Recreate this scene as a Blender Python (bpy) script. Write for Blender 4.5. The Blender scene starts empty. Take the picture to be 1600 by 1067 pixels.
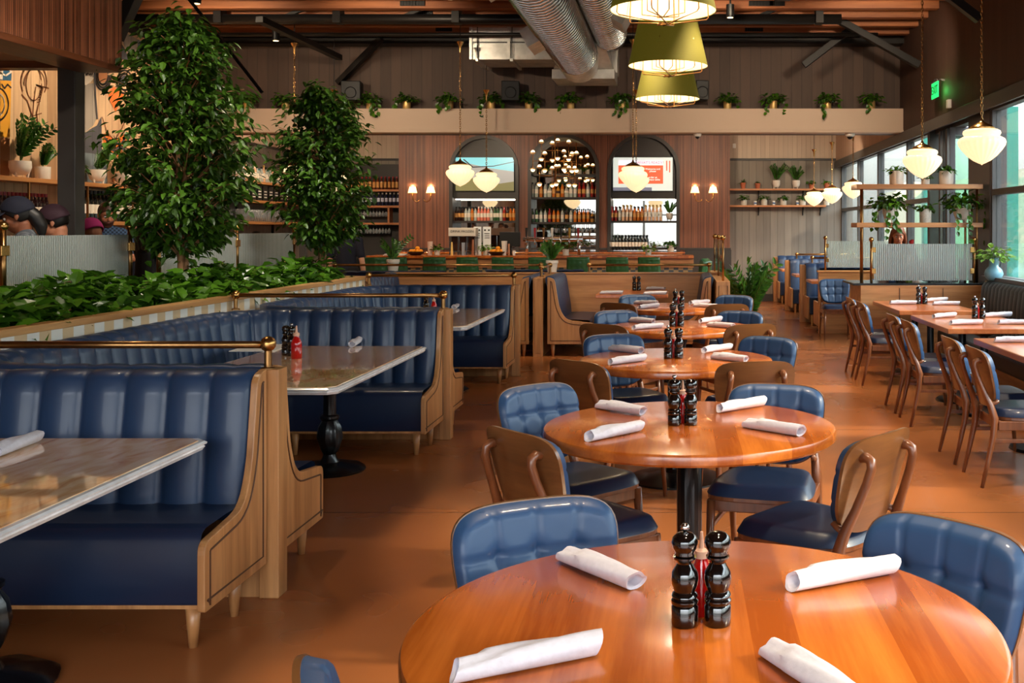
import bpy, bmesh, math, random
from mathutils import Vector, Matrix
S = bpy.context.scene
COL = S.collection
PI = math.pi
R = math.radians
F = 1640.0; HC = 1.58; VX = 1060.0; VY = 358.0     # focal length and horizon point in pixels of the 1600x1067 frame

# ---------------------------------------------------------------- camera
cam_d = bpy.data.cameras.new('camera'); cam = bpy.data.objects.new('camera', cam_d); COL.objects.link(cam)
cam.location = (0, 0, HC); cam.rotation_euler = (R(90), 0, 0)
cam_d.sensor_width = 36; cam_d.lens = 36*F/1600
cam_d.shift_x = -(VX-800)/1600; cam_d.shift_y = (VY-533.5)/1600
cam_d.clip_start = 0.05; cam_d.clip_end = 200
S.camera = cam
# ---------------------------------------------------------------- world, sun, exposure
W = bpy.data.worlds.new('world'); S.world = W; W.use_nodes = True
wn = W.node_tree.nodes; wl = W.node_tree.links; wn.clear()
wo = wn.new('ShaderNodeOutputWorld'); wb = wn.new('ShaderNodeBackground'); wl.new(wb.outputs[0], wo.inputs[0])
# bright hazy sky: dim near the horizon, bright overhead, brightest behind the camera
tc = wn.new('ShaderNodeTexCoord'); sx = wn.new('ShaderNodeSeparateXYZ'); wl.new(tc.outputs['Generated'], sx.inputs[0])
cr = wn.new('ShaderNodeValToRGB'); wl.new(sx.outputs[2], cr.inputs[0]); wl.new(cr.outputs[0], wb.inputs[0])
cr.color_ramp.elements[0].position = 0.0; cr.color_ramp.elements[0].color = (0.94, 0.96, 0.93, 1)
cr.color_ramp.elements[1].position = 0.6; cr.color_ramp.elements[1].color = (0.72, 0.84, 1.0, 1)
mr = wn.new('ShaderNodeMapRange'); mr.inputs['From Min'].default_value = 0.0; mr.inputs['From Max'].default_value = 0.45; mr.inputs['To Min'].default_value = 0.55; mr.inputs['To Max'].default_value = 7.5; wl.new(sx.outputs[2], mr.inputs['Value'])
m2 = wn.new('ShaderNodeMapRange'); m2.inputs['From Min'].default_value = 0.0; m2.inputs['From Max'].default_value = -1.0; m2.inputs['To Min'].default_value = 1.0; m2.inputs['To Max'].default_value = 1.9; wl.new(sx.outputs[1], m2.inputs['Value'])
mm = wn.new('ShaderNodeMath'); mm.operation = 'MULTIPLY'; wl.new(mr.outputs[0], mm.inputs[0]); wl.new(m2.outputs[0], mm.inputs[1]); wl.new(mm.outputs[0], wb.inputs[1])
def lamp(name, kind, loc, energy, color=(1, 1, 1), rot=(0, 0, 0), parent=None, **kw):
    d = bpy.data.lights.new(name, kind); d.energy = energy; d.color = color
    for k, v in kw.items(): setattr(d, k, v)
    o = bpy.data.objects.new(name, d); COL.objects.link(o); o.location = loc; o.rotation_euler = rot
    if parent: o.parent = parent
    return o
sd = Vector((-1.0, 0.10, -0.60))
sun = lamp('sun', 'SUN', (20, 0, 20), 4.0, (1.0, 0.80, 0.58), sd.to_track_quat('-Z', 'Y').to_euler(), angle=R(4))
# daylight portals in the window openings (they only steer sampling of the sky)
def portal(loc, rot, sx_, sy_):
    o = lamp('window_portal', 'AREA', loc, 1.0, rot=rot, shape='RECTANGLE', size=sx_, size_y=sy_); o.data.cycles.is_portal = True
portal((3.70, 9.5, 2.05), (0, R(90), 0), 2.0, 27.0)
portal((0.0, -4.1, 1.9), (R(90), 0, 0), 10.0, 3.4)
S.view_settings.view_transform = 'Standard'; S.view_settings.look = 'None'; S.view_settings.gamma = 1
S.view_settings.use_curve_mapping = False
S.view_settings.exposure = 0.5
cy = S.cycles
cy.max_bounces = 8; cy.diffuse_bounces = 4; cy.glossy_bounces = 4; cy.transmission_bounces = 6; cy.transparent_max_bounces = 16
cy.sample_clamp_indirect = 6.0; cy.caustics_reflective = False; cy.caustics_refractive = False
cy.use_denoising = True

# ---------------------------------------------------------------- materials
MATS = {}
def srgb(r, g, b):
    f = lambda c: (c/255/12.92) if c/255 <= 0.04045 else ((c/255+0.055)/1.055)**2.4
    return (f(r), f(g), f(b), 1)
def newmat(name):
    m = bpy.data.materials.new(name); m.use_nodes = True; MATS[name] = m
    n = m.node_tree.nodes; b = n['Principled BSDF']; return m, n, m.node_tree.links, b
def mat(name, rgb, rough=0.5, metal=0.0, emit=0, ecol=None, coat=0, trans=0, ior=1.45, sub=0, noise=0.0, nscale=20, bump=0, alpha=1, spec=0.5):
    m, n, l, b = newmat(name); c = srgb(*rgb)
    b.inputs['Base Color'].default_value = c; b.inputs['Roughness'].default_value = rough; b.inputs['Metallic'].default_value = metal
    b.inputs['IOR'].default_value = ior; b.inputs['Transmission Weight'].default_value = trans; b.inputs['Coat Weight'].default_value = coat
    b.inputs['Coat Roughness'].default_value = 0.08; b.inputs['Alpha'].default_value = alpha; b.inputs['Specular IOR Level'].default_value = spec
    if emit: b.inputs['Emission Strength'].default_value = emit; b.inputs['Emission Color'].default_value = srgb(*(ecol or rgb))
    if sub: b.inputs['Subsurface Weight'].default_value = sub; b.inputs['Subsurface Radius'].default_value = (0.02, 0.01, 0.005)
    if noise or bump:
        t = n.new('ShaderNodeTexCoord'); z = n.new('ShaderNodeTexNoise'); z.inputs['Scale'].default_value = nscale; z.inputs['Detail'].default_value = 4
        l.new(t.outputs['Object'], z.inputs['Vector'])
        if noise:
            r = n.new('ShaderNodeValToRGB'); l.new(z.outputs['Fac'], r.inputs[0])
            r.color_ramp.elements[0].position = 0.3; r.color_ramp.elements[1].position = 0.7
            r.color_ramp.elements[0].color = tuple(x*(1-noise) for x in c[:3])+(1,); r.color_ramp.elements[1].color = tuple(min(1, x*(1+noise)) for x in c[:3])+(1,)
            l.new(r.outputs[0], b.inputs['Base Color'])
        if bump:
            k = n.new('ShaderNodeBump'); k.inputs['Strength'].default_value = bump; k.inputs['Distance'].default_value = 0.004
            l.new(z.outputs['Fac'], k.inputs['Height']); l.new(k.outputs[0], b.inputs['Normal'])
    return m
def wood(name, dark, light, axis='X', scale=1.0, rough=0.35, coat=0.0, plank=0.0, plank_axis='Y'):
    """grain along an axis; optional staves of slightly different tone of the given width"""
    m, n, l, b = newmat(name)
    t = n.new('ShaderNodeTexCoord'); mp = n.new('ShaderNodeMapping'); l.new(t.outputs['Object'], mp.inputs[0])
    s = [14, 14, 14]; s['XYZ'.index(axis)] = 0.9; mp.inputs['Scale'].default_value = [v*scale for v in s]
    z = n.new('ShaderNodeTexNoise'); z.inputs['Scale'].default_value = 1.2; z.inputs['Detail'].default_value = 5; z.inputs['Distortion'].default_value = 0.25
    z2 = n.new('ShaderNodeTexNoise'); z2.inputs['Scale'].default_value = 9; z2.inputs['Detail'].default_value = 3
    l.new(mp.outputs[0], z.inputs['Vector']); l.new(mp.outputs[0], z2.inputs['Vector'])
    mx = n.new('ShaderNodeMix'); mx.inputs[0].default_value = 0.18; l.new(z.outputs['Fac'], mx.inputs[2]); l.new(z2.outputs['Fac'], mx.inputs[3])
    r = n.new('ShaderNodeValToRGB'); r.color_ramp.elements[0].position = 0.34; r.color_ramp.elements[1].position = 0.66
    r.color_ramp.elements[0].color = srgb(*dark); r.color_ramp.elements[1].color = srgb(*light)
    fac = mx.outputs[0]
    if plank:
        sp = n.new('ShaderNodeSeparateXYZ'); l.new(t.outputs['Object'], sp.inputs[0])
        d = n.new('ShaderNodeMath'); d.operation = 'DIVIDE'; d.inputs[1].default_value = plank; l.new(sp.outputs['XYZ'.index(plank_axis)], d.inputs[0])
        fl = n.new('ShaderNodeMath'); fl.operation = 'FLOOR'; l.new(d.outputs[0], fl.inputs[0])
        wn_ = n.new('ShaderNodeTexWhiteNoise'); wn_.noise_dimensions = '1D'; l.new(fl.outputs[0], wn_.inputs['W'])
        ma = n.new('ShaderNodeMath'); ma.operation = 'MULTIPLY_ADD'; ma.inputs[1].default_value = 0.26; l.new(wn_.outputs['Value'], ma.inputs[0]); l.new(fac, ma.inputs[2])
        mb = n.new('ShaderNodeMath'); mb.operation = 'SUBTRACT'; mb.inputs[1].default_value = 0.13; l.new(ma.outputs[0], mb.inputs[0]); fac = mb.outputs[0]
    l.new(fac, r.inputs[0]); l.new(r.outputs[0], b.inputs['Base Color'])
    b.inputs['Roughness'].default_value = rough; b.inputs['Coat Weight'].default_value = coat; b.inputs['Coat Roughness'].default_value = 0.12
    k = n.new('ShaderNodeBump'); k.inputs['Strength'].default_value = 0.12; k.inputs['Distance'].default_value = 0.002; l.new(z2.outputs['Fac'], k.inputs['Height']); l.new(k.outputs[0], b.inputs['Normal'])
    return m
def boards(name, dark, light, width, axis='X', groove=0.06, rough=0.6, vary=0.5, depth=0.006, grain=True):
    """vertical boards along an axis with dark joints"""
    m, n, l, b = newmat(name)
    t = n.new('ShaderNodeTexCoord'); sp = n.new('ShaderNodeSeparateXYZ'); l.new(t.outputs['Object'], sp.inputs[0])
    d = n.new('ShaderNodeMath'); d.operation = 'DIVIDE'; d.inputs[1].default_value = width; l.new(sp.outputs['XYZ'.index(axis)], d.inputs[0])
    fr = n.new('ShaderNodeMath'); fr.operation = 'FRACT'; l.new(d.outputs[0], fr.inputs[0])
    fl = n.new('ShaderNodeMath'); fl.operation = 'FLOOR'; l.new(d.outputs[0], fl.inputs[0])
    wn_ = n.new('ShaderNodeTexWhiteNoise'); wn_.noise_dimensions = '1D'; l.new(fl.outputs[0], wn_.inputs['W'])
    mp = n.new('ShaderNodeMapping'); mp.inputs['Scale'].default_value = (9, 9, 0.8); l.new(t.outputs['Object'], mp.inputs[0])
    z = n.new('ShaderNodeTexNoise'); z.inputs['Scale'].default_value = 2.2; z.inputs['Detail'].default_value = 5; l.new(mp.outputs[0], z.inputs['Vector'])
    mx = n.new('ShaderNodeMix'); mx.inputs[0].default_value = vary; l.new(z.outputs['Fac'], mx.inputs[2]); l.new(wn_.outputs['Value'], mx.inputs[3])
    r = n.new('ShaderNodeValToRGB'); r.color_ramp.elements[0].position = 0.2; r.color_ramp.elements[1].position = 0.8
    r.color_ramp.elements[0].color = srgb(*dark); r.color_ramp.elements[1].color = srgb(*light); l.new(mx.outputs[0], r.inputs[0])
    lt = n.new('ShaderNodeMath'); lt.operation = 'LESS_THAN'; lt.inputs[1].default_value = groove; l.new(fr.outputs[0], lt.inputs[0])
    m2 = n.new('ShaderNodeMix'); m2.data_type = 'RGBA'; l.new(lt.outputs[0], m2.inputs[0]); l.new(r.outputs[0], m2.inputs[6]); m2.inputs[7].default_value = tuple(x*0.35 for x in srgb(*dark)[:3])+(1,)
    l.new(m2.outputs[2], b.inputs['Base Color']); b.inputs['Roughness'].default_value = rough
    k = n.new('ShaderNodeBump'); k.inputs['Distance'].default_value = depth; k.invert = True; l.new(lt.outputs[0], k.inputs['Height']); l.new(k.outputs[0], b.inputs['Normal'])
    return m
def checker(name, c1, c2, size, axes='YZ', rough=0.3):
    m, n, l, b = newmat(name)
    t = n.new('ShaderNodeTexCoord'); sp = n.new('ShaderNodeSeparateXYZ'); l.new(t.outputs['Object'], sp.inputs[0]); cb = n.new('ShaderNodeCombineXYZ')
    for i, a in enumerate(axes): l.new(sp.outputs['XYZ'.index(a)], cb.inputs[i])
    cb.inputs[2].default_value = 0.01
    c = n.new('ShaderNodeTexChecker'); c.inputs['Scale'].default_value = 1/size; c.inputs['Color1'].default_value = srgb(*c1); c.inputs['Color2'].default_value = srgb(*c2)
    l.new(cb.outputs[0], c.inputs['Vector']); l.new(c.outputs[0], b.inputs['Base Color']); b.inputs['Roughness'].default_value = rough
    return m
def leafmat(name, dark, light, rough=0.4):
    m, n, l, b = newmat(name)
    t = n.new('ShaderNodeTexCoord'); z = n.new('ShaderNodeTexNoise'); z.inputs['Scale'].default_value = 14; l.new(t.outputs['Object'], z.inputs['Vector'])
    g = n.new('ShaderNodeNewGeometry'); mx = n.new('ShaderNodeMix'); mx.inputs[0].default_value = 0.6; l.new(z.outputs['Fac'], mx.inputs[2]); l.new(g.outputs['Random Per Island'], mx.inputs[3])
    r = n.new('ShaderNodeValToRGB'); r.color_ramp.elements[0].position = 0.15; r.color_ramp.elements[1].position = 0.95
    r.color_ramp.elements[0].color = srgb(*dark); r.color_ramp.elements[1].color = srgb(*light); l.new(mx.outputs[0], r.inputs[0])
    l.new(r.outputs[0], b.inputs['Base Color']); b.inputs['Roughness'].default_value = rough
    tr = n.new('ShaderNodeBsdfTranslucent'); l.new(r.outputs[0], tr.inputs[0]); ms = n.new('ShaderNodeMixShader'); ms.inputs[0].default_value = 0.22
    l.new(b.outputs[0], ms.inputs[1]); l.new(tr.outputs[0], ms.inputs[2]); l.new(ms.outputs[0], n['Material Output'].inputs[0])
    return m
def thinglass(name, tint=(246, 250, 248), refl=0.03, rough=0.0, fog=0.0):
    m, n, l, b = newmat(name); n.remove(b)
    tr = n.new('ShaderNodeBsdfTransparent'); tr.inputs[0].default_value = srgb(*tint); gl = n.new('ShaderNodeBsdfGlossy'); gl.inputs['Roughness'].default_value = rough
    lw = n.new('ShaderNodeLayerWeight'); lw.inputs[0].default_value = 0.25; ad = n.new('ShaderNodeMath'); ad.operation = 'MULTIPLY_ADD'; ad.inputs[1].default_value = 0.45; ad.inputs[2].default_value = refl; l.new(lw.outputs['Fresnel'], ad.inputs[0])
    ms = n.new('ShaderNodeMixShader'); l.new(ad.outputs[0], ms.inputs[0]); l.new(tr.outputs[0], ms.inputs[1]); l.new(gl.outputs[0], ms.inputs[2])
    l.new(ms.outputs[0], n['Material Output'].inputs[0]); return m
def reeded(name, axis):
    """reeded screen glass: vertical ribs that scatter the light"""
    m, n, l, b = newmat(name)
    t = n.new('ShaderNodeTexCoord'); sp = n.new('ShaderNodeSeparateXYZ'); l.new(t.outputs['Object'], sp.inputs[0])
    mu = n.new('ShaderNodeMath'); mu.operation = 'MULTIPLY'; mu.inputs[1].default_value = 2*PI/0.022; l.new(sp.outputs['XYZ'.index(axis)], mu.inputs[0])
    si = n.new('ShaderNodeMath'); si.operation = 'SINE'; l.new(mu.outputs[0], si.inputs[0])
    r = n.new('ShaderNodeMapRange'); r.inputs['From Min'].default_value = -1; r.inputs['From Max'].default_value = 1; r.inputs['To Min'].default_value = 0.35; r.inputs['To Max'].default_value = 0.75; l.new(si.outputs[0], r.inputs['Value'])
    k = n.new('ShaderNodeBump'); k.inputs['Distance'].default_value = 0.004; k.inputs['Strength'].default_value = 0.8; l.new(si.outputs[0], k.inputs['Height'])
    b.inputs['Base Color'].default_value = srgb(246, 250, 247); b.inputs['Roughness'].default_value = 0.25; l.new(k.outputs[0], b.inputs['Normal'])
    tl = n.new('ShaderNodeBsdfTranslucent'); tl.inputs[0].default_value = srgb(232, 238, 234)
    m0 = n.new('ShaderNodeMixShader'); m0.inputs[0].default_value = 0.45; l.new(b.outputs[0], m0.inputs[1]); l.new(tl.outputs[0], m0.inputs[2])
    gl = n.new('ShaderNodeBsdfGlossy'); gl.inputs['Roughness'].default_value = 0.22; l.new(k.outputs[0], gl.inputs['Normal'])
    m1 = n.new('ShaderNodeMixShader'); m1.inputs[0].default_value = 0.38; l.new(m0.outputs[0], m1.inputs[1]); l.new(gl.outputs[0], m1.inputs[2])
    tr = n.new('ShaderNodeBsdfTransparent'); tr.inputs[0].default_value = srgb(225, 238, 232); ms = n.new('ShaderNodeMixShader')
    l.new(r.outputs[0], ms.inputs[0]); l.new(tr.outputs[0], ms.inputs[1]); l.new(m1.outputs[0], ms.inputs[2]); l.new(ms.outputs[0], n['Material Output'].inputs[0]); return m

oak = wood('oak_panel', (158, 106, 60), (202, 146, 92), 'Z', 1.0, 0.38, 0.15)
oak_h = wood('oak_level', (164, 106, 58), (206, 146, 90), 'X', 1.0, 0.38, 0.15)
oak_y = wood('oak_lengthwise', (166, 116, 66), (206, 158, 102), 'Y', 1.0, 0.38, 0.1)
oak_dark = mat('groove_shadow_line', (82, 50, 28), 0.6)
table_wood = wood('table_wood', (156, 74, 18), (206, 114, 40), 'Y', 0.75, 0.26, 0.5, 0.095, 'X')
rect_wood = wood('rect_table_wood', (176, 92, 44), (206, 122, 66), 'Y', 0.8, 0.28, 0.4, 0.09, 'X')
chair_wood = wood('chair_wood', (98, 54, 30), (134, 80, 46), 'Z', 1.2, 0.32, 0.2)
shell_wood = wood('shell_veneer', (92, 56, 30), (128, 84, 46), 'X', 0.8, 0.3, 0.3)
walnut = boards('fluted_walnut', (84, 44, 28), (146, 88, 60), 0.022, 'X', 0.22, 0.5, 0.45)
walnut_y = boards('fluted_walnut_side', (84, 44, 28), (150, 92, 62), 0.022, 'Y', 0.22, 0.5, 0.45)
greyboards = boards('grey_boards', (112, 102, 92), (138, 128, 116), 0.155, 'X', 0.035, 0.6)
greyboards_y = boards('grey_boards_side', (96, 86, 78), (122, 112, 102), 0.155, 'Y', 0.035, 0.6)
upperboards = boards('upper_boards', (66, 48, 38), (84, 62, 50), 0.16, 'X', 0.03, 0.65)
rightplaster = boards('right_wall_boards', (70, 46, 36), (80, 54, 42), 0.16, 'Y', 0.02, 0.7)
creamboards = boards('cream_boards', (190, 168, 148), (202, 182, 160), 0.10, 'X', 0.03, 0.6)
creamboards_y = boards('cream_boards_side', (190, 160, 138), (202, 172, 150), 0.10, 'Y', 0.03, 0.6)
mural_boards = boards('mural_boards', (168, 128, 92), (214, 178, 138), 0.16, 'Y', 0.035, 0.6)
cream = mat('cream_paint', (204, 178, 156), 0.55)
darkgrey = mat('dark_grey_paint', (48, 44, 42), 0.45)
frame_grey = mat('window_frame_grey', (72, 70, 70), 0.4)
blackmetal = mat('black_metal', (10, 9, 9), 0.45, 0.2)
steel_black = mat('roof_steel', (26, 22, 20), 0.45, 0.3)
brass = mat('aged_brass', (164, 122, 76), 0.28, 1.0, noise=0.15, nscale=30)
brass_light = mat('bright_brass', (190, 144, 84), 0.26, 1.0)
chrome = mat('chrome', (210, 210, 210), 0.15, 1.0)
galv = mat('galvanised_steel', (206, 204, 198), 0.32, 0.5, noise=0.22, nscale=6)
iron = mat('cast_iron_black', (10, 10, 11), 0.32, 0.2, coat=0.3)
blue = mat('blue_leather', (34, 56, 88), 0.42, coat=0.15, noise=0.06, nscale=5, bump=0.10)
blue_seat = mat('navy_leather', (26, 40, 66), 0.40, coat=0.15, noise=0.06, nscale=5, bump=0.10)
blue_chair = mat('chair_blue_leather', (40, 70, 108), 0.44, coat=0.1, noise=0.05, nscale=6, bump=0.10)
charcoal = mat('charcoal_leather', (46, 48, 50), 0.45, bump=0.1)
duct_m = mat('duct_steel', (104, 102, 100), 0.28, 0.9)
green_l = mat('green_leather', (48, 98, 58), 0.30, coat=0.4)
linen = mat('linen_napkin', (204, 200, 208), 0.85, noise=0.05, nscale=60, bump=0.3)
mill_m = mat('mill_black_lacquer', (12, 7, 6), 0.10, coat=1.0)
red_sauce = mat('red_sauce', (176, 16, 14), 0.12, coat=0.6)
red_glass = mat('red_glass_table', (150, 20, 24), 0.12, coat=0.5)
white_p = mat('white_plastic', (236, 232, 226), 0.4)
ceramic = mat('white_ceramic', (222, 212, 200), 0.35, noise=0.08, nscale=12)
stone_pot = mat('speckled_pot', (200, 192, 178), 0.6, noise=0.15, nscale=60)
terracotta = mat('terracotta', (184, 100, 66), 0.7)
gold_pot = mat('gold_pot', (206, 168, 104), 0.35, 0.5)
bark = mat('bark', (150, 106, 72), 0.8, noise=0.25, nscale=18, bump=0.6)
stem_m = mat('green_stem', (84, 104, 44), 0.6)
soil = mat('soil', (50, 36, 26), 0.9)
ficus_leaf = leafmat('ficus_leaf', (24, 50, 12), (92, 138, 40), 0.35)
pothos_leaf = leafmat('pothos_leaf', (16, 46, 10), (92, 142, 34), 0.26)
zz_leaf = leafmat('zz_leaf', (18, 52, 16), (80, 136, 46), 0.28)
fern_leaf = leafmat('fern_leaf', (56, 96, 24), (128, 166, 50), 0.5)
glass_m = mat('bar_glass', (236, 240, 240), 0.03, trans=1.0, ior=1.4)
mirror = mat('mirror', (228, 228, 224), 0.02, 1.0)
window_glass = thinglass('window_glass')
door_glass = thinglass('clear_glass', (240, 248, 244), 0.04)
reed_y = reeded('reeded_glass_side', 'Y'); reed_x = reeded('reeded_glass_front', 'X')
globe_m = mat('opal_glass', (240, 226, 196), 0.3, emit=0.78, ecol=(255, 224, 172))
bulb_m = mat('warm_bulb', (255, 236, 200), 0.3, emit=5.0, ecol=(255, 214, 150))
shade_in = mat('shade_lining', (236, 214, 170), 0.7, emit=0.42, ecol=(255, 228, 180))
shade_out = mat('olive_shade', (112, 106, 36), 0.8, emit=0.10, ecol=(150, 140, 40), noise=0.03, nscale=90)
sconce_shade = mat('sconce_shade', (255, 240, 215), 0.6, emit=1.6, ecol=(255, 214, 150))
orange_f = mat('orange_fruit', (240, 150, 20), 0.5)
roofwood = wood('roof_timber', (120, 66, 34), (178, 108, 60), 'X', 0.6, 0.6)
roofdeck = wood('roof_deck', (70, 38, 22), (112, 64, 38), 'X', 0.6, 0.7, 0, 0.14, 'Y')
shelf_wood = wood('shelf_wood', (162, 98, 54), (196, 132, 82), 'X', 1.0, 0.45)
shelf_wood_y = wood('shelf_wood_side', (172, 112, 60), (204, 142, 84), 'Y', 1.0, 0.45)
tile_edge = checker('tan_white_tile', (236, 234, 228), (218, 190, 150), 0.105, 'YZ')
tile_bar = checker('blue_tan_tile', (176, 148, 104), (74, 84, 92), 0.09, 'XZ')
skin_d = mat('skin_brown', (132, 78, 52), 0.5, sub=0.1); skin_l = mat('skin_light', (196, 132, 102), 0.5, sub=0.1)
hair_k = mat('hair_black', (18, 14, 13), 0.45); hair_b = mat('hair_brown', (78, 44, 28), 0.5)
cloth_navy = mat('navy_cloth', (24, 26, 42), 0.85, noise=0.1, nscale=30); cloth_grey = checker('plaid_cloth', (104, 108, 114), (74, 78, 86), 0.04, 'XZ', 0.9)
cloth_black = mat('black_cloth', (24, 22, 24), 0.85); cloth_mag = mat('magenta_knit', (156, 34, 92), 0.9); cloth_blue = checker('patterned_shirt', (70, 92, 120), (30, 40, 60), 0.02, 'XZ', 0.9)
eye_w = mat('eye_white', (230, 225, 220), 0.3); eye_k = mat('eye_dark', (26, 18, 14), 0.2); lip_m = mat('lips', (150, 78, 70), 0.5)
def floor_mat():
    m, n, l, b = newmat('polished_concrete')
    t = n.new('ShaderNodeTexCoord'); z = n.new('ShaderNodeTexNoise'); z.inputs['Scale'].default_value = 0.7; z.inputs['Detail'].default_value = 4; l.new(t.outputs['Object'], z.inputs['Vector'])
    r = n.new('ShaderNodeValToRGB'); r.color_ramp.elements[0].position = 0.3; r.color_ramp.elements[1].position = 0.72
    r.color_ramp.elements[0].color = srgb(150, 88, 46); r.color_ramp.elements[1].color = srgb(170, 102, 56); l.new(z.outputs['Fac'], r.inputs[0])
    sp = n.new('ShaderNodeSeparateXYZ'); l.new(t.outputs['Object'], sp.inputs[0])
    lines = []
    for ax, w, off in ((1, 2.42, 1.41), (0, 3.6, 0.5)):
        a = n.new('ShaderNodeMath'); a.operation = 'ADD'; a.inputs[1].default_value = off; l.new(sp.outputs[ax], a.inputs[0])
        d = n.new('ShaderNodeMath'); d.operation = 'DIVIDE'; d.inputs[1].default_value = w; l.new(a.outputs[0], d.inputs[0])
        f = n.new('ShaderNodeMath'); f.operation = 'FRACT'; l.new(d.outputs[0], f.inputs[0])
        c = n.new('ShaderNodeMath'); c.operation = 'LESS_THAN'; c.inputs[1].default_value = 0.007/w; l.new(f.outputs[0], c.inputs[0]); lines.append(c)
    mxx = n.new('ShaderNodeMath'); mxx.operation = 'MAXIMUM'; l.new(lines[0].outputs[0], mxx.inputs[0]); l.new(lines[1].outputs[0], mxx.inputs[1])
    m2 = n.new('ShaderNodeMix'); m2.data_type = 'RGBA'; l.new(mxx.outputs[0], m2.inputs[0]); l.new(r.outputs[0], m2.inputs[6]); m2.inputs[7].default_value = srgb(60, 32, 18)
    l.new(m2.outputs[2], b.inputs['Base Color'])
    z2 = n.new('ShaderNodeTexNoise'); z2.inputs['Scale'].default_value = 1.5; z2.inputs['Detail'].default_value = 2; l.new(t.outputs['Object'], z2.inputs['Vector'])
    mr = n.new('ShaderNodeMapRange'); mr.inputs['To Min'].default_value = 0.22; mr.inputs['To Max'].default_value = 0.31; l.new(z2.outputs['Fac'], mr.inputs['Value']); l.new(mr.outputs[0], b.inputs['Roughness'])
    return m
floor_m = floor_mat()
def marble_mat():
    m, n, l, b = newmat('marble')
    t = n.new('ShaderNodeTexCoord'); z = n.new('ShaderNodeTexNoise'); z.inputs['Scale'].default_value = 2.6; z.inputs['Detail'].default_value = 10; z.inputs['Distortion'].default_value = 1.8; l.new(t.outputs['Object'], z.inputs['Vector'])
    mp = n.new('ShaderNodeMapping'); mp.inputs['Scale'].default_value = (3.5, 1.2, 1); mp.inputs['Rotation'].default_value = (0, 0, 0.5); l.new(t.outputs['Object'], mp.inputs[0])
    w = n.new('ShaderNodeTexNoise'); w.inputs['Scale'].default_value = 2.6; w.inputs['Detail'].default_value = 9; w.inputs['Distortion'].default_value = 1.6; l.new(mp.outputs[0], w.inputs['Vector'])
    r = n.new('ShaderNodeValToRGB'); e = r.color_ramp.elements; e[0].position = 0.32; e[0].color = srgb(206, 142, 94); e[1].position = 0.60; e[1].color = srgb(240, 206, 170)
    x = e.new(0.44); x.color = srgb(230, 182, 136); l.new(w.outputs['Fac'], r.inputs[0])
    l.new(r.outputs[0], b.inputs['Base Color']); b.inputs['Roughness'].default_value = 0.05; b.inputs['Coat Weight'].default_value = 0.6; b.inputs['Coat Roughness'].default_value = 0.02
    return m
marble = marble_mat()
marble_edge = mat('marble_edge_white', (222, 220, 220), 0.15, noise=0.18, nscale=14)

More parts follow.
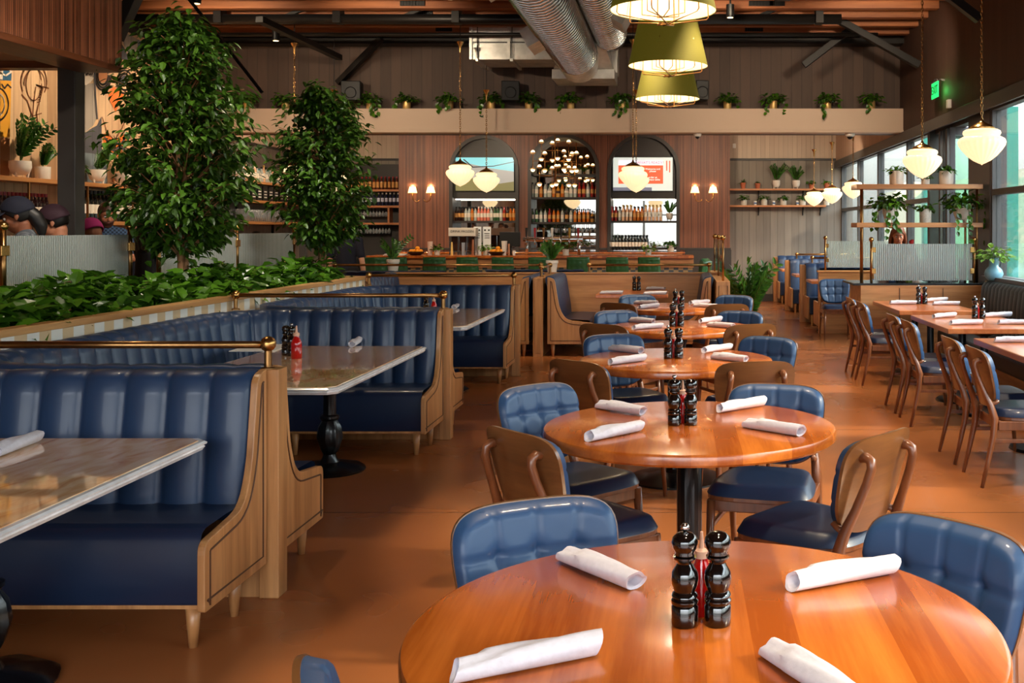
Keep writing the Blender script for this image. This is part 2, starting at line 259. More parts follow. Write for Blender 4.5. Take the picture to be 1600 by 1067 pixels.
# ---------------------------------------------------------------- mesh helpers
class MB:
    def __init__(s): s.v = []; s.f = []; s.m = []
    def add(s, vs, fs, mi=0):
        o = len(s.v); s.v += [tuple(v) for v in vs]; s.f += [tuple(o+i for i in f) for f in fs]; s.m += [mi]*len(fs); return s
    def box(s, x0, x1, y0, y1, z0, z1, mi=0):
        return s.add([(x0, y0, z0), (x1, y0, z0), (x1, y1, z0), (x0, y1, z0), (x0, y0, z1), (x1, y0, z1), (x1, y1, z1), (x0, y1, z1)],
                     [(0, 3, 2, 1), (4, 5, 6, 7), (0, 1, 5, 4), (1, 2, 6, 5), (2, 3, 7, 6), (3, 0, 4, 7)], mi)
    def bar(s, a, b, w, h, mi=0):
        a = Vector(a); b = Vector(b); d = (b-a).normalized(); up = Vector((0, 0, 1)) if abs(d.z) < 0.95 else Vector((0, 1, 0))
        r = d.cross(up).normalized()*w/2; u = r.cross(d).normalized()*h/2
        vs = [a-r-u, a+r-u, a+r+u, a-r+u, b-r-u, b+r-u, b+r+u, b-r+u]
        return s.add(vs, [(0, 1, 2, 3), (7, 6, 5, 4), (0, 4, 5, 1), (1, 5, 6, 2), (2, 6, 7, 3), (3, 7, 4, 0)], mi)
    def tube(s, pts, rad, seg=10, mi=0, flat=1.0, cap=True, closed=False):
        pts = [Vector(p) for p in pts]; n = len(pts)
        if not hasattr(rad, '__len__'): rad = [rad]*n
        rings = []; ref = None
        for i, p in enumerate(pts):
            if closed: t = (pts[(i+1) % n]-pts[i-1])
            else: t = (pts[min(i+1, n-1)]-pts[max(i-1, 0)])
            t.normalize()
            if ref is None:
                ref = Vector((1, 0, 0)) if abs(t.x) < 0.8 else Vector((0, 0, 1))
            b1 = (ref - t*ref.dot(t)).normalized(); ref = b1; b2 = t.cross(b1)
            rings.append([p + b1*math.cos(2*PI*k/seg)*rad[i] + b2*math.sin(2*PI*k/seg)*rad[i]*flat for k in range(seg)])
        vs = [v for r in rings for v in r]; fs = []
        for i in range(n if closed else n-1):
            j = (i+1) % n
            for k in range(seg):
                k2 = (k+1) % seg; fs.append((i*seg+k, i*seg+k2, j*seg+k2, j*seg+k))
        if cap and not closed: fs.append(tuple(range(seg-1, -1, -1))); fs.append(tuple((n-1)*seg+k for k in range(seg)))
        return s.add(vs, fs, mi)
    def lathe(s, prof, seg=24, c=(0, 0, 0), mi=0, flute=0, fl_amp=0.0, sx=1, sy=1, ripple=None, caps=True):
        vs = []; fs = []; n = len(prof)
        for i, (r, z) in enumerate(prof):
            for k in range(seg):
                a = 2*PI*k/seg; rr = r
                if flute: rr = r*(1+fl_amp*math.cos(a*flute)*(ripple[i] if ripple else 1))
                vs.append((c[0]+rr*math.cos(a)*sx, c[1]+rr*math.sin(a)*sy, c[2]+z))
        for i in range(n-1):
            for k in range(seg):
                k2 = (k+1) % seg; fs.append((i*seg+k, i*seg+k2, (i+1)*seg+k2, (i+1)*seg+k))
        if caps and prof[0][0] > 1e-5: fs.append(tuple(range(seg-1, -1, -1)))
        if caps and prof[-1][0] > 1e-5: fs.append(tuple((n-1)*seg+k for k in range(seg)))
        return s.add(vs, fs, mi)
    def prism(s, poly, a0, a1, axis='X', mi=0):
        """poly of 2-D points extruded along axis; axis X: (y,z), Y: (x,z), Z: (x,y)"""
        f = {'X': lambda p, a: (a, p[0], p[1]), 'Y': lambda p, a: (p[0], a, p[1]), 'Z': lambda p, a: (p[0], p[1], a)}[axis]
        n = len(poly); vs = [f(p, a0) for p in poly]+[f(p, a1) for p in poly]
        fs = [tuple(range(n)), tuple(range(2*n-1, n-1, -1))]+[(i, i+n, (i+1) % n+n, (i+1) % n) for i in range(n)]
        return s.add(vs, fs, mi)
    def sphere(s, c, r, seg=12, mi=0, sc=(1, 1, 1)):
        n = max(4, seg//2); vs = []; fs = []
        pr = [(math.sin(PI*i/n)*r if 0 < i < n else 0.0, -math.cos(PI*i/n)*r) for i in range(n+1)]
        vs.append((c[0], c[1], c[2]-r*sc[2]))
        for i in range(1, n):
            for k in range(seg): a = 2*PI*k/seg; vs.append((c[0]+pr[i][0]*math.cos(a)*sc[0], c[1]+pr[i][0]*math.sin(a)*sc[1], c[2]+pr[i][1]*sc[2]))
        vs.append((c[0], c[1], c[2]+r*sc[2])); top = len(vs)-1
        for k in range(seg): fs.append((0, 1+(k+1) % seg, 1+k)); fs.append((top, 1+(n-2)*seg+k, 1+(n-2)*seg+(k+1) % seg))
        for i in range(n-2):
            for k in range(seg): k2 = (k+1) % seg; fs.append((1+i*seg+k, 1+i*seg+k2, 1+(i+1)*seg+k2, 1+(i+1)*seg+k))
        return s.add(vs, fs, mi)
    def grid(s, fn, nu, nv, mi=0, closed_u=False):
        vs = [fn(i, j) for i in range(nu+1) for j in range(nv+1)]
        fs = [(i*(nv+1)+j, i*(nv+1)+j+1, (i+1)*(nv+1)+j+1, (i+1)*(nv+1)+j) for i in range(nu) for j in range(nv)]
        return s.add(vs, fs, mi)
    def leaf(s, base, d, up, L, w, mi=0, fold=0.25, droop=0.15):
        d = d.normalized(); r = d.cross(up)
        if r.length < 1e-3: r = Vector((1, 0, 0))
        r.normalize(); u = r.cross(d).normalized(); b = base
        m1 = b+d*L*0.32-u*L*0.02; m2 = b+d*L*0.68-u*L*droop*0.5; t = b+d*L-u*L*droop
        e = w/2
        vs = [b, m1-r*e+u*e*fold, m1, m1+r*e+u*e*fold, m2-r*e*0.8+u*e*fold, m2, m2+r*e*0.8+u*e*fold, t]
        return s.add(vs, [(0, 2, 1), (0, 3, 2), (1, 2, 5, 4), (2, 3, 6, 5), (4, 5, 7), (5, 6, 7)], mi)
    def build(s, name, mats, parent=None, smooth=False, bevel=0, seg=2, loc=None, rot=None, auto=None, sub=0):
        me = bpy.data.meshes.new(name); me.from_pydata(s.v, [], s.f); 
        if not isinstance(mats, (list, tuple)): mats = [mats]
        for m in mats: me.materials.append(m)
        me.polygons.foreach_set('material_index', s.m)
        bm = bmesh.new(); bm.from_mesh(me); bmesh.ops.recalc_face_normals(bm, faces=bm.faces) if not getattr(s, 'keep', False) else None
        if auto:
            for f in bm.faces: f.smooth = True
            for e in bm.edges:
                if len(e.link_faces) == 2 and e.calc_face_angle(0) > R(auto): e.smooth = False
        bm.to_mesh(me); bm.free()
        if smooth: me.polygons.foreach_set('use_smooth', [True]*len(me.polygons))
        me.update()
        o = bpy.data.objects.new(name, me); COL.objects.link(o)
        if parent: o.parent = parent
        if loc is not None: o.location = loc
        if rot is not None: o.rotation_euler = rot
        if bevel:
            md = o.modifiers.new('bevel', 'BEVEL'); md.width = bevel; md.segments = seg; md.limit_method = 'ANGLE'; md.angle_limit = R(35)
        if sub:
            md = o.modifiers.new('sub', 'SUBSURF'); md.levels = sub; md.render_levels = sub
        return o
def tag(o, label, cat, group=None, kind=None):
    o['label'] = label; o['category'] = cat
    if group: o['group'] = group
    if kind: o['kind'] = kind
    return o
def thing(name, label, cat, loc=(0, 0, 0), rz=0, group=None):
    o = bpy.data.objects.new(name, None); COL.objects.link(o); o.location = loc; o.rotation_euler = (0, 0, rz); o.empty_display_size = 0.1
    return tag(o, label, cat, group)
def struct(o, label=None):
    o['kind'] = 'structure'
    if label: o['label'] = label
    return o
def kids(o): return [c for c in bpy.data.objects if c.parent == o]
KID = {}
def copy_tree(o, loc, rz=0, label=None, group=None, scale=None):
    if o.name not in KID: KID[o.name] = [(c, kids(c)) for c in kids(o)]
    r = o.copy(); COL.objects.link(r); r.location = loc; r.rotation_euler = (0, 0, rz)
    if scale: r.scale = scale if hasattr(scale, '__len__') else (scale,)*3
    if label: r['label'] = label
    if group: r['group'] = group
    for c, gs in KID[o.name]:
        d = c.copy(); COL.objects.link(d); d.parent = r
        for g in gs: h = g.copy(); COL.objects.link(h); h.parent = d
    return r
class Proto:
    """first use places the prototype itself, later uses copy it"""
    def __init__(s, root): s.root = root; s.used = False
    def put(s, loc, rz=0, label=None, group=None, scale=None):
        if s.used: return copy_tree(s.root, loc, rz, label, group, scale)
        s.used = True
        if s.root.name not in KID: KID[s.root.name] = [(c, kids(c)) for c in kids(s.root)]
        s.root.location = loc; s.root.rotation_euler = (0, 0, rz)
        if scale: s.root.scale = scale if hasattr(scale, '__len__') else (scale,)*3
        if label: s.root['label'] = label
        if group: s.root['group'] = group
        return s.root
def P(px, py, d): return Vector(((px-VX)*d/F, d, HC-(py-VY)*d/F))
def rounded(pts, rs, n=6):
    """round the corners of a 2-D polygon"""
    out = []; N = len(pts)
    if not hasattr(rs, '__len__'): rs = [rs]*N
    for i in range(N):
        p = Vector(pts[i]); a = Vector(pts[i-1]); b = Vector(pts[(i+1) % N]); r = rs[i]
        if r <= 0: out.append(tuple(p)); continue
        u = (a-p).normalized(); v = (b-p).normalized(); L = min(r, (a-p).length*0.49, (b-p).length*0.49)
        s_, e_ = p+u*L, p+v*L
        for k in range(n+1):
            t = k/n; q = s_*(1-t)**2+p*2*t*(1-t)+e_*t*t; out.append((q.x, q.y))
    return out
def text(body, size, m, parent, loc, rot, ext=0.0015, name='lettering', align='CENTER', scx=1):
    c = bpy.data.curves.new(name, 'FONT'); c.body = body; c.size = size; c.extrude = ext; c.align_x = align; c.align_y = 'CENTER'
    q = bpy.data.objects.new('type', c); COL.objects.link(q); me = bpy.data.meshes.new_from_object(q.evaluated_get(bpy.context.evaluated_depsgraph_get())); bpy.data.objects.remove(q); bpy.data.curves.remove(c)
    me.name = name; me.materials.clear(); me.materials.append(m); o = bpy.data.objects.new(name, me); COL.objects.link(o); o.location = loc; o.rotation_euler = rot; o.scale = (scx, 1, 1)
    if parent: o.parent = parent
    return o
# ================================================================ the room
XR = 3.45; XWIN = 3.62; XL = -7.6; YB = 23.0; YBEAM = 16.1; ZH = 3.05; ZC = 4.75
struct(MB().box(XL-0.2, XWIN+0.1, -4.2, YB+0.2, -0.12, 0.0).build('floor', floor_m))
struct(MB().box(-30, 40, -30, 60, -0.5, -0.14).build('ground', mat('patio_paving', (120, 114, 104), 0.8, noise=0.1, nscale=2)))
# roof deck and the lower ceiling behind the beam
struct(MB().box(XL-0.2, XWIN+0.2, -4.2, YBEAM+0.5, ZC, ZC+0.15).build('ceiling', roofdeck))
struct(MB().box(XL-0.2, XWIN+0.2, YBEAM+0.46, YB+0.2, 3.78, 3.9).build('ceiling', cream))
# back wall: grey boards below, cream boards above a dark trim
struct(MB().box(XL-0.2, XWIN+0.2, YB, YB+0.2, 0, 3.10).build('wall_back', greyboards))
struct(MB().box(XL-0.2, XWIN+0.2, YB+0.01, YB+0.2, 3.10, 3.9).build('wall_back_upper', creamboards))
struct(MB().box(XL, XR, YB-0.035, YB, 3.08, 3.13).build('trim_back', darkgrey, bevel=0.004))
struct(MB().box(-5.95, XR, YB-0.02, YB, 0, 0.16).build('baseboard_back', darkgrey))
# left wall: painted planks in the front, grey boards further back
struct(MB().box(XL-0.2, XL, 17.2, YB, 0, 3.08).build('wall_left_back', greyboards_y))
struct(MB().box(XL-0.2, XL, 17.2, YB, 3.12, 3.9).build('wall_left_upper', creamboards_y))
struct(MB().box(XL-0.2, XL+0.03, 17.2, YB-0.04, 3.08, 3.12).build('trim_left', darkgrey))
# right wall above the windows
struct(MB().box(XR, XR+0.3, -4.2, YBEAM+0.25, ZH, ZC).build('wall_right', rightplaster))
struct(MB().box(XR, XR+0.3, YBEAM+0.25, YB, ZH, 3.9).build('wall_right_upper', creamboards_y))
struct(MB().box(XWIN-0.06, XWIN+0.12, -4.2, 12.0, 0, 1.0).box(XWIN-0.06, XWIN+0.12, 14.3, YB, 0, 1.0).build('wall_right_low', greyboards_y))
# upper wall over the beam and the long cream beam
struct(MB().box(XL-0.2, XR, YBEAM+0.25, YBEAM+0.45, 3.06, ZC).build('wall_back_high', upperboards))
beam = MB().box(XL, XR, YBEAM, YBEAM+0.25, 3.06, 3.43).box(XL, XR, YBEAM-0.025, YBEAM, 3.06, 3.10)
struct(beam.build('trim_beam', cream, bevel=0.005))
# wall behind the camera: piers and window frames
bw = MB().box(XL, XR, -4.2, -4.0, 0, 0.25).box(XL, XR, -4.2, -4.0, 3.4, ZC).box(XL, -5.0, -4.2, -4.0, 0, ZC)
for x in (-5.0, -3.3, -1.6, 0.1, 1.8, 3.4): bw.box(x-0.05, x+0.05, -4.18, -4.02, 0.25, 3.4)
bw.box(-5, 3.4, -4.16, -4.04, 2.2, 2.28)
struct(bw.build('wall_front', frame_grey))
struct(MB().box(XL-0.2, XL, -4.2, 11.2, 0, ZC).build('wall_left_front', mural_boards))
# windows on the right
def window(n, y0, y1, z0=1.0, z1=ZH, transom=2.0, mull=()):
    w = bpy.data.objects.new('window_%d' % n, None); COL.objects.link(w); struct(w)
    f = MB(); t = 0.055; x0, x1 = XWIN-0.05, XWIN+0.06
    f.box(x0, x1, y0, y0+t, z0, z1).box(x0, x1, y1-t, y1, z0, z1).box(x0, x1, y0+t, y1-t, z0, z0+t).box(x0, x1, y0+t, y1-t, z1-0.12, z1)
    if transom: f.box(x0, x1, y0+t, y1-t, transom-0.035, transom+0.035)
    for m_ in mull: f.box(x0, x1, m_-0.03, m_+0.03, z0, z1)
    f.build('window_frame', frame_grey, w, bevel=0.004)
    MB().box(XWIN-0.004, XWIN+0.004, y0+t, y1-t, z0+t, z1-0.12).build('window_glass', window_glass, w)
    MB().box(XWIN-0.16, XWIN-0.05, y0, y1, z0-0.02, z0+0.05).build('window_sill', frame_grey, w, bevel=0.006)
k = 1
for y0, y1 in ((-4.0, -1.4), (-1.4, 1.2), (1.2, 3.8), (3.8, 6.4), (6.4, 9.0), (9.0, 12.0)):
    window(k, y0, y1); k += 1
window(k, 14.75, 16.4, mull=()); k += 1
window(k, 16.4, 18.8); k += 1
window(k, 18.8, 20.9); k += 1
window(k, 20.9, 23.0); k += 1
struct(MB().box(3.56, XWIN+0.14, 12.0, 12.9, 0, ZH).build('wall_right_pier', frame_grey, bevel=0.01))
struct(MB().box(XR+0.05, XWIN+0.1, 14.62, 14.75, 0, ZH).build('trim_post', darkgrey))
struct(MB().box(XR-0.035, XR, -4, YB, ZH-0.14, ZH+0.015).build('trim_header', frame_grey, bevel=0.006))
# folding door, its leaves pushed together beside the pier
d = bpy.data.objects.new('door_1', None); COL.objects.link(d); struct(d)
for i, y in enumerate((13.62, 13.80, 13.98, 14.16)):
    a = R(8 if i % 2 else -8); m_ = MB()
    for (u0, u1, z0, z1) in ((0, 0.07, 0.02, 2.9), (0.63, 0.70, 0.02, 2.9), (0.07, 0.63, 0.02, 0.25), (0.07, 0.63, 2.8, 2.9)): m_.box(u0, u1, -0.025, 0.025, z0, z1)
    m_.build('door_frame', frame_grey, d, loc=(XWIN-0.1, y, 0), rot=(0, 0, a), bevel=0.003)
    MB().box(0.07, 0.63, -0.004, 0.004, 0.25, 2.8).build('door_glass', door_glass, d, loc=(XWIN-0.1, y, 0), rot=(0, 0, a))
struct(MB().box(XWIN-0.04, XWIN+0.1, 12.9, 14.62, 2.9, ZH).build('trim_door_head', frame_grey))

# ---------------------------------------------------------------- outside
pale_green = mat('pale_green_render', (132, 150, 122), 0.8); beige_r = mat('beige_render', (166, 158, 134), 0.8); teal_m = mat('teal_paint', (40, 118, 100), 0.5)
house = thing('neighbour_building', 'pale building with dark window bands outside beyond the patio', 'building', (0, 0, 0))
MB().box(11.5, 12.0, 8, 60, -0.14, 3.6).build('facade', beige_r, house)
MB().box(11.45, 11.5, 34, 52, -0.14, 3.3).build('green_facade', pale_green, house)['label'] = 'pale green render section'
for y in (14, 20, 26, 32, 38, 46): MB().box(11.42, 11.5, y, y+2.6, 0.9, 2.4).build('shop_window', mat('dark_pane_%d' % y, (72, 82, 84), 0.15), house, bevel=0.01)
for i, (y, lb) in enumerate(((17.4, 'teal square post outside seen through the open folding door'), (12.9, 'teal square post outside the window next to the vase'), (23.0, 'teal square post outside the rear windows, farthest along'))):
    p = MB().box(5.35, 5.6, y-0.12, y+0.12, 0.06, 3.6).box(5.30, 5.65, y-0.17, y+0.17, -0.14, 0.06).build('patio_post', teal_m, bevel=0.01); tag(p, lb, 'post', 'patio posts')
# a letter sign on the neighbouring wall and patio furniture seen low through the glass
sg = MB().box(11.36, 11.42, 20.9, 23.3, 1.55, 1.63).build('wall_sign', mat('sign_orange', (196, 110, 48), 0.6)); tag(sg, 'orange letter and bar sign on the beige wall outside', 'sign')
text('D', 0.62, mat('sign_letter', (196, 110, 48), 0.6), sg, (11.38, 23.0, 1.95), (R(90), 0, R(-90)), 0.02)
for i, (x, y, lb) in enumerate(((5.2, 15.0, 'grey patio table outside the window, nearest to the pier'), (6.6, 17.6, 'grey patio table outside, farther from the glass'), (5.4, 20.4, 'grey patio table outside the rear windows'))):
    t = thing('patio_table', lb, 'table', (x, y, -0.14), 0, 'patio tables')
    MB().lathe([(0.0, 0.72), (0.42, 0.72), (0.42, 0.75), (0.0, 0.75)], 20).build('tabletop', frame_grey, t)
    MB().lathe([(0.26, 0.0), (0.24, 0.02), (0.03, 0.05), (0.03, 0.72)], 12).build('pedestal', frame_grey, t)

# ---------------------------------------------------------------- roof timbers and steel
t_y = [15.75, 15.15, 14.55, 13.95, 13.35, 12.75, 12.15, 11.55, 10.95, 10.35, 9.75, 9.15]
for i, y in enumerate(t_y):
    o = MB().box(XL, XR, y-0.07, y+0.07, 4.50, ZC).build('roof_joist', roofwood, bevel=0.004); struct(o)
st = MB().box(XL, XR, 16.05, 16.33, 4.42, 4.50)
struct(st.build('trim_steel_ledger', steel_black))
def truss(y, lb):
    tr = thing('roof_truss', lb, 'truss', (0, y, 0))
    MB().tube([(XL, 0, 4.42), (2.2, 0, 4.42)], 0.07, 12).build('bottom_chord', steel_black, tr, smooth=True)
    MB().box(XL, XR, -0.05, 0.05, 4.68, 4.76).build('top_chord', steel_black, tr)
    for x in (-7.0, -5.4, -3.8, -2.2, -0.6, 1.0): MB().bar((x, 0, 4.42), (x+0.7, 0, 4.72), 0.05, 0.05).build('web_bar', steel_black, tr)
    for x in (-6.2, -4.6, -3.0, 0.2, 1.9): MB().box(x-0.05, x+0.05, -0.1, 0.1, 4.36, 4.75).build('hanger', steel_black, tr)
truss(14.2, 'black steel pipe truss under the joists, nearer the back wall')
truss(11.3, 'black steel pipe truss under the joists, farther from the back wall')
def brace(a, b, lb, w=0.12):
    o = MB().bar(a, b, w, w*0.8).build('steel_brace', steel_black, bevel=0.004); tag(o, lb, 'brace', 'diagonal steel braces')
    return o
brace((3.44, 15.0, 3.92), (2.2, 15.0, 4.62), 'black diagonal brace from the right wall to the roof near the exit sign')
brace((3.44, 12.0, 3.98), (2.5, 12.0, 4.70), 'black diagonal brace high on the right wall above the exit sign')
brace((1.85, 15.5, 4.0), (2.75, 15.4, 4.68), 'short black diagonal brace hanging over the right end of the beam')
brace(P(528, 130, 16.2), P(596, 60, 16.0), 'black diagonal brace against the high wall beside the left speaker', 0.10)
_a, _b = P(410, 145, 12.0), P(345, 62, 12.0)
brace(_a, _b+(_b-_a)*1.5, 'thin grey diagonal brace beside the crown of the large tree', 0.04)
brace(P(180, 60, 9.0), P(212, -10, 9.0), 'black diagonal brace at the end of the slatted bulkhead', 0.12)
brace(P(405, 30, 13.4), P(530, 90, 15.9), 'black diagonal brace above the small tree', 0.10)
# pipes and conduit
o = MB().tube([(XL, 15.0, 4.36), (XR-0.6, 15.0, 4.36)], 0.03, 8).build('sprinkler_pipe', steel_black, smooth=True); tag(o, 'thin black sprinkler pipe running under the roof joists', 'pipe')
def ceil_spot(x, y, lb, power=0, aim=None, zt=4.5, size=75, blend=0.7, soft=0.05, col=(1.0, 0.80, 0.56)):
    t = thing('track_or_fill_spot', lb, 'spotlight', (x, y, zt), 0, 'black roof spotlights')  # shared by real roof spotlights and by unseen fill lamps added for brightness
    MB().lathe([(0.045, -0.30), (0.05, -0.29), (0.05, -0.14), (0.0, -0.14)], 14).build('lamp_head', blackmetal, t, smooth=False)
    MB().tube([(0, 0, 0.0 if (y > 9 and zt > 4) else 0.02 if zt < 4 else 0.26), (0, 0, -0.14)], 0.012, 8).build('rod', blackmetal, t)
    MB().lathe([(0.0, -0.296), (0.036, -0.296), (0.036, -0.302), (0.0, -0.302)], 12).build('bulb', bulb_m, t)
    if power:
        l = lamp('spot', 'SPOT', (0, 0, -0.32), power, col, parent=t, spot_size=R(size), spot_blend=blend, shadow_soft_size=soft)
        if aim: l.rotation_euler = (Vector(aim)-Vector((x, y, zt-0.3))).to_track_quat('-Z', 'Y').to_euler()
ceil_spot(*P(1141, 36, 13.0)[:2], 'black cylinder spotlight on the roof right of the drum shades', 60)
ceil_spot(-5.6, 12.2, 'black spotlight above the painted wall behind the large tree', 260, (-7.6, 12.4, 2.9))
ceil_spot(-5.6, 14.6, 'black spotlight above the painted wall, next along toward the back', 300, (-7.6, 14.7, 2.7))
for i, (x, y, ax, ay, az, pw) in enumerate(((-2.7, 6.2, -4.5, 7.4, 1.4, 210), (-2.3, 7.4, -3.9, 8.6, 2.2, 190), (-2.7, 9.2, -4.5, 10.2, 1.4, 240), (-2.0, 9.8, -3.8, 11.2, 2.2, 160))):  # added lamps above the frame that brighten the planter trees and glass screens
    ceil_spot(x, y, 'black spotlight added out of view to light planter trees and screens, %s of four' % ['first', 'second', 'third', 'fourth'][i], pw, (ax, ay, az), size=58, blend=0.8, soft=0.12, col=(1.0, 0.90, 0.76))
ceil_spot(-0.5, 11.95, 'black spotlight added out of view to light the far square table', 170, (-0.6, 14.2, 0.8), size=70)  # added lamp, out of view, brightens the oak around the far table
ceil_spot(-2.6, 11.95, 'black spotlight added out of view to light the far left booth backs', 150, (-2.6, 14.3, 0.9), size=70)  # added lamp, out of view, lifts the far left oak backs
ceil_spot(-1.9, 5.2, 'black spotlight added out of view to light the slatted bulkhead', 260, (-4.6, 6.6, 3.7), size=80, blend=0.9, soft=0.15)  # unseen lamp added because the bulkhead came out too dark
ceil_spot(-3.0, 9.6, 'black fill spotlight added out of view over the marble tables', 70, (-3.2, 9.0, 1.0), size=80)  # added fill light above the marble tables, out of view
ceil_spot(-3.0, 5.6, 'black fill spotlight added out of view over the middle of the blue booths', 60, (-3.2, 5.4, 1.0), size=80)  # added fill light above the booths, out of view
for i, y in enumerate((1.4, 3.5, 5.6, 7.7, 9.8, 11.8)):  # two unseen lamp rows added as key light for tables and floor
    n_ = ['nearest the camera', 'second', 'third', 'fourth', 'fifth', 'farthest'][i]
    ceil_spot(0.45, y, 'black downlight added unseen over the centre row of round tables, %s' % n_, 220, size=52, blend=0.12, soft=0.10)
    ceil_spot(2.3, y, 'black downlight added unseen over the aisle and window tables, %s' % n_, 135, size=56, blend=0.5, soft=0.10)
for i, x in enumerate((-6.0, -3.9, 0.5, 2.6)):  # added lamps hidden from view: one set lights the beam, one the bar
    n_ = ['leftmost', 'second', 'third', 'rightmost'][i]
    ceil_spot(x, 11.9, 'black spotlight added out of view to light the cream beam, %s of four' % n_, 230, (x, 16.2, 3.2), size=80, soft=0.10)
    ceil_spot(x, 19.0, 'unseen downlight added under the low ceiling before the bar, %s of four' % n_, 190, (x, 21.8, 1.6), zt=3.78, size=110, blend=0.8, soft=0.10)
ceil_spot(-6.2, 17.5, 'unseen downlight added in front of the left wall shelves', 120, (-7.6, 19.5, 2.0), zt=3.78, size=100, blend=0.8, soft=0.1)  # added lamp hidden behind the beam to light the left shelves
# grilles and junction boxes on the joists
for i, (px, py, w, d_) in enumerate(((645, 6, 0.32, 13.7), (662, 16, 0.25, 13.9), (694, 45, 0.24, 15.5), (1190, 3, 0.34, 13.4), (1178, 44, 0.27, 15.5), (1214, 12, 0.2, 13.6))):
    d_ = min((y_-0.07 for y_ in t_y), key=lambda q: abs(q-2.98*F/(VY-py))); p = P(px, py, d_); p.z = 4.58; g = MB().box(p.x-w/2, p.x+w/2, p.y-0.03, p.y+0.03, max(p.z-0.05, 4.3), max(p.z-0.05, 4.3)+0.12)
    for q in range(8): g.box(p.x-w/2+q*w/8, p.x-w/2+q*w/8+0.006, p.y-0.04, p.y-0.03, max(p.z-0.05, 4.3), max(p.z-0.05, 4.3)+0.12)
    o = g.build('joist_vent', blackmetal); tag(o, ['black slatted vent on a roof joist above the left pendants, upper of three', 'black slatted vent on a roof joist above the left pendants, middle of three', 'black slatted vent on the joist left of the steel duct box', 'black slatted vent on a joist right of the drum shades, upper', 'black slatted vent on a joist above the beam, right of the drum shades', 'small black vent beside the projector on a roof joist'][i], 'vent', 'joist vents')

# ---------------------------------------------------------------- slatted bulkhead, soffit and column on the left
bh = MB().box(-4.62, -4.56, -4.0, 8.6, 2.91, ZC)
struct(bh.build('wall_bulkhead', walnut_y))
struct(MB().box(-4.9, -4.56, -4.0, 8.6, 2.86, 2.91).build('trim_bulkhead', wood('bulkhead_edge', (70, 38, 22), (110, 62, 38), 'Y'), bevel=0.004))
struct(MB().box(XL, -4.9, -4.0, 8.95, 3.0, 3.06).build('ceiling_soffit', cream))
struct(MB().box(XL, -4.9, 8.85, 9.0, 2.94, 3.0).build('trim_soffit', wood('soffit_edge', (90, 48, 26), (130, 74, 40), 'X')))
struct(MB().box(-5.22, -5.07, 8.82, 8.97, 0, 3.0).build('trim_column', frame_grey, bevel=0.006))
struct(MB().box(-5.75, -5.65, 15.9, 16.0, 0, 3.06).build('trim_column_back', frame_grey, bevel=0.006))

# ---------------------------------------------------------------- painted wall: the planks and everything painted on them are one object
def WL(px, py):   # point of the left wall plane seen at a photograph position
    y = -XL*F/(VX-px); return (y, HC-(py-VY)*y/F)
mu = MB().box(XL-0.2, XL, 11.2, 17.2, 0, 4.3)
def paint(pts, mi, off=0.004):
    q = [WL(*p) for p in pts]; n = len(q); mu.add([(XL+off, a, b) for a, b in q], [tuple(range(n))], mi)
def stroke(pts, w, mi, off=0.008, closed=False):
    q = [Vector(WL(*p)) for p in pts]
    if closed: q.append(q[0])
    for i in range(len(q)-1):
        a, b = q[i], q[i+1]; t = (b-a)
        if t.length < 1e-5: continue
        n_ = Vector((-t.y, t.x)).normalized()*w/2; e = t.normalized()*w*0.3
        c = [a-n_-e, b-n_+e, b+n_+e, a+n_-e]; mu.add([(XL+off, p.x, p.y) for p in c], [(0, 1, 2, 3)], mi)
def ell(cx, cy_, rx, ry, n=26, a0=0, a1=360): return [(cx+rx*math.cos(R(a0+(a1-a0)*i/n)), cy_+ry*math.sin(R(a0+(a1-a0)*i/n))) for i in range(n+(a1-a0 < 360))]
M_BLUE, M_YEL, M_BRN, M_GREY, M_DARK, M_ORA, M_PALE, M_TEAL, M_INK, M_RUST = range(1, 11)
paint([(0, 104), (18, 104), (17, 126), (0, 125)], M_BLUE); stroke([(0, 110), (10, 107), (17, 112), (8, 118), (0, 114)], 0.02, M_PALE); stroke([(2, 104), (1, 122)], 0.05, M_PALE)
paint([(0, 125.5), (17, 126.5), (15, 215), (0, 214)], M_YEL); stroke(ell(-6, 163, 18, 26, 20, -80, 90), 0.02, M_INK); stroke(ell(-6, 163, 12, 18, 20, -80, 90), 0.02, M_PALE)
stroke([(2, 132), (6, 138), (11, 132), (16, 137)], 0.02, M_INK)
paint([(0, 215), (15, 216), (14, 275), (0, 275)], M_RUST)
stroke(ell(52, 128, 20, 28, 26, 150, 395), 0.018, M_BRN); stroke(ell(52, 131, 12, 26, 26, 0, 360), 0.014, M_BRN); stroke(ell(53, 130, 16, 22, 20, 170, 380), 0.012, M_BRN)
stroke([(33, 148), (42, 158), (50, 182), (59, 224), (62, 222), (56, 176), (66, 138), (56, 133), (75, 138)], 0.02, M_BRN)
stroke([(55, 136), (52, 158), (50, 182)], 0.016, M_BRN)
for i in range(7): stroke([(57+i*0.9, 160-i*3.5), (62+i*0.4, 158-i*3.5)], 0.014, M_BRN)
for i in range(9): stroke([(53+i, 184+i*4), (57+i*0.7, 183+i*4)], 0.012, M_BRN)
stroke([(48, 182), (64, 177)], 0.014, M_BRN); stroke(ell(35, 190, 3, 5), 0.012, M_BRN)
stroke(ell(112, 160, 12, 34, 24, -90, 90), 0.016, M_BRN); stroke(ell(112, 165, 8, 24, 24, -90, 90), 0.05, M_RUST, 0.006); stroke([(113, 228), (119, 238), (120, 246)], 0.014, M_BRN)
paint([(121, 106), (146, 106), (146, 122), (141, 128), (134, 133), (127, 131), (123, 124)], M_PALE, 0.006)
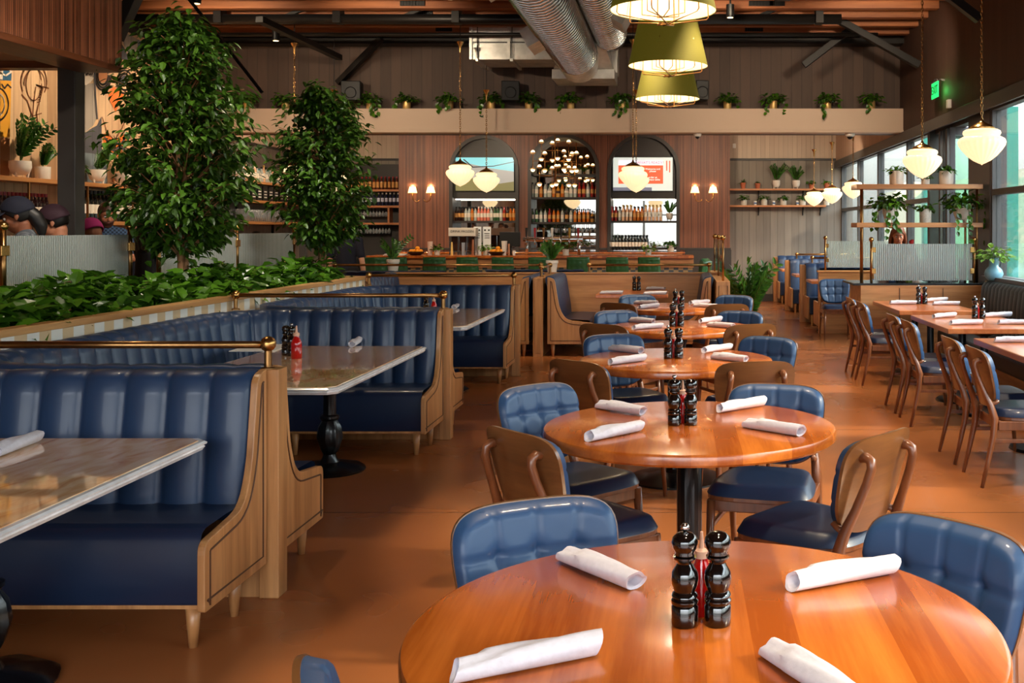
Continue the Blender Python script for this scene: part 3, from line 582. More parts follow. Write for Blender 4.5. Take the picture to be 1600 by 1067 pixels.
stroke([(124, 113), (126, 118), (128, 113), (130, 117), (132, 112), (133, 118), (135, 113), (135, 118), (137, 112), (138, 118), (140, 114), (141, 119), (143, 112), (144, 120)], 0.018, M_INK, 0.01)
stroke([(125, 118), (124, 115), (127, 114)], 0.015, M_INK, 0.01)
paint([(123, 132), (146, 130), (150, 185), (146, 195), (128, 212), (126, 180)], M_GREY)
paint([(127, 212), (140, 202), (151, 196), (158, 182), (159, 246), (146, 240), (127, 238)], M_DARK)
paint([(127, 238), (146, 240), (159, 246), (166, 250), (168, 298), (122, 292), (123, 250)], M_TEAL)
stroke([(146, 106), (148, 150), (151, 185)], 0.035, M_DARK, 0.01)
for r_ in (1.0, 0.82, 0.62): stroke(ell(160, 118, 13*r_, 23*r_, 26, 0, 360), 0.03, M_INK)
paint(ell(160, 115, 8, 14), M_RUST, 0.005)
for r_ in (1.0, 0.7): stroke(ell(194, 128, 12*r_, 18*r_, 24, 0, 360), 0.03, M_INK)
paint(ell(194, 126, 6, 8), M_DARK, 0.005)
paint([(160, 140), (168, 144), (178, 135), (188, 145), (196, 150), (188, 152), (184, 166), (180, 175), (172, 160), (168, 146)], M_ORA, 0.006)
stroke([(159, 183), (166, 205), (178, 220), (190, 200), (200, 176)], 0.016, M_BRN)
for sgn in (-1, 1):
    c0 = 179
    paint([(c0, 222), (c0+sgn*8, 212), (c0+sgn*16, 208), (c0+sgn*19, 214), (c0+sgn*17, 228), (c0+sgn*10, 234), (c0+sgn*16, 242), (c0+sgn*12, 252), (c0+sgn*3, 244)], M_ORA, 0.006)
    stroke([(c0, 222), (c0+sgn*8, 226), (c0+sgn*17, 214)], 0.03, M_DARK, 0.01); stroke([(c0, 236), (c0+sgn*7, 230), (c0+sgn*15, 232)], 0.05, M_DARK, 0.01)
stroke([(c0, 222), (c0-2, 212)], 0.012, M_INK, 0.01); stroke([(c0, 222), (c0+3, 212)], 0.012, M_INK, 0.01); stroke([(c0, 220), (c0, 246)], 0.03, M_INK, 0.012)
paint([(182, 62), (188, 66), (196, 78), (201, 94), (182, 92)], M_DARK); paint([(189, 48), (213, 60), (213, 92), (202, 92), (192, 66)], M_GREY, 0.003)
paint([(214, 61), (228, 68), (230, 92), (214, 92)], M_TEAL, 0.003)
cols = [mural_boards, mat('paint_blue', (34, 84, 116), 0.6), mat('paint_yellow', (216, 152, 40), 0.6), mat('paint_brown_line', (112, 66, 34), 0.6), boards('paint_grey', (128, 116, 106), (158, 146, 134), 0.16, 'Y', 0.035),
        boards('paint_slate', (56, 54, 60), (72, 70, 76), 0.16, 'Y', 0.035), mat('paint_orange', (206, 104, 34), 0.6), mat('paint_pale', (222, 206, 188), 0.6), boards('paint_teal_grey', (86, 96, 104), (110, 120, 126), 0.16, 'Y', 0.035), mat('paint_ink', (48, 36, 30), 0.6), mat('paint_rust', (176, 112, 66), 0.6)]
mural = mu.build('wall_left', cols); struct(mural)
struct(MB().box(XL-0.2, XL, 11.2, 17.2, 4.3, ZC).build('wall_left_top', darkgrey))
# ================================================================ seating and tables
# ---- dining chair: faces +Y, origin on the floor below the seat centre
def make_chair(cushion=blue_chair, seatm=None, wood_=chair_wood, shellm=shell_wood):
    t = thing('dining_chair', 'chair', 'chair')
    # shell outline: u across, v up; slight concave bend
    def pos(u, v, off):   # v 0..1 from bottom to top
        hw = 0.24-0.045*(1-v)**1.6
        x = u*hw; z = 0.475+0.365*v; y = -0.205-0.085*v-off - 0.035*(1-u*u)
        return x, y, z
    def shape(u, v):   # superellipse mapping of a square to a rounded outline
        uu, vv = u, 2*v-1; r = math.hypot(uu, vv)
        if r < 1e-6: return uu, v
        c, s_ = abs(uu)/r, abs(vv)/r; n_ = 4.6 if vv > 0 else 3.2; k = max(c, s_)/((c**n_+s_**n_)**(1/n_)); k = 1+(k-1)*min(1, max(abs(uu), abs(vv)))**1.5
        return uu*k, (vv*k+1)/2
    N = 14
    def shell(i, j, off):
        u, v = shape(-1+2*i/N, j/N); return pos(u, v, off)
    b = MB(); va = [shell(i, j, 0.0) for i in range(N+1) for j in range(N+1)]; vb = [shell(i, j, 0.013) for i in range(N+1) for j in range(N+1)]
    idx = lambda i, j: i*(N+1)+j; fs = []
    o = len(va)
    for i in range(N):
        for j in range(N):
            q = (idx(i, j), idx(i, j+1), idx(i+1, j+1), idx(i+1, j)); fs.append(q); fs.append(tuple(o+x for x in q[::-1]))
    ring = [idx(i, 0) for i in range(N)]+[idx(N, j) for j in range(N)]+[idx(i, N) for i in range(N, 0, -1)]+[idx(0, j) for j in range(N, 0, -1)]
    for a in range(len(ring)): c = ring[(a+1) % len(ring)]; fs.append((ring[a], c, o+c, o+ring[a]))
    b.add(va+vb, fs); b.build('backrest', shellm, t, auto=40)
    # tufted cushion
    NU, NV = 40, 30
    def dep(u, v):
        e = min(1-abs(u), 1); ez = min(v, 1-v)*2
        edge = max(0, 1-max(0, 1-e/0.14)**2.2)**0.5*max(0, 1-max(0, 1-ez/0.16)**2.2)**0.5
        h = 0.040*edge
        for su in (-0.5, 0, 0.5):
            h -= 0.008*math.exp(-((u-su)/0.030)**2)*edge
        for sv in (0.36, 0.66):
            h -= 0.007*math.exp(-((v-sv)/0.022)**2)*edge
            for su in (-0.5, 0, 0.5): h -= 0.012*math.exp(-((u-su)**2+((v-sv)*1.3)**2)/0.008)*edge
        return h
    def cu(i, j):
        u0, v0 = -1+2*i/NU, j/NV; u, v = shape(u0*0.985, 0.008+v0*0.984); x, y, z = pos(u, v, 0.0)
        return (x, y+dep(u0, v0), z)
    MB().grid(cu, NU, NV).build('back_cushion', cushion, t, smooth=True)
    # seat cushion (rounded trapezoid) and wooden tray below
    def seat(i, j, top):
        a = -1+2*i/20; c = -1+2*j/20
        x, v = shape(a, (c+1)/2); yy = 2*v-1; hw = 0.225+0.022*yy
        r = max(abs(a), abs(c)); h = 0.05*(1-max(0, (r-0.72)/0.28)**2.5)**0.5 if r < 1 else 0
        return (x*hw, yy*0.235, 0.425+(h if top else 0)+0.006*(0 if not top else -math.cos(a*1.4)+1)*0.5)
    m_ = MB(); m_.grid(lambda i, j: seat(i, j, True), 20, 20); m_.build('seat', seatm or blue_seat, t, smooth=True)
    fr = MB(); n_ = len([0])
    out = [(shape(a, (c+1)/2)) for a, c in [(-1+2*i/10, -1) for i in range(10)]+[(1, -1+2*i/10) for i in range(10)]+[(1-2*i/10, 1) for i in range(10)]+[(-1, 1-2*i/10) for i in range(10)]]
    out = [(x*(0.222+0.022*(2*v-1)), (2*v-1)*0.232) for x, v in out]
    fr.prism(out, 0.405, 0.427, 'Z'); fr.box(-0.19, 0.19, 0.175, 0.20, 0.355, 0.407); fr.box(-0.185, 0.185, -0.215, -0.19, 0.35, 0.405)
    for s in (-1, 1): fr.bar((s*0.205, -0.215, 0.378), (s*0.208, 0.20, 0.378), 0.026, 0.055)
    fr.build('seat_frame', wood_, t, bevel=0.004)
    for s in (-1, 1):
        # rear leg carries on up behind the shell as a prong with a hooked top
        pts = [(s*0.208, -0.315, 0), (s*0.206, -0.278, 0.16), (s*0.204, -0.244, 0.32), (s*0.200, -0.235, 0.42), (s*0.190, -0.258, 0.50), (s*0.174, -0.292, 0.58), (s*0.160, -0.330, 0.68), (s*0.154, -0.346, 0.735), (s*0.152, -0.343, 0.762), (s*0.150, -0.325, 0.772), (s*0.150, -0.292, 0.768)]
        m_ = MB().tube(pts, [0.011, 0.015, 0.020, 0.024, 0.021, 0.017, 0.0165, 0.017, 0.019, 0.019, 0.017], 10)
        m_.tube([(s*0.190, -0.262, 0.505), (s*0.185, -0.225, 0.515), (s*0.183, -0.208, 0.53)], [0.017, 0.012, 0.013], 8)
        m_.build('leg', wood_, t, smooth=True)
        MB().tube([(s*0.215, 0.225, 0), (s*0.208, 0.21, 0.2), (s*0.203, 0.195, 0.40)], [0.011, 0.016, 0.021], 10).build('leg', wood_, t, smooth=True)
        MB().bar((s*0.206, -0.25, 0.285), (s*0.206, 0.205, 0.285), 0.016, 0.024).build('stretcher', wood_, t, bevel=0.004)
    return Proto(t)
chair = make_chair()
def put_chair(x, y, face, label, group, proto=chair, back=True):
    """x, y of the top of the backrest (or the seat centre), face = heading in degrees"""
    a = R(face); f = Vector((math.cos(a), math.sin(a)))
    if back: x, y = x+f.x*0.27, y+f.y*0.27
    return proto.put((x, y, 0), a-PI/2, label, group)

# ---- pepper and salt mills, sauce bottles, napkins
def make_mill(knob):
    t = thing('pepper_mill' if knob else 'salt_mill', 'mill', 'mill')
    pr = [(0.0, 0), (0.026, 0), (0.028, 0.004), (0.028, 0.040), (0.0255, 0.043), (0.0285, 0.047), (0.0285, 0.052), (0.025, 0.056), (0.028, 0.061), (0.0265, 0.066), (0.022, 0.070), (0.0275, 0.085), (0.029, 0.097), (0.027, 0.110), (0.020, 0.121), (0.0165, 0.128), (0.0185, 0.134), (0.024, 0.138), (0.0245, 0.142), (0.0, 0.142)]
    MB().lathe(pr, 24).build('body', mill_m, t, auto=40)
    MB().lathe([(0.0, 0.142), (0.019, 0.142), (0.022, 0.147), (0.020, 0.151), (0.026, 0.160), (0.028, 0.170), (0.0255, 0.181), (0.017, 0.189), (0.008, 0.192), (0.0, 0.192)], 24).build('head', mill_m, t, smooth=True)
    if knob: MB().lathe([(0.004, 0.19), (0.004, 0.195), (0.009, 0.198), (0.010, 0.204), (0.006, 0.209), (0.0, 0.210)], 14).build('knob', chrome, t, smooth=True)
    return Proto(t)
pmill, smill = make_mill(True), make_mill(False)
def make_sauce():
    t = thing('sauce_bottle', 'bottle', 'bottle')
    MB().lathe([(0.0, 0), (0.024, 0), (0.026, 0.004), (0.026, 0.075), (0.024, 0.09), (0.014, 0.112), (0.013, 0.12), (0.0, 0.12)], 20).build('body', red_sauce, t, auto=40)
    MB().lathe([(0.0, 0.12), (0.015, 0.12), (0.015, 0.135), (0.006, 0.14), (0.003, 0.175), (0.0, 0.176)], 14).build('nozzle_cap', mat('peach_nozzle', (222, 176, 150), 0.5), t, auto=40)
    return Proto(t)
sauce = make_sauce()
def make_napkin(seed):
    rr = random.Random(seed); t = thing('napkin_roll', 'napkin', 'napkin'); L = 0.28; N = 18; SG = 20; m_ = MB()
    tw = rr.uniform(-0.5, 0.5); fl = rr.uniform(0.70, 0.82)
    ring = []
    for i in range(N+1):
        s = i/N; x = -L/2+L*s
        for k in range(SG):
            a = 2*PI*k/SG; r0 = 0.0265*(1+0.10*math.sin(a*2+s*3+tw)+0.05*math.sin(5*a+7*s))*(0.92 + 0.10*math.sin(PI*s)) + (0.0035 if ((s-0.18) > (a/(2*PI))*0.22) else 0)
            ring.append((x+0.010*math.sin(a+tw)*(1 if i in (0, N) else 0), r0*math.cos(a), max(0.0005, r0*fl*(1+math.sin(a)))))
    fs = [(i*SG+k, i*SG+(k+1) % SG, (i+1)*SG+(k+1) % SG, (i+1)*SG+k) for i in range(N) for k in range(SG)]
    m_.add(ring, fs)
    # rolled ends: an inward spiral lip
    for e, x0 in ((0, -L/2), (N, L/2)):
        sg = 1 if e else -1; base = ring[e*SG:(e+1)*SG]; inner = [(p[0]-sg*0.004, p[1]*0.72, 0.020+(p[2]-0.020)*0.72) for p in base]; deep = [(p[0]-sg*0.03, p[1]*0.62, 0.020+(p[2]-0.020)*0.62) for p in base]
        m_.add(base+inner+deep, [(k, (k+1) % SG, SG+(k+1) % SG, SG+k) for k in range(SG)]+[(SG+k, SG+(k+1) % SG, 2*SG+(k+1) % SG, 2*SG+k) for k in range(SG)]+[tuple(range(2*SG, 3*SG))])
    m_.build('rolled_cloth', linen, t, auto=50)
    f = MB(); q = rr.choice((-1, 1))
    f.grid(lambda i, j: (q*(0.02+0.045*j/6), 0.018+0.022*i/4+0.004*j/6, 0.001+0.006*(1-i/4)), 4, 6).build('loose_corner', linen, t, smooth=True)
    return Proto(t)
naps = [make_napkin(i) for i in range(4)]
def put_napkin(a, b, z, label, group, k=0):
    ax, ay = a; bx, by = b
    return naps[k % 4].put(((ax+bx)/2, (ay+by)/2, z), math.atan2(by-ay, bx-ax), label, group)
def px_pt(px, py, z=0.765):
    d_ = (HC-z)*F/(py-VY); return ((px-VX)*d_/F, d_)

# ---- round tables
def round_table(loc, lb):
    t = thing('round_table', lb, 'table', (loc[0], loc[1], 0), 0, 'round dining tables in the centre row')
    MB().lathe([(0.0, 0.71), (0.585, 0.71), (0.604, 0.714), (0.610, 0.722), (0.610, 0.748), (0.606, 0.757), (0.598, 0.760), (0.0, 0.760)], 96).build('tabletop', table_wood, t, auto=30)
    MB().lathe([(0.0, 0.0), (0.30, 0.0), (0.30, 0.012), (0.24, 0.025), (0.075, 0.05), (0.055, 0.07)]+[(0.052, z/10) for z in range(1, 7)]+[(0.07, 0.66), (0.16, 0.69), (0.16, 0.71), (0, 0.71)], 32, flute=16, fl_amp=0.02, ripple=[0]*4+[0, 1]+[1]*6+[0]*4).build('pedestal', iron, t, auto=30)
    return t
T = [(0.052, 2.17), (0.046, 4.41), (-0.015, 6.65), (0.01, 8.85), (-0.02, 11.1)]
names = ['nearest', 'second', 'third', 'fourth', 'farthest']
for (x, y), nm in zip(T, names):
    round_table((x, y), 'round oak table on a black pedestal, %s of the five in the centre row' % nm if nm in ('nearest', 'farthest') else 'round oak table on a black pedestal, %s from the front in the centre row' % nm)
CH = [
 [('BL', -.38, 2.83, -65), ('BR', .66, 2.63, -135), ('FL', -.555, 1.71, 25)],
 [('BL', -.66, 4.97, -45), ('FL', -.57, 3.90, 42), ('FR', .72, 3.86, 140), ('BR', .46, 4.97, -105)],
 [('BL', -.45, 7.37, -65), ('FL', -.56, 5.97, 50), ('FR', .43, 5.93, 100), ('BR', .61, 7.22, -125)],
 [('BL', -.56, 9.55, -60), ('FL', -.58, 8.25, 60), ('FR', .56, 8.25, 115), ('BR', .55, 9.5, -115)],
 [('BL', -.46, 11.88, -65), ('FL', -.60, 10.6, 55), ('FR', .48, 10.45, 105), ('BR', .62, 11.78, -115)]]
pos_txt = {'BL': 'far left side, blue cushion showing', 'BR': 'far right side, blue cushion showing', 'FL': 'near left side, wooden back showing', 'FR': 'near right side, wooden back showing'}
for i, cs in enumerate(CH):
    for c, x, y, f in cs:
        lb = 'walnut dining chair at the %s round table, %s' % (names[i], pos_txt[c])
        if i == 0 and c == 'FL': lb = 'dining chair at the nearest round table, only its back corner in view'
        put_chair(x, y, f, lb, 'dining chairs round the oak tables')
# things standing on the round tables
for i, (px, py) in enumerate([(1095, 976), (1066, 664), (1052, 560), (1057, 510), (1060, 483)]):
    x, y = px_pt(px, py, 0.76)
    g = 0.033
    pmill.put((x-g, y, 0.7605), 0.3*i, 'black pepper mill with chrome knob on the %s round table' % names[i], 'pepper mills')
    smill.put((x+g+0.002, y+0.004, 0.7605), 1.1*i, 'black knobless salt mill on the %s round table' % names[i], 'salt mills')
    sauce.put((x+0.003, y+0.062, 0.7605), i, 'red sauce bottle behind the mills on the %s round table' % names[i], 'red sauce bottles')
NP = {0: [((878, 872), (1000, 922)), ((1228, 922), (1402, 890)), ((700, 1064), (942, 1016)), ((1222, 1036), (1318, 1098))],
      1: [((932, 636), (1008, 648)), ((1124, 643), (1192, 632)), ((911, 690), (1006, 670)), ((1152, 664), (1268, 683))]}
ord4 = ['far left', 'far right', 'near left', 'near right']
for i in range(5):
    for j in range(4):
        if i in NP: a, b = NP[i][j]; a, b = px_pt(*a), px_pt(*b)
        else:
            rel = [((-.43, .44), (-.19, .25)), ((.14, .30), (.35, .50)), ((-.41, -.34), (-.17, -.10)), ((.20, .0), (.46, -.22))][j]
            jt = random.Random(i*7+j); dx, dy = jt.uniform(-.03, .03), jt.uniform(-.03, .03)
            a = (T[i][0]+rel[0][0]+dx, T[i][1]+rel[0][1]+dy); b = (T[i][0]+rel[1][0]+dx, T[i][1]+rel[1][1]-dy)
        put_napkin(a, b, 0.7605, 'white linen napkin roll on the %s round table, %s of its four' % (names[i], ord4[j]), 'rolled linen napkins', i*3+j)

# ---- booths
def side_panel_profile():   # (n, z): n = distance from the divider centre toward the table
    pts = [(0.035, 0.155), (0.62, 0.155), (0.62, 0.415), (0.265, 0.455), (0.185, 0.60), (0.125, 0.965), (0.035, 0.985)]
    return rounded(pts, [0, 0.015, 0.045, 0.10, 0.12, 0.05, 0], 5)
def inset_poly(poly, d_):
    out = []; n = len(poly)
    for i in range(n):
        p = Vector(poly[i]); a = Vector(poly[i-1]); b = Vector(poly[(i+1) % n])
        e1 = (p-a); e2 = (b-p)
        if e1.length < 1e-6 or e2.length < 1e-6: continue
        n1 = Vector((-e1.y, e1.x)).normalized(); n2 = Vector((-e2.y, e2.x)).normalized(); k = (n1+n2)
        if k.length < 1e-3: continue
        k = k.normalized(); out.append(p+k*d_/max(0.5, k.dot(n1)))
    return [tuple(o) for o in out]
def end_panel(origin, nd, xd, parent, thick=0.03, woodm=oak):
    """moulded wooden bench end; nd = direction from divider to table, xd = outward direction"""
    prof = side_panel_profile(); O = Vector(origin); nd = Vector(nd); xd = Vector(xd); up = Vector((0, 0, 1))
    f = lambda p, k: O+nd*p[0]+up*p[1]+xd*k
    n = len(prof); m_ = MB(); vs = [f(p, 0) for p in prof]+[f(p, thick) for p in prof]
    m_.add(vs, [tuple(range(n)), tuple(range(2*n-1, n-1, -1))]+[(i, i+n, (i+1) % n+n, (i+1) % n) for i in range(n)])
    o = m_.build('end_panel', woodm, parent, bevel=0.004, seg=2)
    ins = inset_poly(prof, 0.042); g = MB()
    g.tube([f(p, thick+0.0005) for p in ins], 0.0045, 6, closed=True, flat=1.0)
    g.build('groove', oak_dark, o)
def leg_mb(x, y): return MB().tube([(x, y, 0), (x, y, 0.165)], [0.016, 0.030], 12)
def offset_path(kind, x_end, x_back, y0, y1, n_off, rad):
    """points and inward normals along the back line of a booth, at inward offset n_off"""
    sg = 1 if x_back < x_end else -1
    pts = []
    def arc(cx_, cy_, r, a0, a1, k=14):
        for i in range(k+1):
            a = a0+(a1-a0)*i/k; pts.append((cx_+sg*r*math.cos(a), cy_+r*math.sin(a)))
    xb = x_back+sg*n_off; r = max(rad-n_off, 0.05)
    if kind == 'U':
        pts.append((x_end, y0+n_off)); arc(x_back+sg*(n_off+r), y0+n_off+r, r, -PI/2, -PI); arc(x_back+sg*(n_off+r), y1-n_off-r, r, PI, PI/2); pts.append((x_end, y1-n_off))
    elif kind == 'L1':   # far bench with the long side, as seen from inside
        pts.append((x_back+sg*n_off, y0)); arc(x_back+sg*(n_off+r), y1-n_off-r, r, PI, PI/2); pts.append((x_end, y1-n_off))
    elif kind == 'F': pts.append((x_back, y1-n_off)); pts.append((x_end, y1-n_off))
    elif kind == 'N': pts.append((x_end, y0+n_off)); pts.append((x_back, y0+n_off))
    return [Vector(p) for p in pts]
def resample(pts, n):
    L = [0]
    for a, b in zip(pts, pts[1:]): L.append(L[-1]+(b-a).length)
    out = []; j = 0
    for i in range(n+1):
        s = L[-1]*i/n
        while j < len(L)-2 and L[j+1] < s: j += 1
        t = (s-L[j])/max(L[j+1]-L[j], 1e-9); out.append(pts[j].lerp(pts[j+1], min(max(t, 0), 1)))
    return out, L[-1]
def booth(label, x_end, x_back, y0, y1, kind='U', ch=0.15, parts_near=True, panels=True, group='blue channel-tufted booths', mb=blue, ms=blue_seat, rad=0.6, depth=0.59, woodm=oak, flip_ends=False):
    t = thing('banquette_booth', label, 'booth', (0, 0, 0), 0, group)
    base = offset_path(kind, x_end, x_back, y0, y1, 0.045, rad); _, LB = resample(base, 1)
    nch = max(2, round(LB/ch)); per = 10; NS = nch*per
    P0, _ = resample(base, NS); inn = offset_path(kind, x_end, x_back, y0, y1, 0.25, rad)
    # inward normals by turning the tangent; pick the side that points to the inner path
    nor = []
    for i in range(NS+1):
        tg = (P0[min(i+1, NS)]-P0[max(i-1, 0)]).normalized(); n_ = Vector((-tg.y, tg.x)); nor.append(n_)
    mid = sum(inn, Vector((0, 0)))/len(inn)
    q = resample(inn, 10)[0]; i0 = NS//2
    near = min(q, key=lambda a: (a-P0[0]).length)
    if (near-P0[0]).dot(nor[0]) < 0: nor = [-a for a in nor]
    prof = [(0.150, 0.40), (0.150, 0.46), (0.142, 0.56), (0.122, 0.70), (0.102, 0.82), (0.090, 0.90), (0.080, 0.945), (0.058, 0.975), (0.030, 0.990), (0.0, 0.992), (-0.03, 0.985), (-0.035, 0.94)]
    def fn(i, j):
        ph = (i % per)/per; c = abs(math.sin(PI*ph)) ** 0.55 if i % per else 0.0
        n_, z = prof[j]; k = c*0.034*(1.0 if j < 7 else (0.8 if j == 7 else 0.45 if j == 8 else 0.25)); p = P0[i]+nor[i]*(n_-0.012+k*(1 if j < 8 else 0.4))
        return (p.x, p.y, z-0.010+(k*0.5 if j >= 6 else 0))
    MB().grid(fn, NS, len(prof)-1).build('back_cushion', mb, t, smooth=True)
    # seat: front line further in
    sa = resample(offset_path(kind, x_end, x_back, y0, y1, 0.14, rad), 60)[0]; sb = resample(offset_path(kind, x_end, x_back, y0, y1, depth, rad), 60)[0]
    sp = [(0, 0.452, 0), (0.5, 0.458, 0), (0.9, 0.452, 0), (0.97, 0.440, 0), (1.0, 0.415, 0), (1.0, 0.30, 0), (1.0, 0.185, 0), (0.98, 0.172, 0)]
    def fs_(i, j): a, z, _ = sp[j]; p = sa[i].lerp(sb[i], a); return (p.x, p.y, z)
    MB().grid(fs_, 60, len(sp)-1).build('seat_cushion', ms, t, smooth=True)
    bs = resample(offset_path(kind, x_end, x_back, y0, y1, 0.06, rad), 60)[0]; bf = resample(offset_path(kind, x_end, x_back, y0, y1, depth-0.015, rad), 60)[0]
    w = MB(); w.grid(lambda i, j: ((bs[i].x, bs[i].y, 0.155), (bf[i].x, bf[i].y, 0.155), (bf[i].x, bf[i].y, 0.172), (bs[i].x, bs[i].y, 0.172))[j], 60, 3); w.build('base_rail', woodm, t)
    sg = 1 if x_end > x_back else -1
    ends = []
    if kind in ('U', 'N'): ends.append((y0, 1))
    if kind in ('U', 'L1', 'F'): ends.append((y1, -1))
    for yy, nd in ends:
        end_panel((x_end, yy, 0), (0, nd, 0), (sg, 0, 0), t, woodm=woodm)
        for xx in (x_end-sg*0.05, x_end-sg*0.9):
            leg_mb(xx, yy+nd*(depth-0.05)).build('leg', woodm, t, smooth=True)
        leg_mb(x_end-sg*0.03, yy+nd*0.22).build('leg', woodm, t, smooth=True)
    return t
def divider(label, x0, x1, y, ztop=0.965, post_at=None, th=0.035, group='oak dividers between the booths'):
    t = thing('booth_divider', label, 'divider', (0, 0, 0), 0, group)
    MB().box(x0, x1, y-th, y+th, 0.0, ztop).build('panel', oak, t, bevel=0.003)
    pw = 0.05
    MB().box(post_at-0.01, post_at+0.075, y-pw, y+pw, 0, ztop+0.015).build('post', oak, t, bevel=0.004)
    return t
def rail(label, a, b, posts, z=1.08, zb=0.985, r=0.016, ball=True, group='brass booth rails'):
    t = thing('brass_rail', label, 'rail', (0, 0, 0), 0, group); a = Vector((*a, z)); b = Vector((*b, z))
    MB().tube([a, b], r, 12).build('rail_tube', brass, t, smooth=True)
    for k in posts:
        p = a.lerp(b, k); m_ = MB().tube([(p.x, p.y, zb), (p.x, p.y, z)], 0.016, 12); m_.lathe([(0.030, zb-0.005), (0.030, zb+0.006), (0.018, zb+0.010)], 14, (p.x, p.y, 0)); m_.build('post', brass, t, auto=40)
        if ball and k in (0, 1):
            MB().sphere((p.x, p.y, z+0.004), 0.034, 16).build('ball_finial', brass_light, t, smooth=True)
    return t
XE, XB = -1.785, -3.37; YD = [1.14, 4.54, 7.92, 11.33]
bl = ['blue curved booth nearest the camera, behind the nearest marble table', 'blue curved booth in the middle of the left row, round the second marble table', 'blue curved booth farthest along the left row, round the third marble table']
booth(bl[0], XE, XB, 2.6, YD[1]-0.03, 'L1', 0.172)
booth(bl[1], XE, XB, YD[1]+0.03, YD[2]-0.03, 'U', 0.158)
booth(bl[2], XE, XB, YD[2]+0.03, YD[3]-0.03, 'U', 0.158)
for i, y in enumerate(YD[1:]):
    nm = ['nearest', 'second', 'third'][i]
    divider('slim oak divider with end post between blue booths, %s along the left row' % nm, XB+0.01, XE, y, post_at=XE)
    rail('brass rail with ball ends on top of the %s divider of the left booths' % nm, (XB+0.03, y), (XE+0.01, y), (0, 1), zb=0.975)
# ---- marble tables
def marble_table(lb, x0, x1, y0, y1, bases):
    t = thing('marble_table', lb, 'table', ((x0+x1)/2, (y0+y1)/2, 0), 0, 'marble booth tables'); hx, hy = (x1-x0)/2, (y1-y0)/2
    c = 0.045; oct_ = lambda e: [(-hx-e+c, -hy-e), (hx+e-c, -hy-e), (hx+e, -hy-e+c), (hx+e, hy+e-c), (hx+e-c, hy+e), (-hx-e+c, hy+e), (-hx-e, hy+e-c), (-hx-e, -hy-e+c)]
    MB().prism(oct_(-0.022), 0.752, 0.7602, 'Z').build('tabletop', marble, t, bevel=0.002)
    pr = [(-0.022, 0.752), (-0.022, 0.757), (-0.006, 0.7565), (0.002, 0.750), (0.0, 0.744), (-0.008, 0.740), (-0.004, 0.735), (-0.012, 0.722), (-0.05, 0.720), (-0.05, 0.752)]
    m_ = MB(); rings = [[(x, y, z) for x, y in oct_(e)] for e, z in pr]; vs = [v for r in rings for v in r]; nn = 8
    fs = [(i*nn+k, i*nn+(k+1) % nn, (i+1)*nn+(k+1) % nn, (i+1)*nn+k) for i in range(len(rings)-1) for k in range(nn)]
    m_.add(vs, fs); m_.build('moulded_edge', marble_edge, t)
    for by in bases:
        b = by-(y0+y1)/2
        m_ = MB().lathe([(0.0, 0.0), (0.225, 0.0), (0.23, 0.012), (0.19, 0.035), (0.12, 0.05), (0.06, 0.06), (0.045, 0.09), (0.04, 0.11), (0.062, 0.15), (0.08, 0.22), (0.07, 0.29), (0.048, 0.33), (0.062, 0.345), (0.062, 0.36), (0.042, 0.37), (0.040, 0.62), (0.055, 0.64), (0.13, 0.70), (0.13, 0.72), (0, 0.72)], 32, (0, b, 0), flute=8, fl_amp=0.09, ripple=[0, 0, 0.2, 0.6, 0.8, 0.4, 0, 0, .6, 1, 1, .5, 0, 0, .3, .3, 0, 0, 0, 0])
        m_.build('pedestal', iron, t, auto=40)
    return t
marble_table('pink-white marble table with moulded edge, nearest the camera', -2.95, -1.84, 2.0, 4.14, (2.5, 3.62))
marble_table('marble table with moulded edge in the middle booth of the left row', -2.80, -1.765, 5.42, 7.39, (5.95, 6.87))
marble_table('marble table with moulded edge in the farthest booth of the left row', -2.80, -1.785, 8.85, 10.85, (9.4, 10.3))
put_napkin(px_pt(-30, 722), px_pt(74, 682), 0.761, 'white linen napkin roll on the nearest marble table', 'rolled linen napkins', 1)
put_napkin(px_pt(543, 546), px_pt(566, 531), 0.761, 'white linen napkin roll on the middle marble table', 'rolled linen napkins', 2)
put_napkin(px_pt(703, 487), px_pt(719, 476), 0.761, 'white linen napkin roll on the farthest marble table', 'rolled linen napkins', 3)
def card(lb, a, b, rz, w=0.30, h=0.36):
    o = MB().prism(rounded([(-w/2, -h/2), (w/2, -h/2), (w/2, h/2), (-w/2, h/2)], 0.01, 3), 0, 0.004, 'Z').build('menu_sheet', white_p, loc=(a, b, 0.7612), rot=(0, 0, rz)); tag(o, lb, 'menu')
x, y = px_pt(410, 546); card('white menu sheet lying flat on the middle marble table', x-0.05, y+0.12, 0.05, 0.30, 0.42)
x, y = px_pt(452, 556); pmill.put((x, y+0.04, 0.7605), 0, 'black pepper mill beside the red bottle on the middle marble table', 'pepper mills')
smill.put((x-0.055, y+0.09, 0.7605), 0, 'black salt mill on the middle marble table, behind the pepper mill', 'salt mills')
x, y = px_pt(465, 558); sauce.put((x, y-0.02, 0.7605), 0, 'red sauce bottle standing in front of the mills on the middle marble table', 'red sauce bottles', scale=(1.3, 1.3, 1.18))
x, y = px_pt(676, 492); sauce.put((x, y+0.05, 0.7605), 0, 'red sauce bottle on the farthest marble table', 'red sauce bottles', scale=1.1)
pmill.put((x-0.09, y+0.12, 0.7605), 0, 'black pepper mill on the farthest marble table', 'pepper mills')

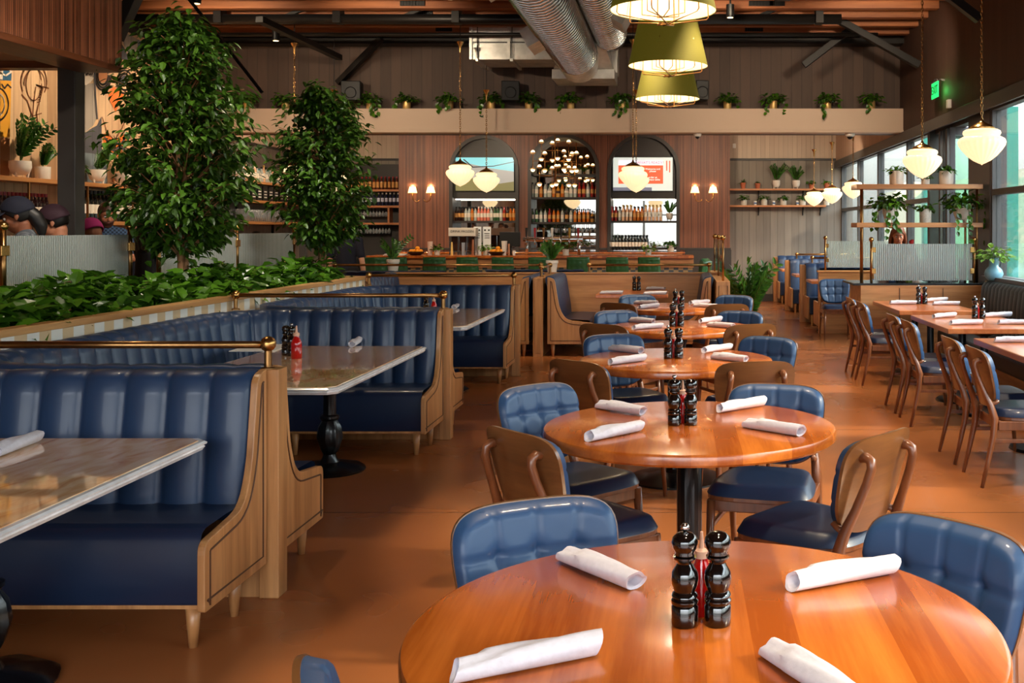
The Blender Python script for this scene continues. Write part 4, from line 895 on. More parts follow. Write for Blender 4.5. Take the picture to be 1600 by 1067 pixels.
# ---- benches facing each other, across the end of the centre row
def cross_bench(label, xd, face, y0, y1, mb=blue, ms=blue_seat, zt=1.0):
    """straight bench; back line at x = xd, faces +X (1) or -X (-1); runs from y0 to y1"""
    t = thing('banquette_bench', label, 'bench', (0, 0, 0), 0, 'straight blue benches')
    nch = max(2, round((y1-y0)/0.17)); per = 10; NS = nch*per
    prof = [(0.150, 0.40), (0.150, 0.46), (0.142, 0.56), (0.122, 0.70), (0.102, 0.82), (0.090, 0.90), (0.080, 0.945), (0.058, 0.975), (0.030, 0.990), (0.0, 0.992), (-0.03, 0.985), (-0.035, 0.94)]
    def fn(i, j):
        c = abs(math.sin(PI*(i % per)/per))**0.55 if i % per else 0; n_, z = prof[j]; k = c*0.024*(1 if j < 8 else 0.3)
        if i in (0, NS): n_ *= 0.8
        return (xd+face*(0.045+n_-0.01+k), y0+0.04+(y1-y0-0.04)*i/NS, z+(k*0.3 if j > 6 else 0))
    m_ = MB().grid(fn, NS, len(prof)-1); e0 = [fn(0, j) for j in range(len(prof))]; m_.add(e0, [tuple(range(len(prof)))]); m_.build('back_cushion', mb, t, smooth=True)
    sp = [(0.15, 0.452), (0.35, 0.458), (0.53, 0.452), (0.56, 0.440), (0.57, 0.415), (0.57, 0.30), (0.57, 0.18), (0.56, 0.172)]
    MB().grid(lambda i, j: (xd+face*sp[j][0], y0+0.04+(y1-y0-0.04)*i, sp[j][1]), 1, len(sp)-1).build('seat_cushion', ms, t, smooth=True)
    MB().box(*sorted((xd+face*0.05, xd+face*0.56)), y0+0.04, y1, 0.155, 0.172).build('base_rail', oak, t)
    end_panel((xd, y0+0.035, 0), (face, 0, 0), (0, -1, 0), t)
    for yy in (y0+0.05, y1-0.1):
        leg_mb(xd+face*0.52, yy).build('leg', oak, t, smooth=True); leg_mb(xd+face*0.10, yy).build('leg', oak, t, smooth=True)
    return t
YF, YK = 13.0, 14.33
cross_bench('blue bench facing right at the far square table, its moulded end toward the room', -1.66, 1, YF, YK)
cross_bench('blue bench facing left behind the farthest left booth, sharing the oak post', -1.82, -1, YF, YK)
cross_bench('blue bench facing left at the far square table, seen from its end', 0.44, -1, YF, YK)
cross_bench('blue bench facing right at the left end of the cross row, behind the rail', -3.95, 1, YF, YK)
dv = thing('booth_divider', 'broad oak divider post between the two back-to-back blue benches', 'divider', (0, 0, 0), 0, 'oak dividers between the booths')
MB().box(-1.80, -1.68, YF-0.02, YK, 0.0, 0.975).build('panel', oak, dv, bevel=0.004)
MB().box(-1.775, -1.705, YF-0.026, YF-0.02, 0.05, 0.93).build('inset', oak, dv, bevel=0.002)
dv = thing('booth_divider', 'long oak back panel of the far cross benches, under the brass rails', 'divider', (0, 0, 0), 0, 'oak dividers between the booths')
MB().box(-4.0, 0.60, YK, YK+0.07, 0, 0.97).build('panel', oak_h, dv, bevel=0.004)
MB().box(-4.0, 0.62, YK-0.015, YK+0.085, 0.97, 0.99).build('cap', oak_h, dv, bevel=0.004)
dv = thing('booth_divider', 'oak pier with a carved diamond panel and glass screen, right of the far benches', 'divider', (0, 0, 0), 0, 'oak dividers between the booths')
MB().box(0.455, 0.62, YF-0.4, YK+1.6, 0, 0.955).build('panel', oak, dv, bevel=0.004)
MB().tube([(0.485, YF-0.402, 0.16), (0.59, YF-0.402, 0.16), (0.59, YF-0.402, 0.90), (0.485, YF-0.402, 0.90)], 0.004, 4, closed=True).build('frame_line', oak_dark, dv)
MB().add([(0.5375, YF-0.41, 0.84), (0.582, YF-0.403, 0.72), (0.5375, YF-0.41, 0.60), (0.493, YF-0.403, 0.72), (0.5375, YF-0.418, 0.72)], [(0, 1, 4), (1, 2, 4), (2, 3, 4), (3, 0, 4)]).build('carved_diamond', oak, dv)
# brass posts and clear glass on the pier
sc_ = thing('glass_screen', 'clear glass screen with three ball-topped brass posts on the diamond pier', 'screen')
for yy in (12.7, 14.1, 15.6):
    m_ = MB().tube([(0.54, yy, 0.955), (0.54, yy, 1.46)], 0.014, 12); m_.build('post', brass, sc_, smooth=True); MB().sphere((0.54, yy, 1.475), 0.034, 14).build('ball_finial', brass_light, sc_, smooth=True)
for a, b in ((12.74, 14.06), (14.14, 15.56)): MB().box(0.535, 0.545, a, b, 0.98, 1.44).build('pane', door_glass, sc_)
# far square table with its settings
def rect_table(lb, x0, x1, y0, y1, grp='wooden rectangular tables', th=0.045):
    t = thing('rectangular_table', lb, 'table', ((x0+x1)/2, (y0+y1)/2, 0), 0, grp); hx, hy = (x1-x0)/2, (y1-y0)/2
    MB().box(-hx, hx, -hy, hy, 0.76-th, 0.76).build('tabletop', rect_wood, t, bevel=0.006)
    bs = [0] if hy < 0.6 else [-hy*0.5, hy*0.5]
    for b in bs: MB().lathe([(0.0, 0.0), (0.24, 0.0), (0.23, 0.02), (0.06, 0.05), (0.035, 0.08), (0.035, 0.66), (0.14, 0.70), (0.14, 0.715), (0, 0.715)], 24, (0, b, 0)).build('pedestal', iron, t, auto=40)
    return t
rect_table('square wooden table between the two far blue benches', -1.04, -0.13, 13.15, 14.2)
for j, (a, b) in enumerate((((939, 459), (972, 459)), ((945, 451), (976, 450)), ((1006, 460), (1041, 460)), ((1008, 452), (1041, 453)))):
    put_napkin(px_pt(*a), px_pt(*b), 0.7605, 'white linen napkin roll on the far square table, %s of its four' % ['near left', 'far left', 'near right', 'far right'][j], 'rolled linen napkins', j)
x, y = px_pt(991, 450, 0.76); y = 14.0; x = (991-VX)*14.0/F; pmill.put((x, y, 0.7605), 0, 'black pepper mill on the far square table', 'pepper mills'); smill.put((x+0.06, y, 0.7605), 0, 'black salt mill on the far square table', 'salt mills')
rail('brass rail on the oak back panel behind the far square table', (-1.22, YK+0.035), (0.42, YK+0.035), (0, 1), z=1.09, zb=0.99)
rail('brass rail on the oak back panel above the middle of the left benches', (-4.7, YK+0.035), (-1.88, YK+0.035), (0, 1), z=1.09, zb=0.99)
rail('short brass rail running back along the divider beside the white plant pot', (-1.74, YF+0.35), (-1.74, YK-0.1), (0, 1), z=1.09, zb=0.975)
# benches on the far side of the panel
def far_bench(label, x0, x1, y, face, zt=0.99):
    t = thing('banquette_bench', label, 'bench', (0, 0, 0), 0, 'blue benches behind the long panel')
    n = max(3, round((x1-x0)/0.17)); per = 8; NS = n*per; prof = [(0.15, 0.40), (0.12, 0.7), (0.09, 0.9), (0.06, 0.98), (0.0, 1.0), (-0.03, 0.98)]
    def fn(i, j):
        c = abs(math.sin(PI*(i % per)/per))**0.6 if i % per else 0; return (x0+(x1-x0)*i/NS, y+face*(0.05+prof[j][0]+c*0.02), prof[j][1]+c*0.008)
    MB().grid(fn, NS, 5).build('back_cushion', blue, t, smooth=True)
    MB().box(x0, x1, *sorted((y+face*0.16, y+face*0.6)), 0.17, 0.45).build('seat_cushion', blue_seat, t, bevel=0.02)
    for xa in (x0-0.035, x1): MB().box(xa, xa+0.035, *sorted((y+face*0.04, y+face*0.6)), 0.1, 0.46).build('end_panel', oak, t, bevel=0.004)
    for xx in (x0+0.05, x1-0.05): leg_mb(xx, y+face*0.55).build('leg', oak, t)
    return t
far_bench('blue bench top showing above the left part of the long oak panel', -4.6, -3.2, 14.42, 1)
far_bench('blue bench top showing just left of the white plant pot on the panel', -2.75, -1.35, 14.9, 1)
# ================================================================ right-hand side
rt = [('farthest', 10.55, 12.0), ('middle', 8.65, 10.04), ('nearest', 6.45, 7.9)]
for nm, a, b in rt: rect_table('long wooden table beside the charcoal window bench, %s of the three' % nm, 2.22, 3.02, a, b)
for nm, yc in (('farthest', (11.45, 10.8)), ('middle', (9.2, 8.6)), ('nearest', (7.25, 6.62))):
    for k, y in enumerate(yc):
        put_chair(2.17, y, 0, 'walnut chair at the %s long window table, %s one, its wooden back to the aisle' % (nm, 'farther' if k == 0 else 'nearer'), 'chairs along the window tables', back=False)
put_chair(2.32, 15.62, -90, 'blue button-tufted chair standing before the oak end panel at the rear right', 'chairs at the rear right')
put_chair(3.02, 15.62, -90, 'blue tufted chair half hidden behind the brass shelf poles', 'chairs at the rear right')
pk = [((1379, 468), (1416, 468), 'farthest', 'far left'), ((1391, 475), (1431, 475), 'farthest', 'near left'), ((1449, 471), (1478, 470), 'farthest', 'far right'), ((1458, 476), (1498, 476), 'farthest', 'near right'),
      ((1452, 497), (1498, 494), 'middle', 'far left'), ((1483, 507), (1535, 506), 'middle', 'near left'), ((1541, 495), (1577, 494), 'middle', 'far right'), ((1567, 506), (1604, 506), 'middle', 'near right'), ((1563, 534), (1606, 534), 'nearest', 'far left')]
for j, (a, b, nm, w) in enumerate(pk): put_napkin(px_pt(*a), px_pt(*b), 0.7605, 'white linen napkin roll on the %s window table, %s' % (nm, w), 'rolled linen napkins', j)
for (px, py), nm in (((1440, 475), 'farthest'), ((1529, 498), 'middle')):
    x, y = px_pt(px, py, 0.76); pmill.put((x-0.035, y, 0.7605), 0, 'black pepper mill on the %s window table' % nm, 'pepper mills'); smill.put((x+0.035, y, 0.7605), 0, 'black salt mill on the %s window table' % nm, 'salt mills'); sauce.put((x, y+0.06, 0.7605), 0, 'red sauce bottle between the mills on the %s window table' % nm, 'red sauce bottles')
# charcoal banquette under the windows
bq = thing('banquette_bench', 'long charcoal channel-tufted bench under the right-hand windows', 'bench')
def bqf(i, j):
    prof = [(0.0, 0.40), (0.0, 0.5), (0.01, 0.8), (0.03, 0.95), (0.07, 1.0), (0.13, 1.01), (0.16, 0.98)]; per = 8; c = abs(math.sin(PI*(i % per)/per))**0.6 if i % per else 0
    n_, z = prof[j]; return (3.36+n_-c*0.022*(1 if j < 5 else 0.3), 5.4+6.3*i/(per*50), z)
MB().grid(bqf, 400, 6).build('back_cushion', charcoal, bq, smooth=True)
MB().box(2.88, 3.38, 5.4, 11.7, 0.30, 0.46).build('seat_cushion', charcoal, bq, bevel=0.03, seg=3)
MB().box(2.94, 3.40, 5.4, 11.7, 0.0, 0.30).box(3.43, 3.55, 5.4, 11.75, 0, 1.0).build('base', oak_y, bq)
# shelf pole station with reeded glass
stn = thing('service_station', 'low oak service cabinet with dark stone top under the brass pole shelves', 'cabinet')
MB().box(2.10, 3.54, 12.1, 12.85, 0, 0.93).build('cabinet_body', oak_h, stn, bevel=0.004)
MB().box(2.02, 3.54, 12.12, 12.9, 0.93, 0.955).build('worktop', mat('dark_stone', (30, 30, 32), 0.25), stn, bevel=0.003)
for x in (2.55, 3.05): MB().box(x-0.004, x+0.004, 12.094, 12.1, 0.06, 0.90).build('door_gap', oak_dark, stn)
sh = thing('pole_shelf', 'two-tier oak shelf carried on slim brass poles above the service cabinet', 'shelf')
for z, x0 in ((2.045, 2.06), (1.60, 2.06)): MB().box(x0, 3.52, 12.12, 12.52, z, z+0.055).build('shelf_board', oak_h, sh, bevel=0.004)
for x, y in ((2.135, 12.2), (2.165, 12.44), (3.40, 12.44), (3.47, 12.2)): MB().tube([(x, y, 0.955), (x, y, 2.045)], 0.014, 12).build('pole', brass, sh, smooth=True)
def screen_x(lb, x0, x1, y, z0, z1, zb):
    t = thing('reeded_screen', lb, 'screen', (0, 0, 0), 0, 'reeded glass screens')
    for x in (x0, x1):
        MB().tube([(x, y, zb), (x, y, z1+0.03)], 0.016, 12).build('post', brass, t, smooth=True); MB().sphere((x, y, z1+0.05), 0.030, 14).build('ball_finial', brass_light, t, smooth=True)
        s = 1 if x == x0 else -1
        for z in (z0+0.08, z1-0.10): MB().box(min(x, x+s*0.05), max(x, x+s*0.05), y-0.014, y+0.014, z, z+0.06).build('clamp', brass_light, t, bevel=0.003)
    MB().box(x0+0.03, x1-0.03, y-0.004, y+0.004, z0, z1).build('pane', reed_x, t)
    return t
screen_x('reeded glass screen with ball-topped posts on the service cabinet', 2.235, 3.43, 12.16, 0.985, 1.41, 0.955)
screen_x('reeded glass screen on the oak end panel behind the service cabinet', 2.225, 3.40, 15.9, 1.0, 1.40, 0.95)
# rear right booths
ob = thing('booth_divider', 'oak end panel of the rear right booths behind the two blue chairs', 'divider', (0, 0, 0), 0, 'oak dividers between the booths')
MB().box(2.12, 3.5, 15.86, 15.94, 0, 0.93).box(2.10, 3.5, 15.84, 15.96, 0.93, 0.955).build('panel', oak_h, ob, bevel=0.004)
yy = [15.92, 17.9, 20.4, 22.9]
ordr = ['nearest', 'second', 'third', 'farthest']
for i, y in enumerate(yy):
    if i: divider('slim oak divider between the rear right booths, %s from the room' % ordr[i], 2.12, 3.5, y, 0.96, post_at=2.08)
for i in range(3):
    far_bench('blue bench of the %s rear right booth, its back to the room' % ordr[i], 2.16, 3.42, yy[i], 1)
    far_bench('blue bench of the %s rear right booth, cushion facing the room' % ordr[i], 2.16, 3.42, yy[i+1], -1)
    ym = (yy[i]+yy[i+1])/2; rect_table('wooden table inside the %s rear right booth' % ordr[i], 2.10, 3.3, ym-0.36, ym+0.36)
rail('brass rail above the rear right booths, nearer', (2.28, 17.9), (3.4, 17.9), (0, 1), z=1.09, zb=0.96)
rail('brass rail above the rear right booths, farther', (2.3, 20.4), (3.4, 20.4), (0, 1), z=1.09, zb=0.96)

# ================================================================ plants and pots
def foliage(kind, size, seed, n=60, rx=1.0, droop=0.0, back=1.0):
    rr = random.Random(seed); m_ = MB(); stems = MB()
    if kind == 'pothos':     # mound of heart leaves, some trailing vines
        for i in range(n):
            a = rr.uniform(0, 2*PI); el = rr.uniform(-0.1, 1.3); L = size*rr.uniform(0.35, 1.0)
            if back < 1 and math.sin(a) > 0: a = -a if rr.random() > back else a
            d_ = Vector((math.cos(a)*math.cos(el)*rx, math.sin(a)*math.cos(el), math.sin(el)*0.75)); d_.y *= (back if d_.y > 0 else 1); p = d_*L*0.6
            up = Vector((rr.uniform(-.4, .4), rr.uniform(-.4, .4), 1)); ld = Vector((d_.x, d_.y, rr.uniform(-0.7, 0.3))) + Vector((rr.uniform(-.5, .5), rr.uniform(-.5, .5), 0))
            if i % 3 == 0: stems.tube([(0, 0, 0), tuple(p*0.5+Vector((0, 0, size*0.1))), tuple(p)], 0.0022, 4, cap=False)
            m_.leaf(p, ld, up, rr.uniform(0.055, 0.10)*(0.6+size), rr.uniform(0.045, 0.07)*(0.6+size))
        for v in range(int(droop)):
            a = rr.uniform(PI*1.05, PI*1.95); L = rr.uniform(0.5, 1.2)*size; pts = []
            for s in range(7):
                t = s/6; pts.append(Vector((math.cos(a)*(0.30*size+0.28*size*min(1, t*2)), math.sin(a)*(0.26*size+0.20*size*min(1, t*2)), 0.12*size*math.sin(min(1, t*2)*PI*0.9)-max(0, t-0.3)*L)))
            stems.tube(pts, 0.0022, 4, cap=False)
            for p in pts[1:]:
                m_.leaf(p, Vector((rr.uniform(-1, 1), rr.uniform(-0.8, 0.2), -0.8)), Vector((0, -1, 0.4)), rr.uniform(0.06, 0.09), rr.uniform(0.045, 0.065))
    elif kind == 'zz':       # upright arching stems with paired leaves
        for i in range(n):
            a = rr.uniform(0, 2*PI); a = -a if (back < 1 and math.sin(a) > 0.2) else a; lean = rr.uniform(0.08, 0.7); L = size*rr.uniform(0.6, 1.05); pts = []
            for s in range(11):
                t = s/10; pts.append(Vector((math.cos(a)*lean*L*t*(0.5+0.6*t), math.sin(a)*lean*L*t*(0.5+0.6*t), L*t*(1-0.18*lean*t))))
            stems.tube(pts, [0.006*size+0.002-0.004*size*s/10 for s in range(11)], 5)
            for s in range(2, 11):
                p = pts[s]; tdir = (pts[s]-pts[s-1]).normalized(); side = tdir.cross(Vector((math.cos(a+1.2), math.sin(a+1.2), 0.2))).normalized()
                for g in (-1, 1): m_.leaf(p, side*g+tdir*0.8, tdir.cross(side), 0.13*size+0.02, 0.05*size+0.012)
            m_.leaf(pts[-1], tdir, side, 0.13*size+0.02, 0.05*size+0.01)
    elif kind == 'fern':
        for i in range(n):
            a = rr.uniform(0, 2*PI); L = size*rr.uniform(0.6, 1.0); el = rr.uniform(0.3, 1.3); pts = []
            for s in range(7):
                t = s/6; pts.append(Vector((math.cos(a)*math.cos(el)*L*t, math.sin(a)*math.cos(el)*L*t, L*math.sin(el)*t-0.5*L*t*t*math.cos(el))))
            for s in range(1, 7):
                tdir = (pts[s]-pts[s-1]).normalized(); side = tdir.cross(Vector((0, 0, 1)))
                if side.length < 0.1: side = Vector((1, 0, 0))
                for g in (-1, 1): m_.leaf(pts[s], side.normalized()*g+tdir*0.6, Vector((0, 0, 1)), size*0.22*(1.2-s/7), size*0.09)
            stems.tube(pts, 0.002, 4, cap=False)
    return m_, stems
def pot_mb(style, r, h):
    if style == 'bowl':   # rounded bowl on three little feet
        m_ = MB().lathe([(0.0, h*0.16), (r*0.55, h*0.18), (r*0.86, h*0.36), (r, h*0.62), (r*0.99, h), (r*0.91, h), (r*0.90, h*0.9), (0, h*0.9)], 24)
        for k in range(3):
            a = 2*PI*k/3-PI/2+0.5; m_.tube([(math.cos(a)*r*0.62, math.sin(a)*r*0.62, 0), (math.cos(a)*r*0.68, math.sin(a)*r*0.68, h*0.34)], [r*0.09, r*0.15], 8)
        return m_
    if style == 'cyl': return MB().lathe([(0.0, 0), (r*0.92, 0), (r*0.96, h*0.05), (r, h*0.97), (r*0.98, h), (r*0.88, h), (r*0.88, h*0.9), (0, h*0.9)], 24)
    return MB().lathe([(0.0, 0), (r*0.72, 0), (r*0.92, h*0.74), (r*1.02, h*0.76), (r*1.02, h), (r*0.9, h), (r*0.88, h*0.88), (0, h*0.88)], 24)   # flower pot with a rim
def potted(lb, loc, pot, pr, ph, pm, kind, size, lm, seed, n=50, droop=0, rx=1.0, grp=None, scol=None, cat='plant', back=1.0, rz=0):
    t = thing('potted_plant', lb, cat, loc, rz, grp)
    pot_mb(pot, pr, ph).build('pot', pm, t, auto=35)
    MB().lathe([(0, ph*0.91), (pr*0.88, ph*0.90)], 16).build('soil', soil, t)
    f, s = foliage(kind, size, seed, n, rx, droop, back)
    if f.v: f.keep = True; f.build('foliage', lm, t, loc=(0, 0, ph*0.9))
    if s.v: s.build('stems', scol or stem_m, t, loc=(0, 0, ph*0.9))
    return t
# along the top of the beam
bx = [383, 443, 576, 633, 700, 766, 825, 891, 972, 1137, 1209, 1294, 1363]
bn = ['first', 'second', 'third', 'fourth', 'fifth', 'sixth', 'seventh', 'eighth', 'ninth', 'tenth', 'eleventh', 'twelfth', 'thirteenth']
for i, px in enumerate(bx):
    x = (px-VX)*YBEAM/F; rs = random.Random(i+5)
    potted('trailing pothos in a small gold pot on the cream beam, %s from the left' % bn[i], (x, YBEAM+0.09, 3.431), 'cyl', 0.062, 0.125, gold_pot, 'pothos', 0.30+0.05*rs.random(), pothos_leaf, 40+i, 85, 1+i % 3, grp='gold-potted plants along the beam', back=0.25)
# back right wall shelves
for z, lb in ((2.10, 'lower'), (2.46, 'upper')):
    s_ = thing('wall_shelf', 'long wooden wall shelf at the right of the bar, %s of the two' % lb, 'shelf', (0, 0, 0), 0, 'rear wall shelves')
    MB().box(1.08, 3.2 if lb == 'lower' else 3.35, YB-0.25, YB, z-0.04, z).build('shelf_board', shelf_wood, s_, bevel=0.003)
    for x in (1.75, 2.72, 3.1) if lb == 'lower' else (1.75, 2.72):
        MB().box(x-0.012, x+0.012, YB-0.03, YB, z-0.22, z-0.04).bar((x, YB-0.02, z-0.2), (x, YB-0.18, z-0.045), 0.015, 0.015).build('bracket', blackmetal, s_)
def onwall(px, py): return ((px-VX)*(YB-0.13)/F, YB-0.13)
tp = [(1161, 'tf', 0.06, 0.13, terracotta, 'fern', 0.13, 'first'), (1184, 'tf', 0.06, 0.12, terracotta, 'fern', 0.10, 'second'), (1213, 'bowl', 0.085, 0.18, ceramic, 'zz', 0.36, 'third, tallest and thin'), (1244, 'bowl', 0.085, 0.18, ceramic, 'zz', 0.32, 'fourth, broad leafy'), (1268, 'tf', 0.06, 0.12, terracotta, 'pothos', 0.17, 'fifth'), (1292, 'tf', 0.065, 0.13, terracotta, 'pothos', 0.18, 'sixth')]
for i, (px, st_, r_, h_, pm, kd, sz, nm) in enumerate(tp):
    potted('%s pot plant on the upper rear shelf, %s from the bar' % ('terracotta' if st_ == 'tf' else 'white footed', nm), (*onwall(px, 0), 2.461), st_, r_, h_, pm, kd, sz, zz_leaf if kd == 'zz' else pothos_leaf, 70+i, 9 if kd == 'zz' else 34, grp='plants on the upper rear shelf', back=0.3)
lp = [(1162, 'first'), (1194, 'second'), (1224, 'third'), (1254, 'fourth'), (1291, 'fifth')]
for i, (px, nm) in enumerate(lp):
    potted('white speckled pot plant on the lower rear shelf, %s from the bar' % nm, (*onwall(px, 0), 2.101), 'cyl', 0.07, 0.14, stone_pot, 'pothos', 0.22, pothos_leaf, 90+i, 45, grp='plants on the lower rear shelf', back=0.3)
for i, px in enumerate((1180, 1209, 1246)):
    o = MB().lathe([(0.0, 0), (0.028, 0), (0.030, 0.09), (0.026, 0.095), (0, 0.095)], 14).box(-0.0305, 0.0305, -0.0305, -0.029, 0.03, 0.06, 1).build('small_tin', [white_p, mat('tin_blue_%d' % i, (60, 96, 150), 0.5)], loc=(*onwall(px, 0), 2.101)); tag(o, 'small white and blue tin on the lower rear shelf, %s from the bar' % ['first', 'second', 'third'][i], 'tin', 'tins on the lower rear shelf')
# the pole shelf's plants
ps = [('white cylinder pot plant on top of the brass pole shelf, at its left', 1401, 2.101, 'cyl', 0.085, 0.16, ceramic, 'pothos', 0.22, 40, 0), ('small white pot plant on top of the pole shelf, behind the globe lamp', 1446, 2.101, 'cyl', 0.05, 0.09, ceramic, 'pothos', 0.14, 20, 0), ('white cylinder pot plant on top of the brass pole shelf, at its right', 1479, 2.101, 'cyl', 0.085, 0.16, ceramic, 'pothos', 0.20, 40, 0),
      ('large trailing pothos in a white footed pot on the lower pole shelf', 1391, 1.656, 'bowl', 0.09, 0.20, ceramic, 'pothos', 0.42, 150, 6), ('speckled cylinder pot plant in the middle of the lower pole shelf', 1446, 1.656, 'cyl', 0.07, 0.16, stone_pot, 'pothos', 0.20, 45, 0), ('broad-leaved trailing pothos in a white footed pot at the right of the lower pole shelf', 1503, 1.656, 'bowl', 0.10, 0.19, ceramic, 'pothos', 0.50, 130, 5)]
for i, (lb, px, z, st_, r_, h_, pm, kd, sz, n_, dr) in enumerate(ps):
    potted(lb, ((px-VX)*12.3/F, 12.3, z), st_, r_, h_, pm, kd, sz, pothos_leaf, 120+i, n_, dr, grp='plants on the brass pole shelf')
# vase on the sill end of the charcoal bench
vs = thing('flower_vase', 'pale blue ceramic vase of white flowers beside the window', 'vase', (3.47, 11.55, 1.012))
MB().lathe([(0.0, 0), (0.055, 0), (0.085, 0.03), (0.105, 0.075), (0.09, 0.12), (0.052, 0.16), (0.05, 0.24), (0.056, 0.25), (0.046, 0.25), (0.044, 0.2), (0, 0.2)], 28).build('vase_body', mat('vase_blue', (112, 158, 178), 0.35, noise=0.06), vs, auto=50)
for q in (1,): MB().tube([(0.05, -0.01, 0.235), (0.075, -0.01, 0.22), (0.075, -0.01, 0.17), (0.055, -0.01, 0.15)], 0.008, 8).build('handle', mat('vase_handle', (60, 70, 80), 0.4), vs, smooth=True)
f, s = foliage('pothos', 0.36, 300, 80); f.keep = True; f.build('foliage', fern_leaf, vs, loc=(0, 0, 0.24)); s.build('stems', stem_m, vs, loc=(0, 0, 0.24))
rr = random.Random(4)
for i in range(7):
    a = rr.uniform(0, 6.28); m_ = MB(); c = Vector((0.02+math.cos(a)*0.10+0.05, math.sin(a)*0.10, 0.30+rr.uniform(0, 0.16)))
    for k in range(9): m_.leaf(c, Vector((math.cos(k*0.7), math.sin(k*0.7), 0.5)), Vector((0, 0, 1)), 0.035, 0.03)
    m_.keep = True; m_.build('flower', white_p, vs)
# things on the service cabinet
def onst(px, y=12.5): return ((px-VX)*y/F, y)
bq_ = thing('flower_vase', 'glass vase of feathery green stems behind the reeded screen', 'vase', (*onst(1420, 12.38), 0.956))
MB().lathe([(0.0, 0), (0.04, 0), (0.04, 0.12), (0.036, 0.12), (0.036, 0.01), (0, 0.01)], 18).build('glass_body', mat('green_glass', (150, 170, 60), 0.1, trans=0.5), bq_, auto=40)
f, s = foliage('fern', 0.26, 12, 18); f.keep = True; f.build('foliage', fern_leaf, bq_, loc=(0, 0, 0.08)); s.build('stems', stem_m, bq_, loc=(0, 0, 0.08))
m_ = MB().sphere((0.03, 0, 0.47), 0.028, 12).sphere((0.045, 0.01, 0.485), 0.02, 10); m_.tube([(0, 0, 0.1), (0.03, 0, 0.46)], 0.003, 5); m_.build('red_flower', mat('flower_red', (190, 34, 30), 0.6), bq_, smooth=True)
for i, (px, lb, r_, h_, c_) in enumerate(((1504, 'tall stack of white cups at the right of the service cabinet', 0.05, 0.27, (226, 226, 232)), (1394, 'short blue canister on the service cabinet', 0.05, 0.12, (70, 92, 140)), (1493, 'small white dish on the service cabinet', 0.04, 0.04, (230, 228, 222)))):
    o = MB().lathe([(0.0, 0), (r_*0.8, 0), (r_, h_*0.48), (r_*0.93, h_*0.5), (r_, h_*0.97), (r_, h_), (0, h_)], 20).build('cup_stack' if i == 0 else 'canister' if i == 1 else 'dish', mat('cab_item_%d' % i, c_, 0.4), loc=(*onst(px), 0.956)); tag(o, lb, 'cups' if i == 0 else 'canister' if i == 1 else 'dish')
for i, px in enumerate((1396, 1445)):
    t = thing('order_screen', 'dark computer screen on the service cabinet, %s' % ('left of the green stems' if i == 0 else 'right of the green stems'), 'monitor', (*onst(px+6, 12.68), 0.956), 0, 'screens on the service cabinet')
    MB().box(-0.17, 0.17, -0.012, 0.012, 0.06, 0.26).build('screen_panel', blackmetal, t, bevel=0.005); MB().box(-0.06, 0.06, -0.05, 0.05, 0, 0.01).box(-0.015, 0.015, -0.01, 0.01, 0.01, 0.07).build('stand', blackmetal, t)
# big floor plant against the rear wall
potted('large glossy floor plant by the grey rear wall behind the diamond pier', (0.98, 14.6, 0), 'cyl', 0.2, 0.34, charcoal, 'zz', 0.80, zz_leaf, 200, 26, grp=None)
# plants standing on the cross row
potted('white pot of upright glossy leaves on the oak post between the blue benches', (-1.74, YK+0.12, 0.991), 'tf', 0.085, 0.16, ceramic, 'zz', 0.27, zz_leaf, 210, 12)
t_ = potted('white pot with one tall zz stem above the farthest left booth', (P(614, 418, 14.6).x, 14.6, 0.991), 'tf', 0.09, 0.17, ceramic, 'zz', 0.34, zz_leaf, 212, 7)

# ================================================================ left planter, screens and trees
XP = -3.40
pl = thing('planter_ledge', 'long planter ledge with tan and white tile edge behind the blue booths', 'planter')
MB().box(XP, XP+0.012, -1.0, 11.35, 0.93, 1.035).build('tile_band', tile_edge, pl)
MB().box(XP-0.05, XP, -1.0, 11.35, 0.0, 1.035).box(-4.55, -4.5, -1.0, 11.35, 0, 1.035).box(-4.5, XP-0.05, 11.3, 11.35, 0, 1.035).build('planter_wall', oak_y, pl)
MB().box(XP-0.07, XP+0.02, -1.0, 11.37, 1.035, 1.075).box(-4.56, -4.47, -1, 11.37, 1.035, 1.075).box(-4.47, XP-0.07, 11.28, 11.37, 1.035, 1.075).build('ledge_cap', oak_y, pl, bevel=0.004)
MB().box(-4.5, XP-0.05, -1.0, 11.3, 0.8, 0.98).build('planter_soil', soil, pl)
rr = random.Random(11); fo = MB(); fo.keep = True
for i in range(4300):
    y = rr.uniform(3.8, 11.3)**1.0; x = rr.uniform(-4.47, -3.47); h = 1.0+0.24*(1-((x+3.97)/0.52)**2)**1*rr.uniform(0.2, 1.0)+0.03*math.sin(y*3.1+x*5)+0.02*math.sin(y*7)
    a = rr.uniform(0, 2*PI); d_ = Vector((math.cos(a)+0.35, math.sin(a)-0.3, rr.uniform(-0.6, 0.95)))
    fo.leaf(Vector((x, y, h)), d_, Vector((rr.uniform(-.5, .5), rr.uniform(-.5, .5), 1)), rr.uniform(0.09, 0.16), rr.uniform(0.06, 0.10), 0, 0.3, 0.3)
o = fo.build('foliage', pothos_leaf); tag(o, 'dense green pothos leaves filling the planter behind the booths', 'plants', None, 'stuff')
sp_ = [(7.04, 8.67), (9.15, 10.77), (10.77, 12.36)]
sn = ['nearest the camera', 'second, just past the gap', 'third, beside the small tree']
sc3 = []
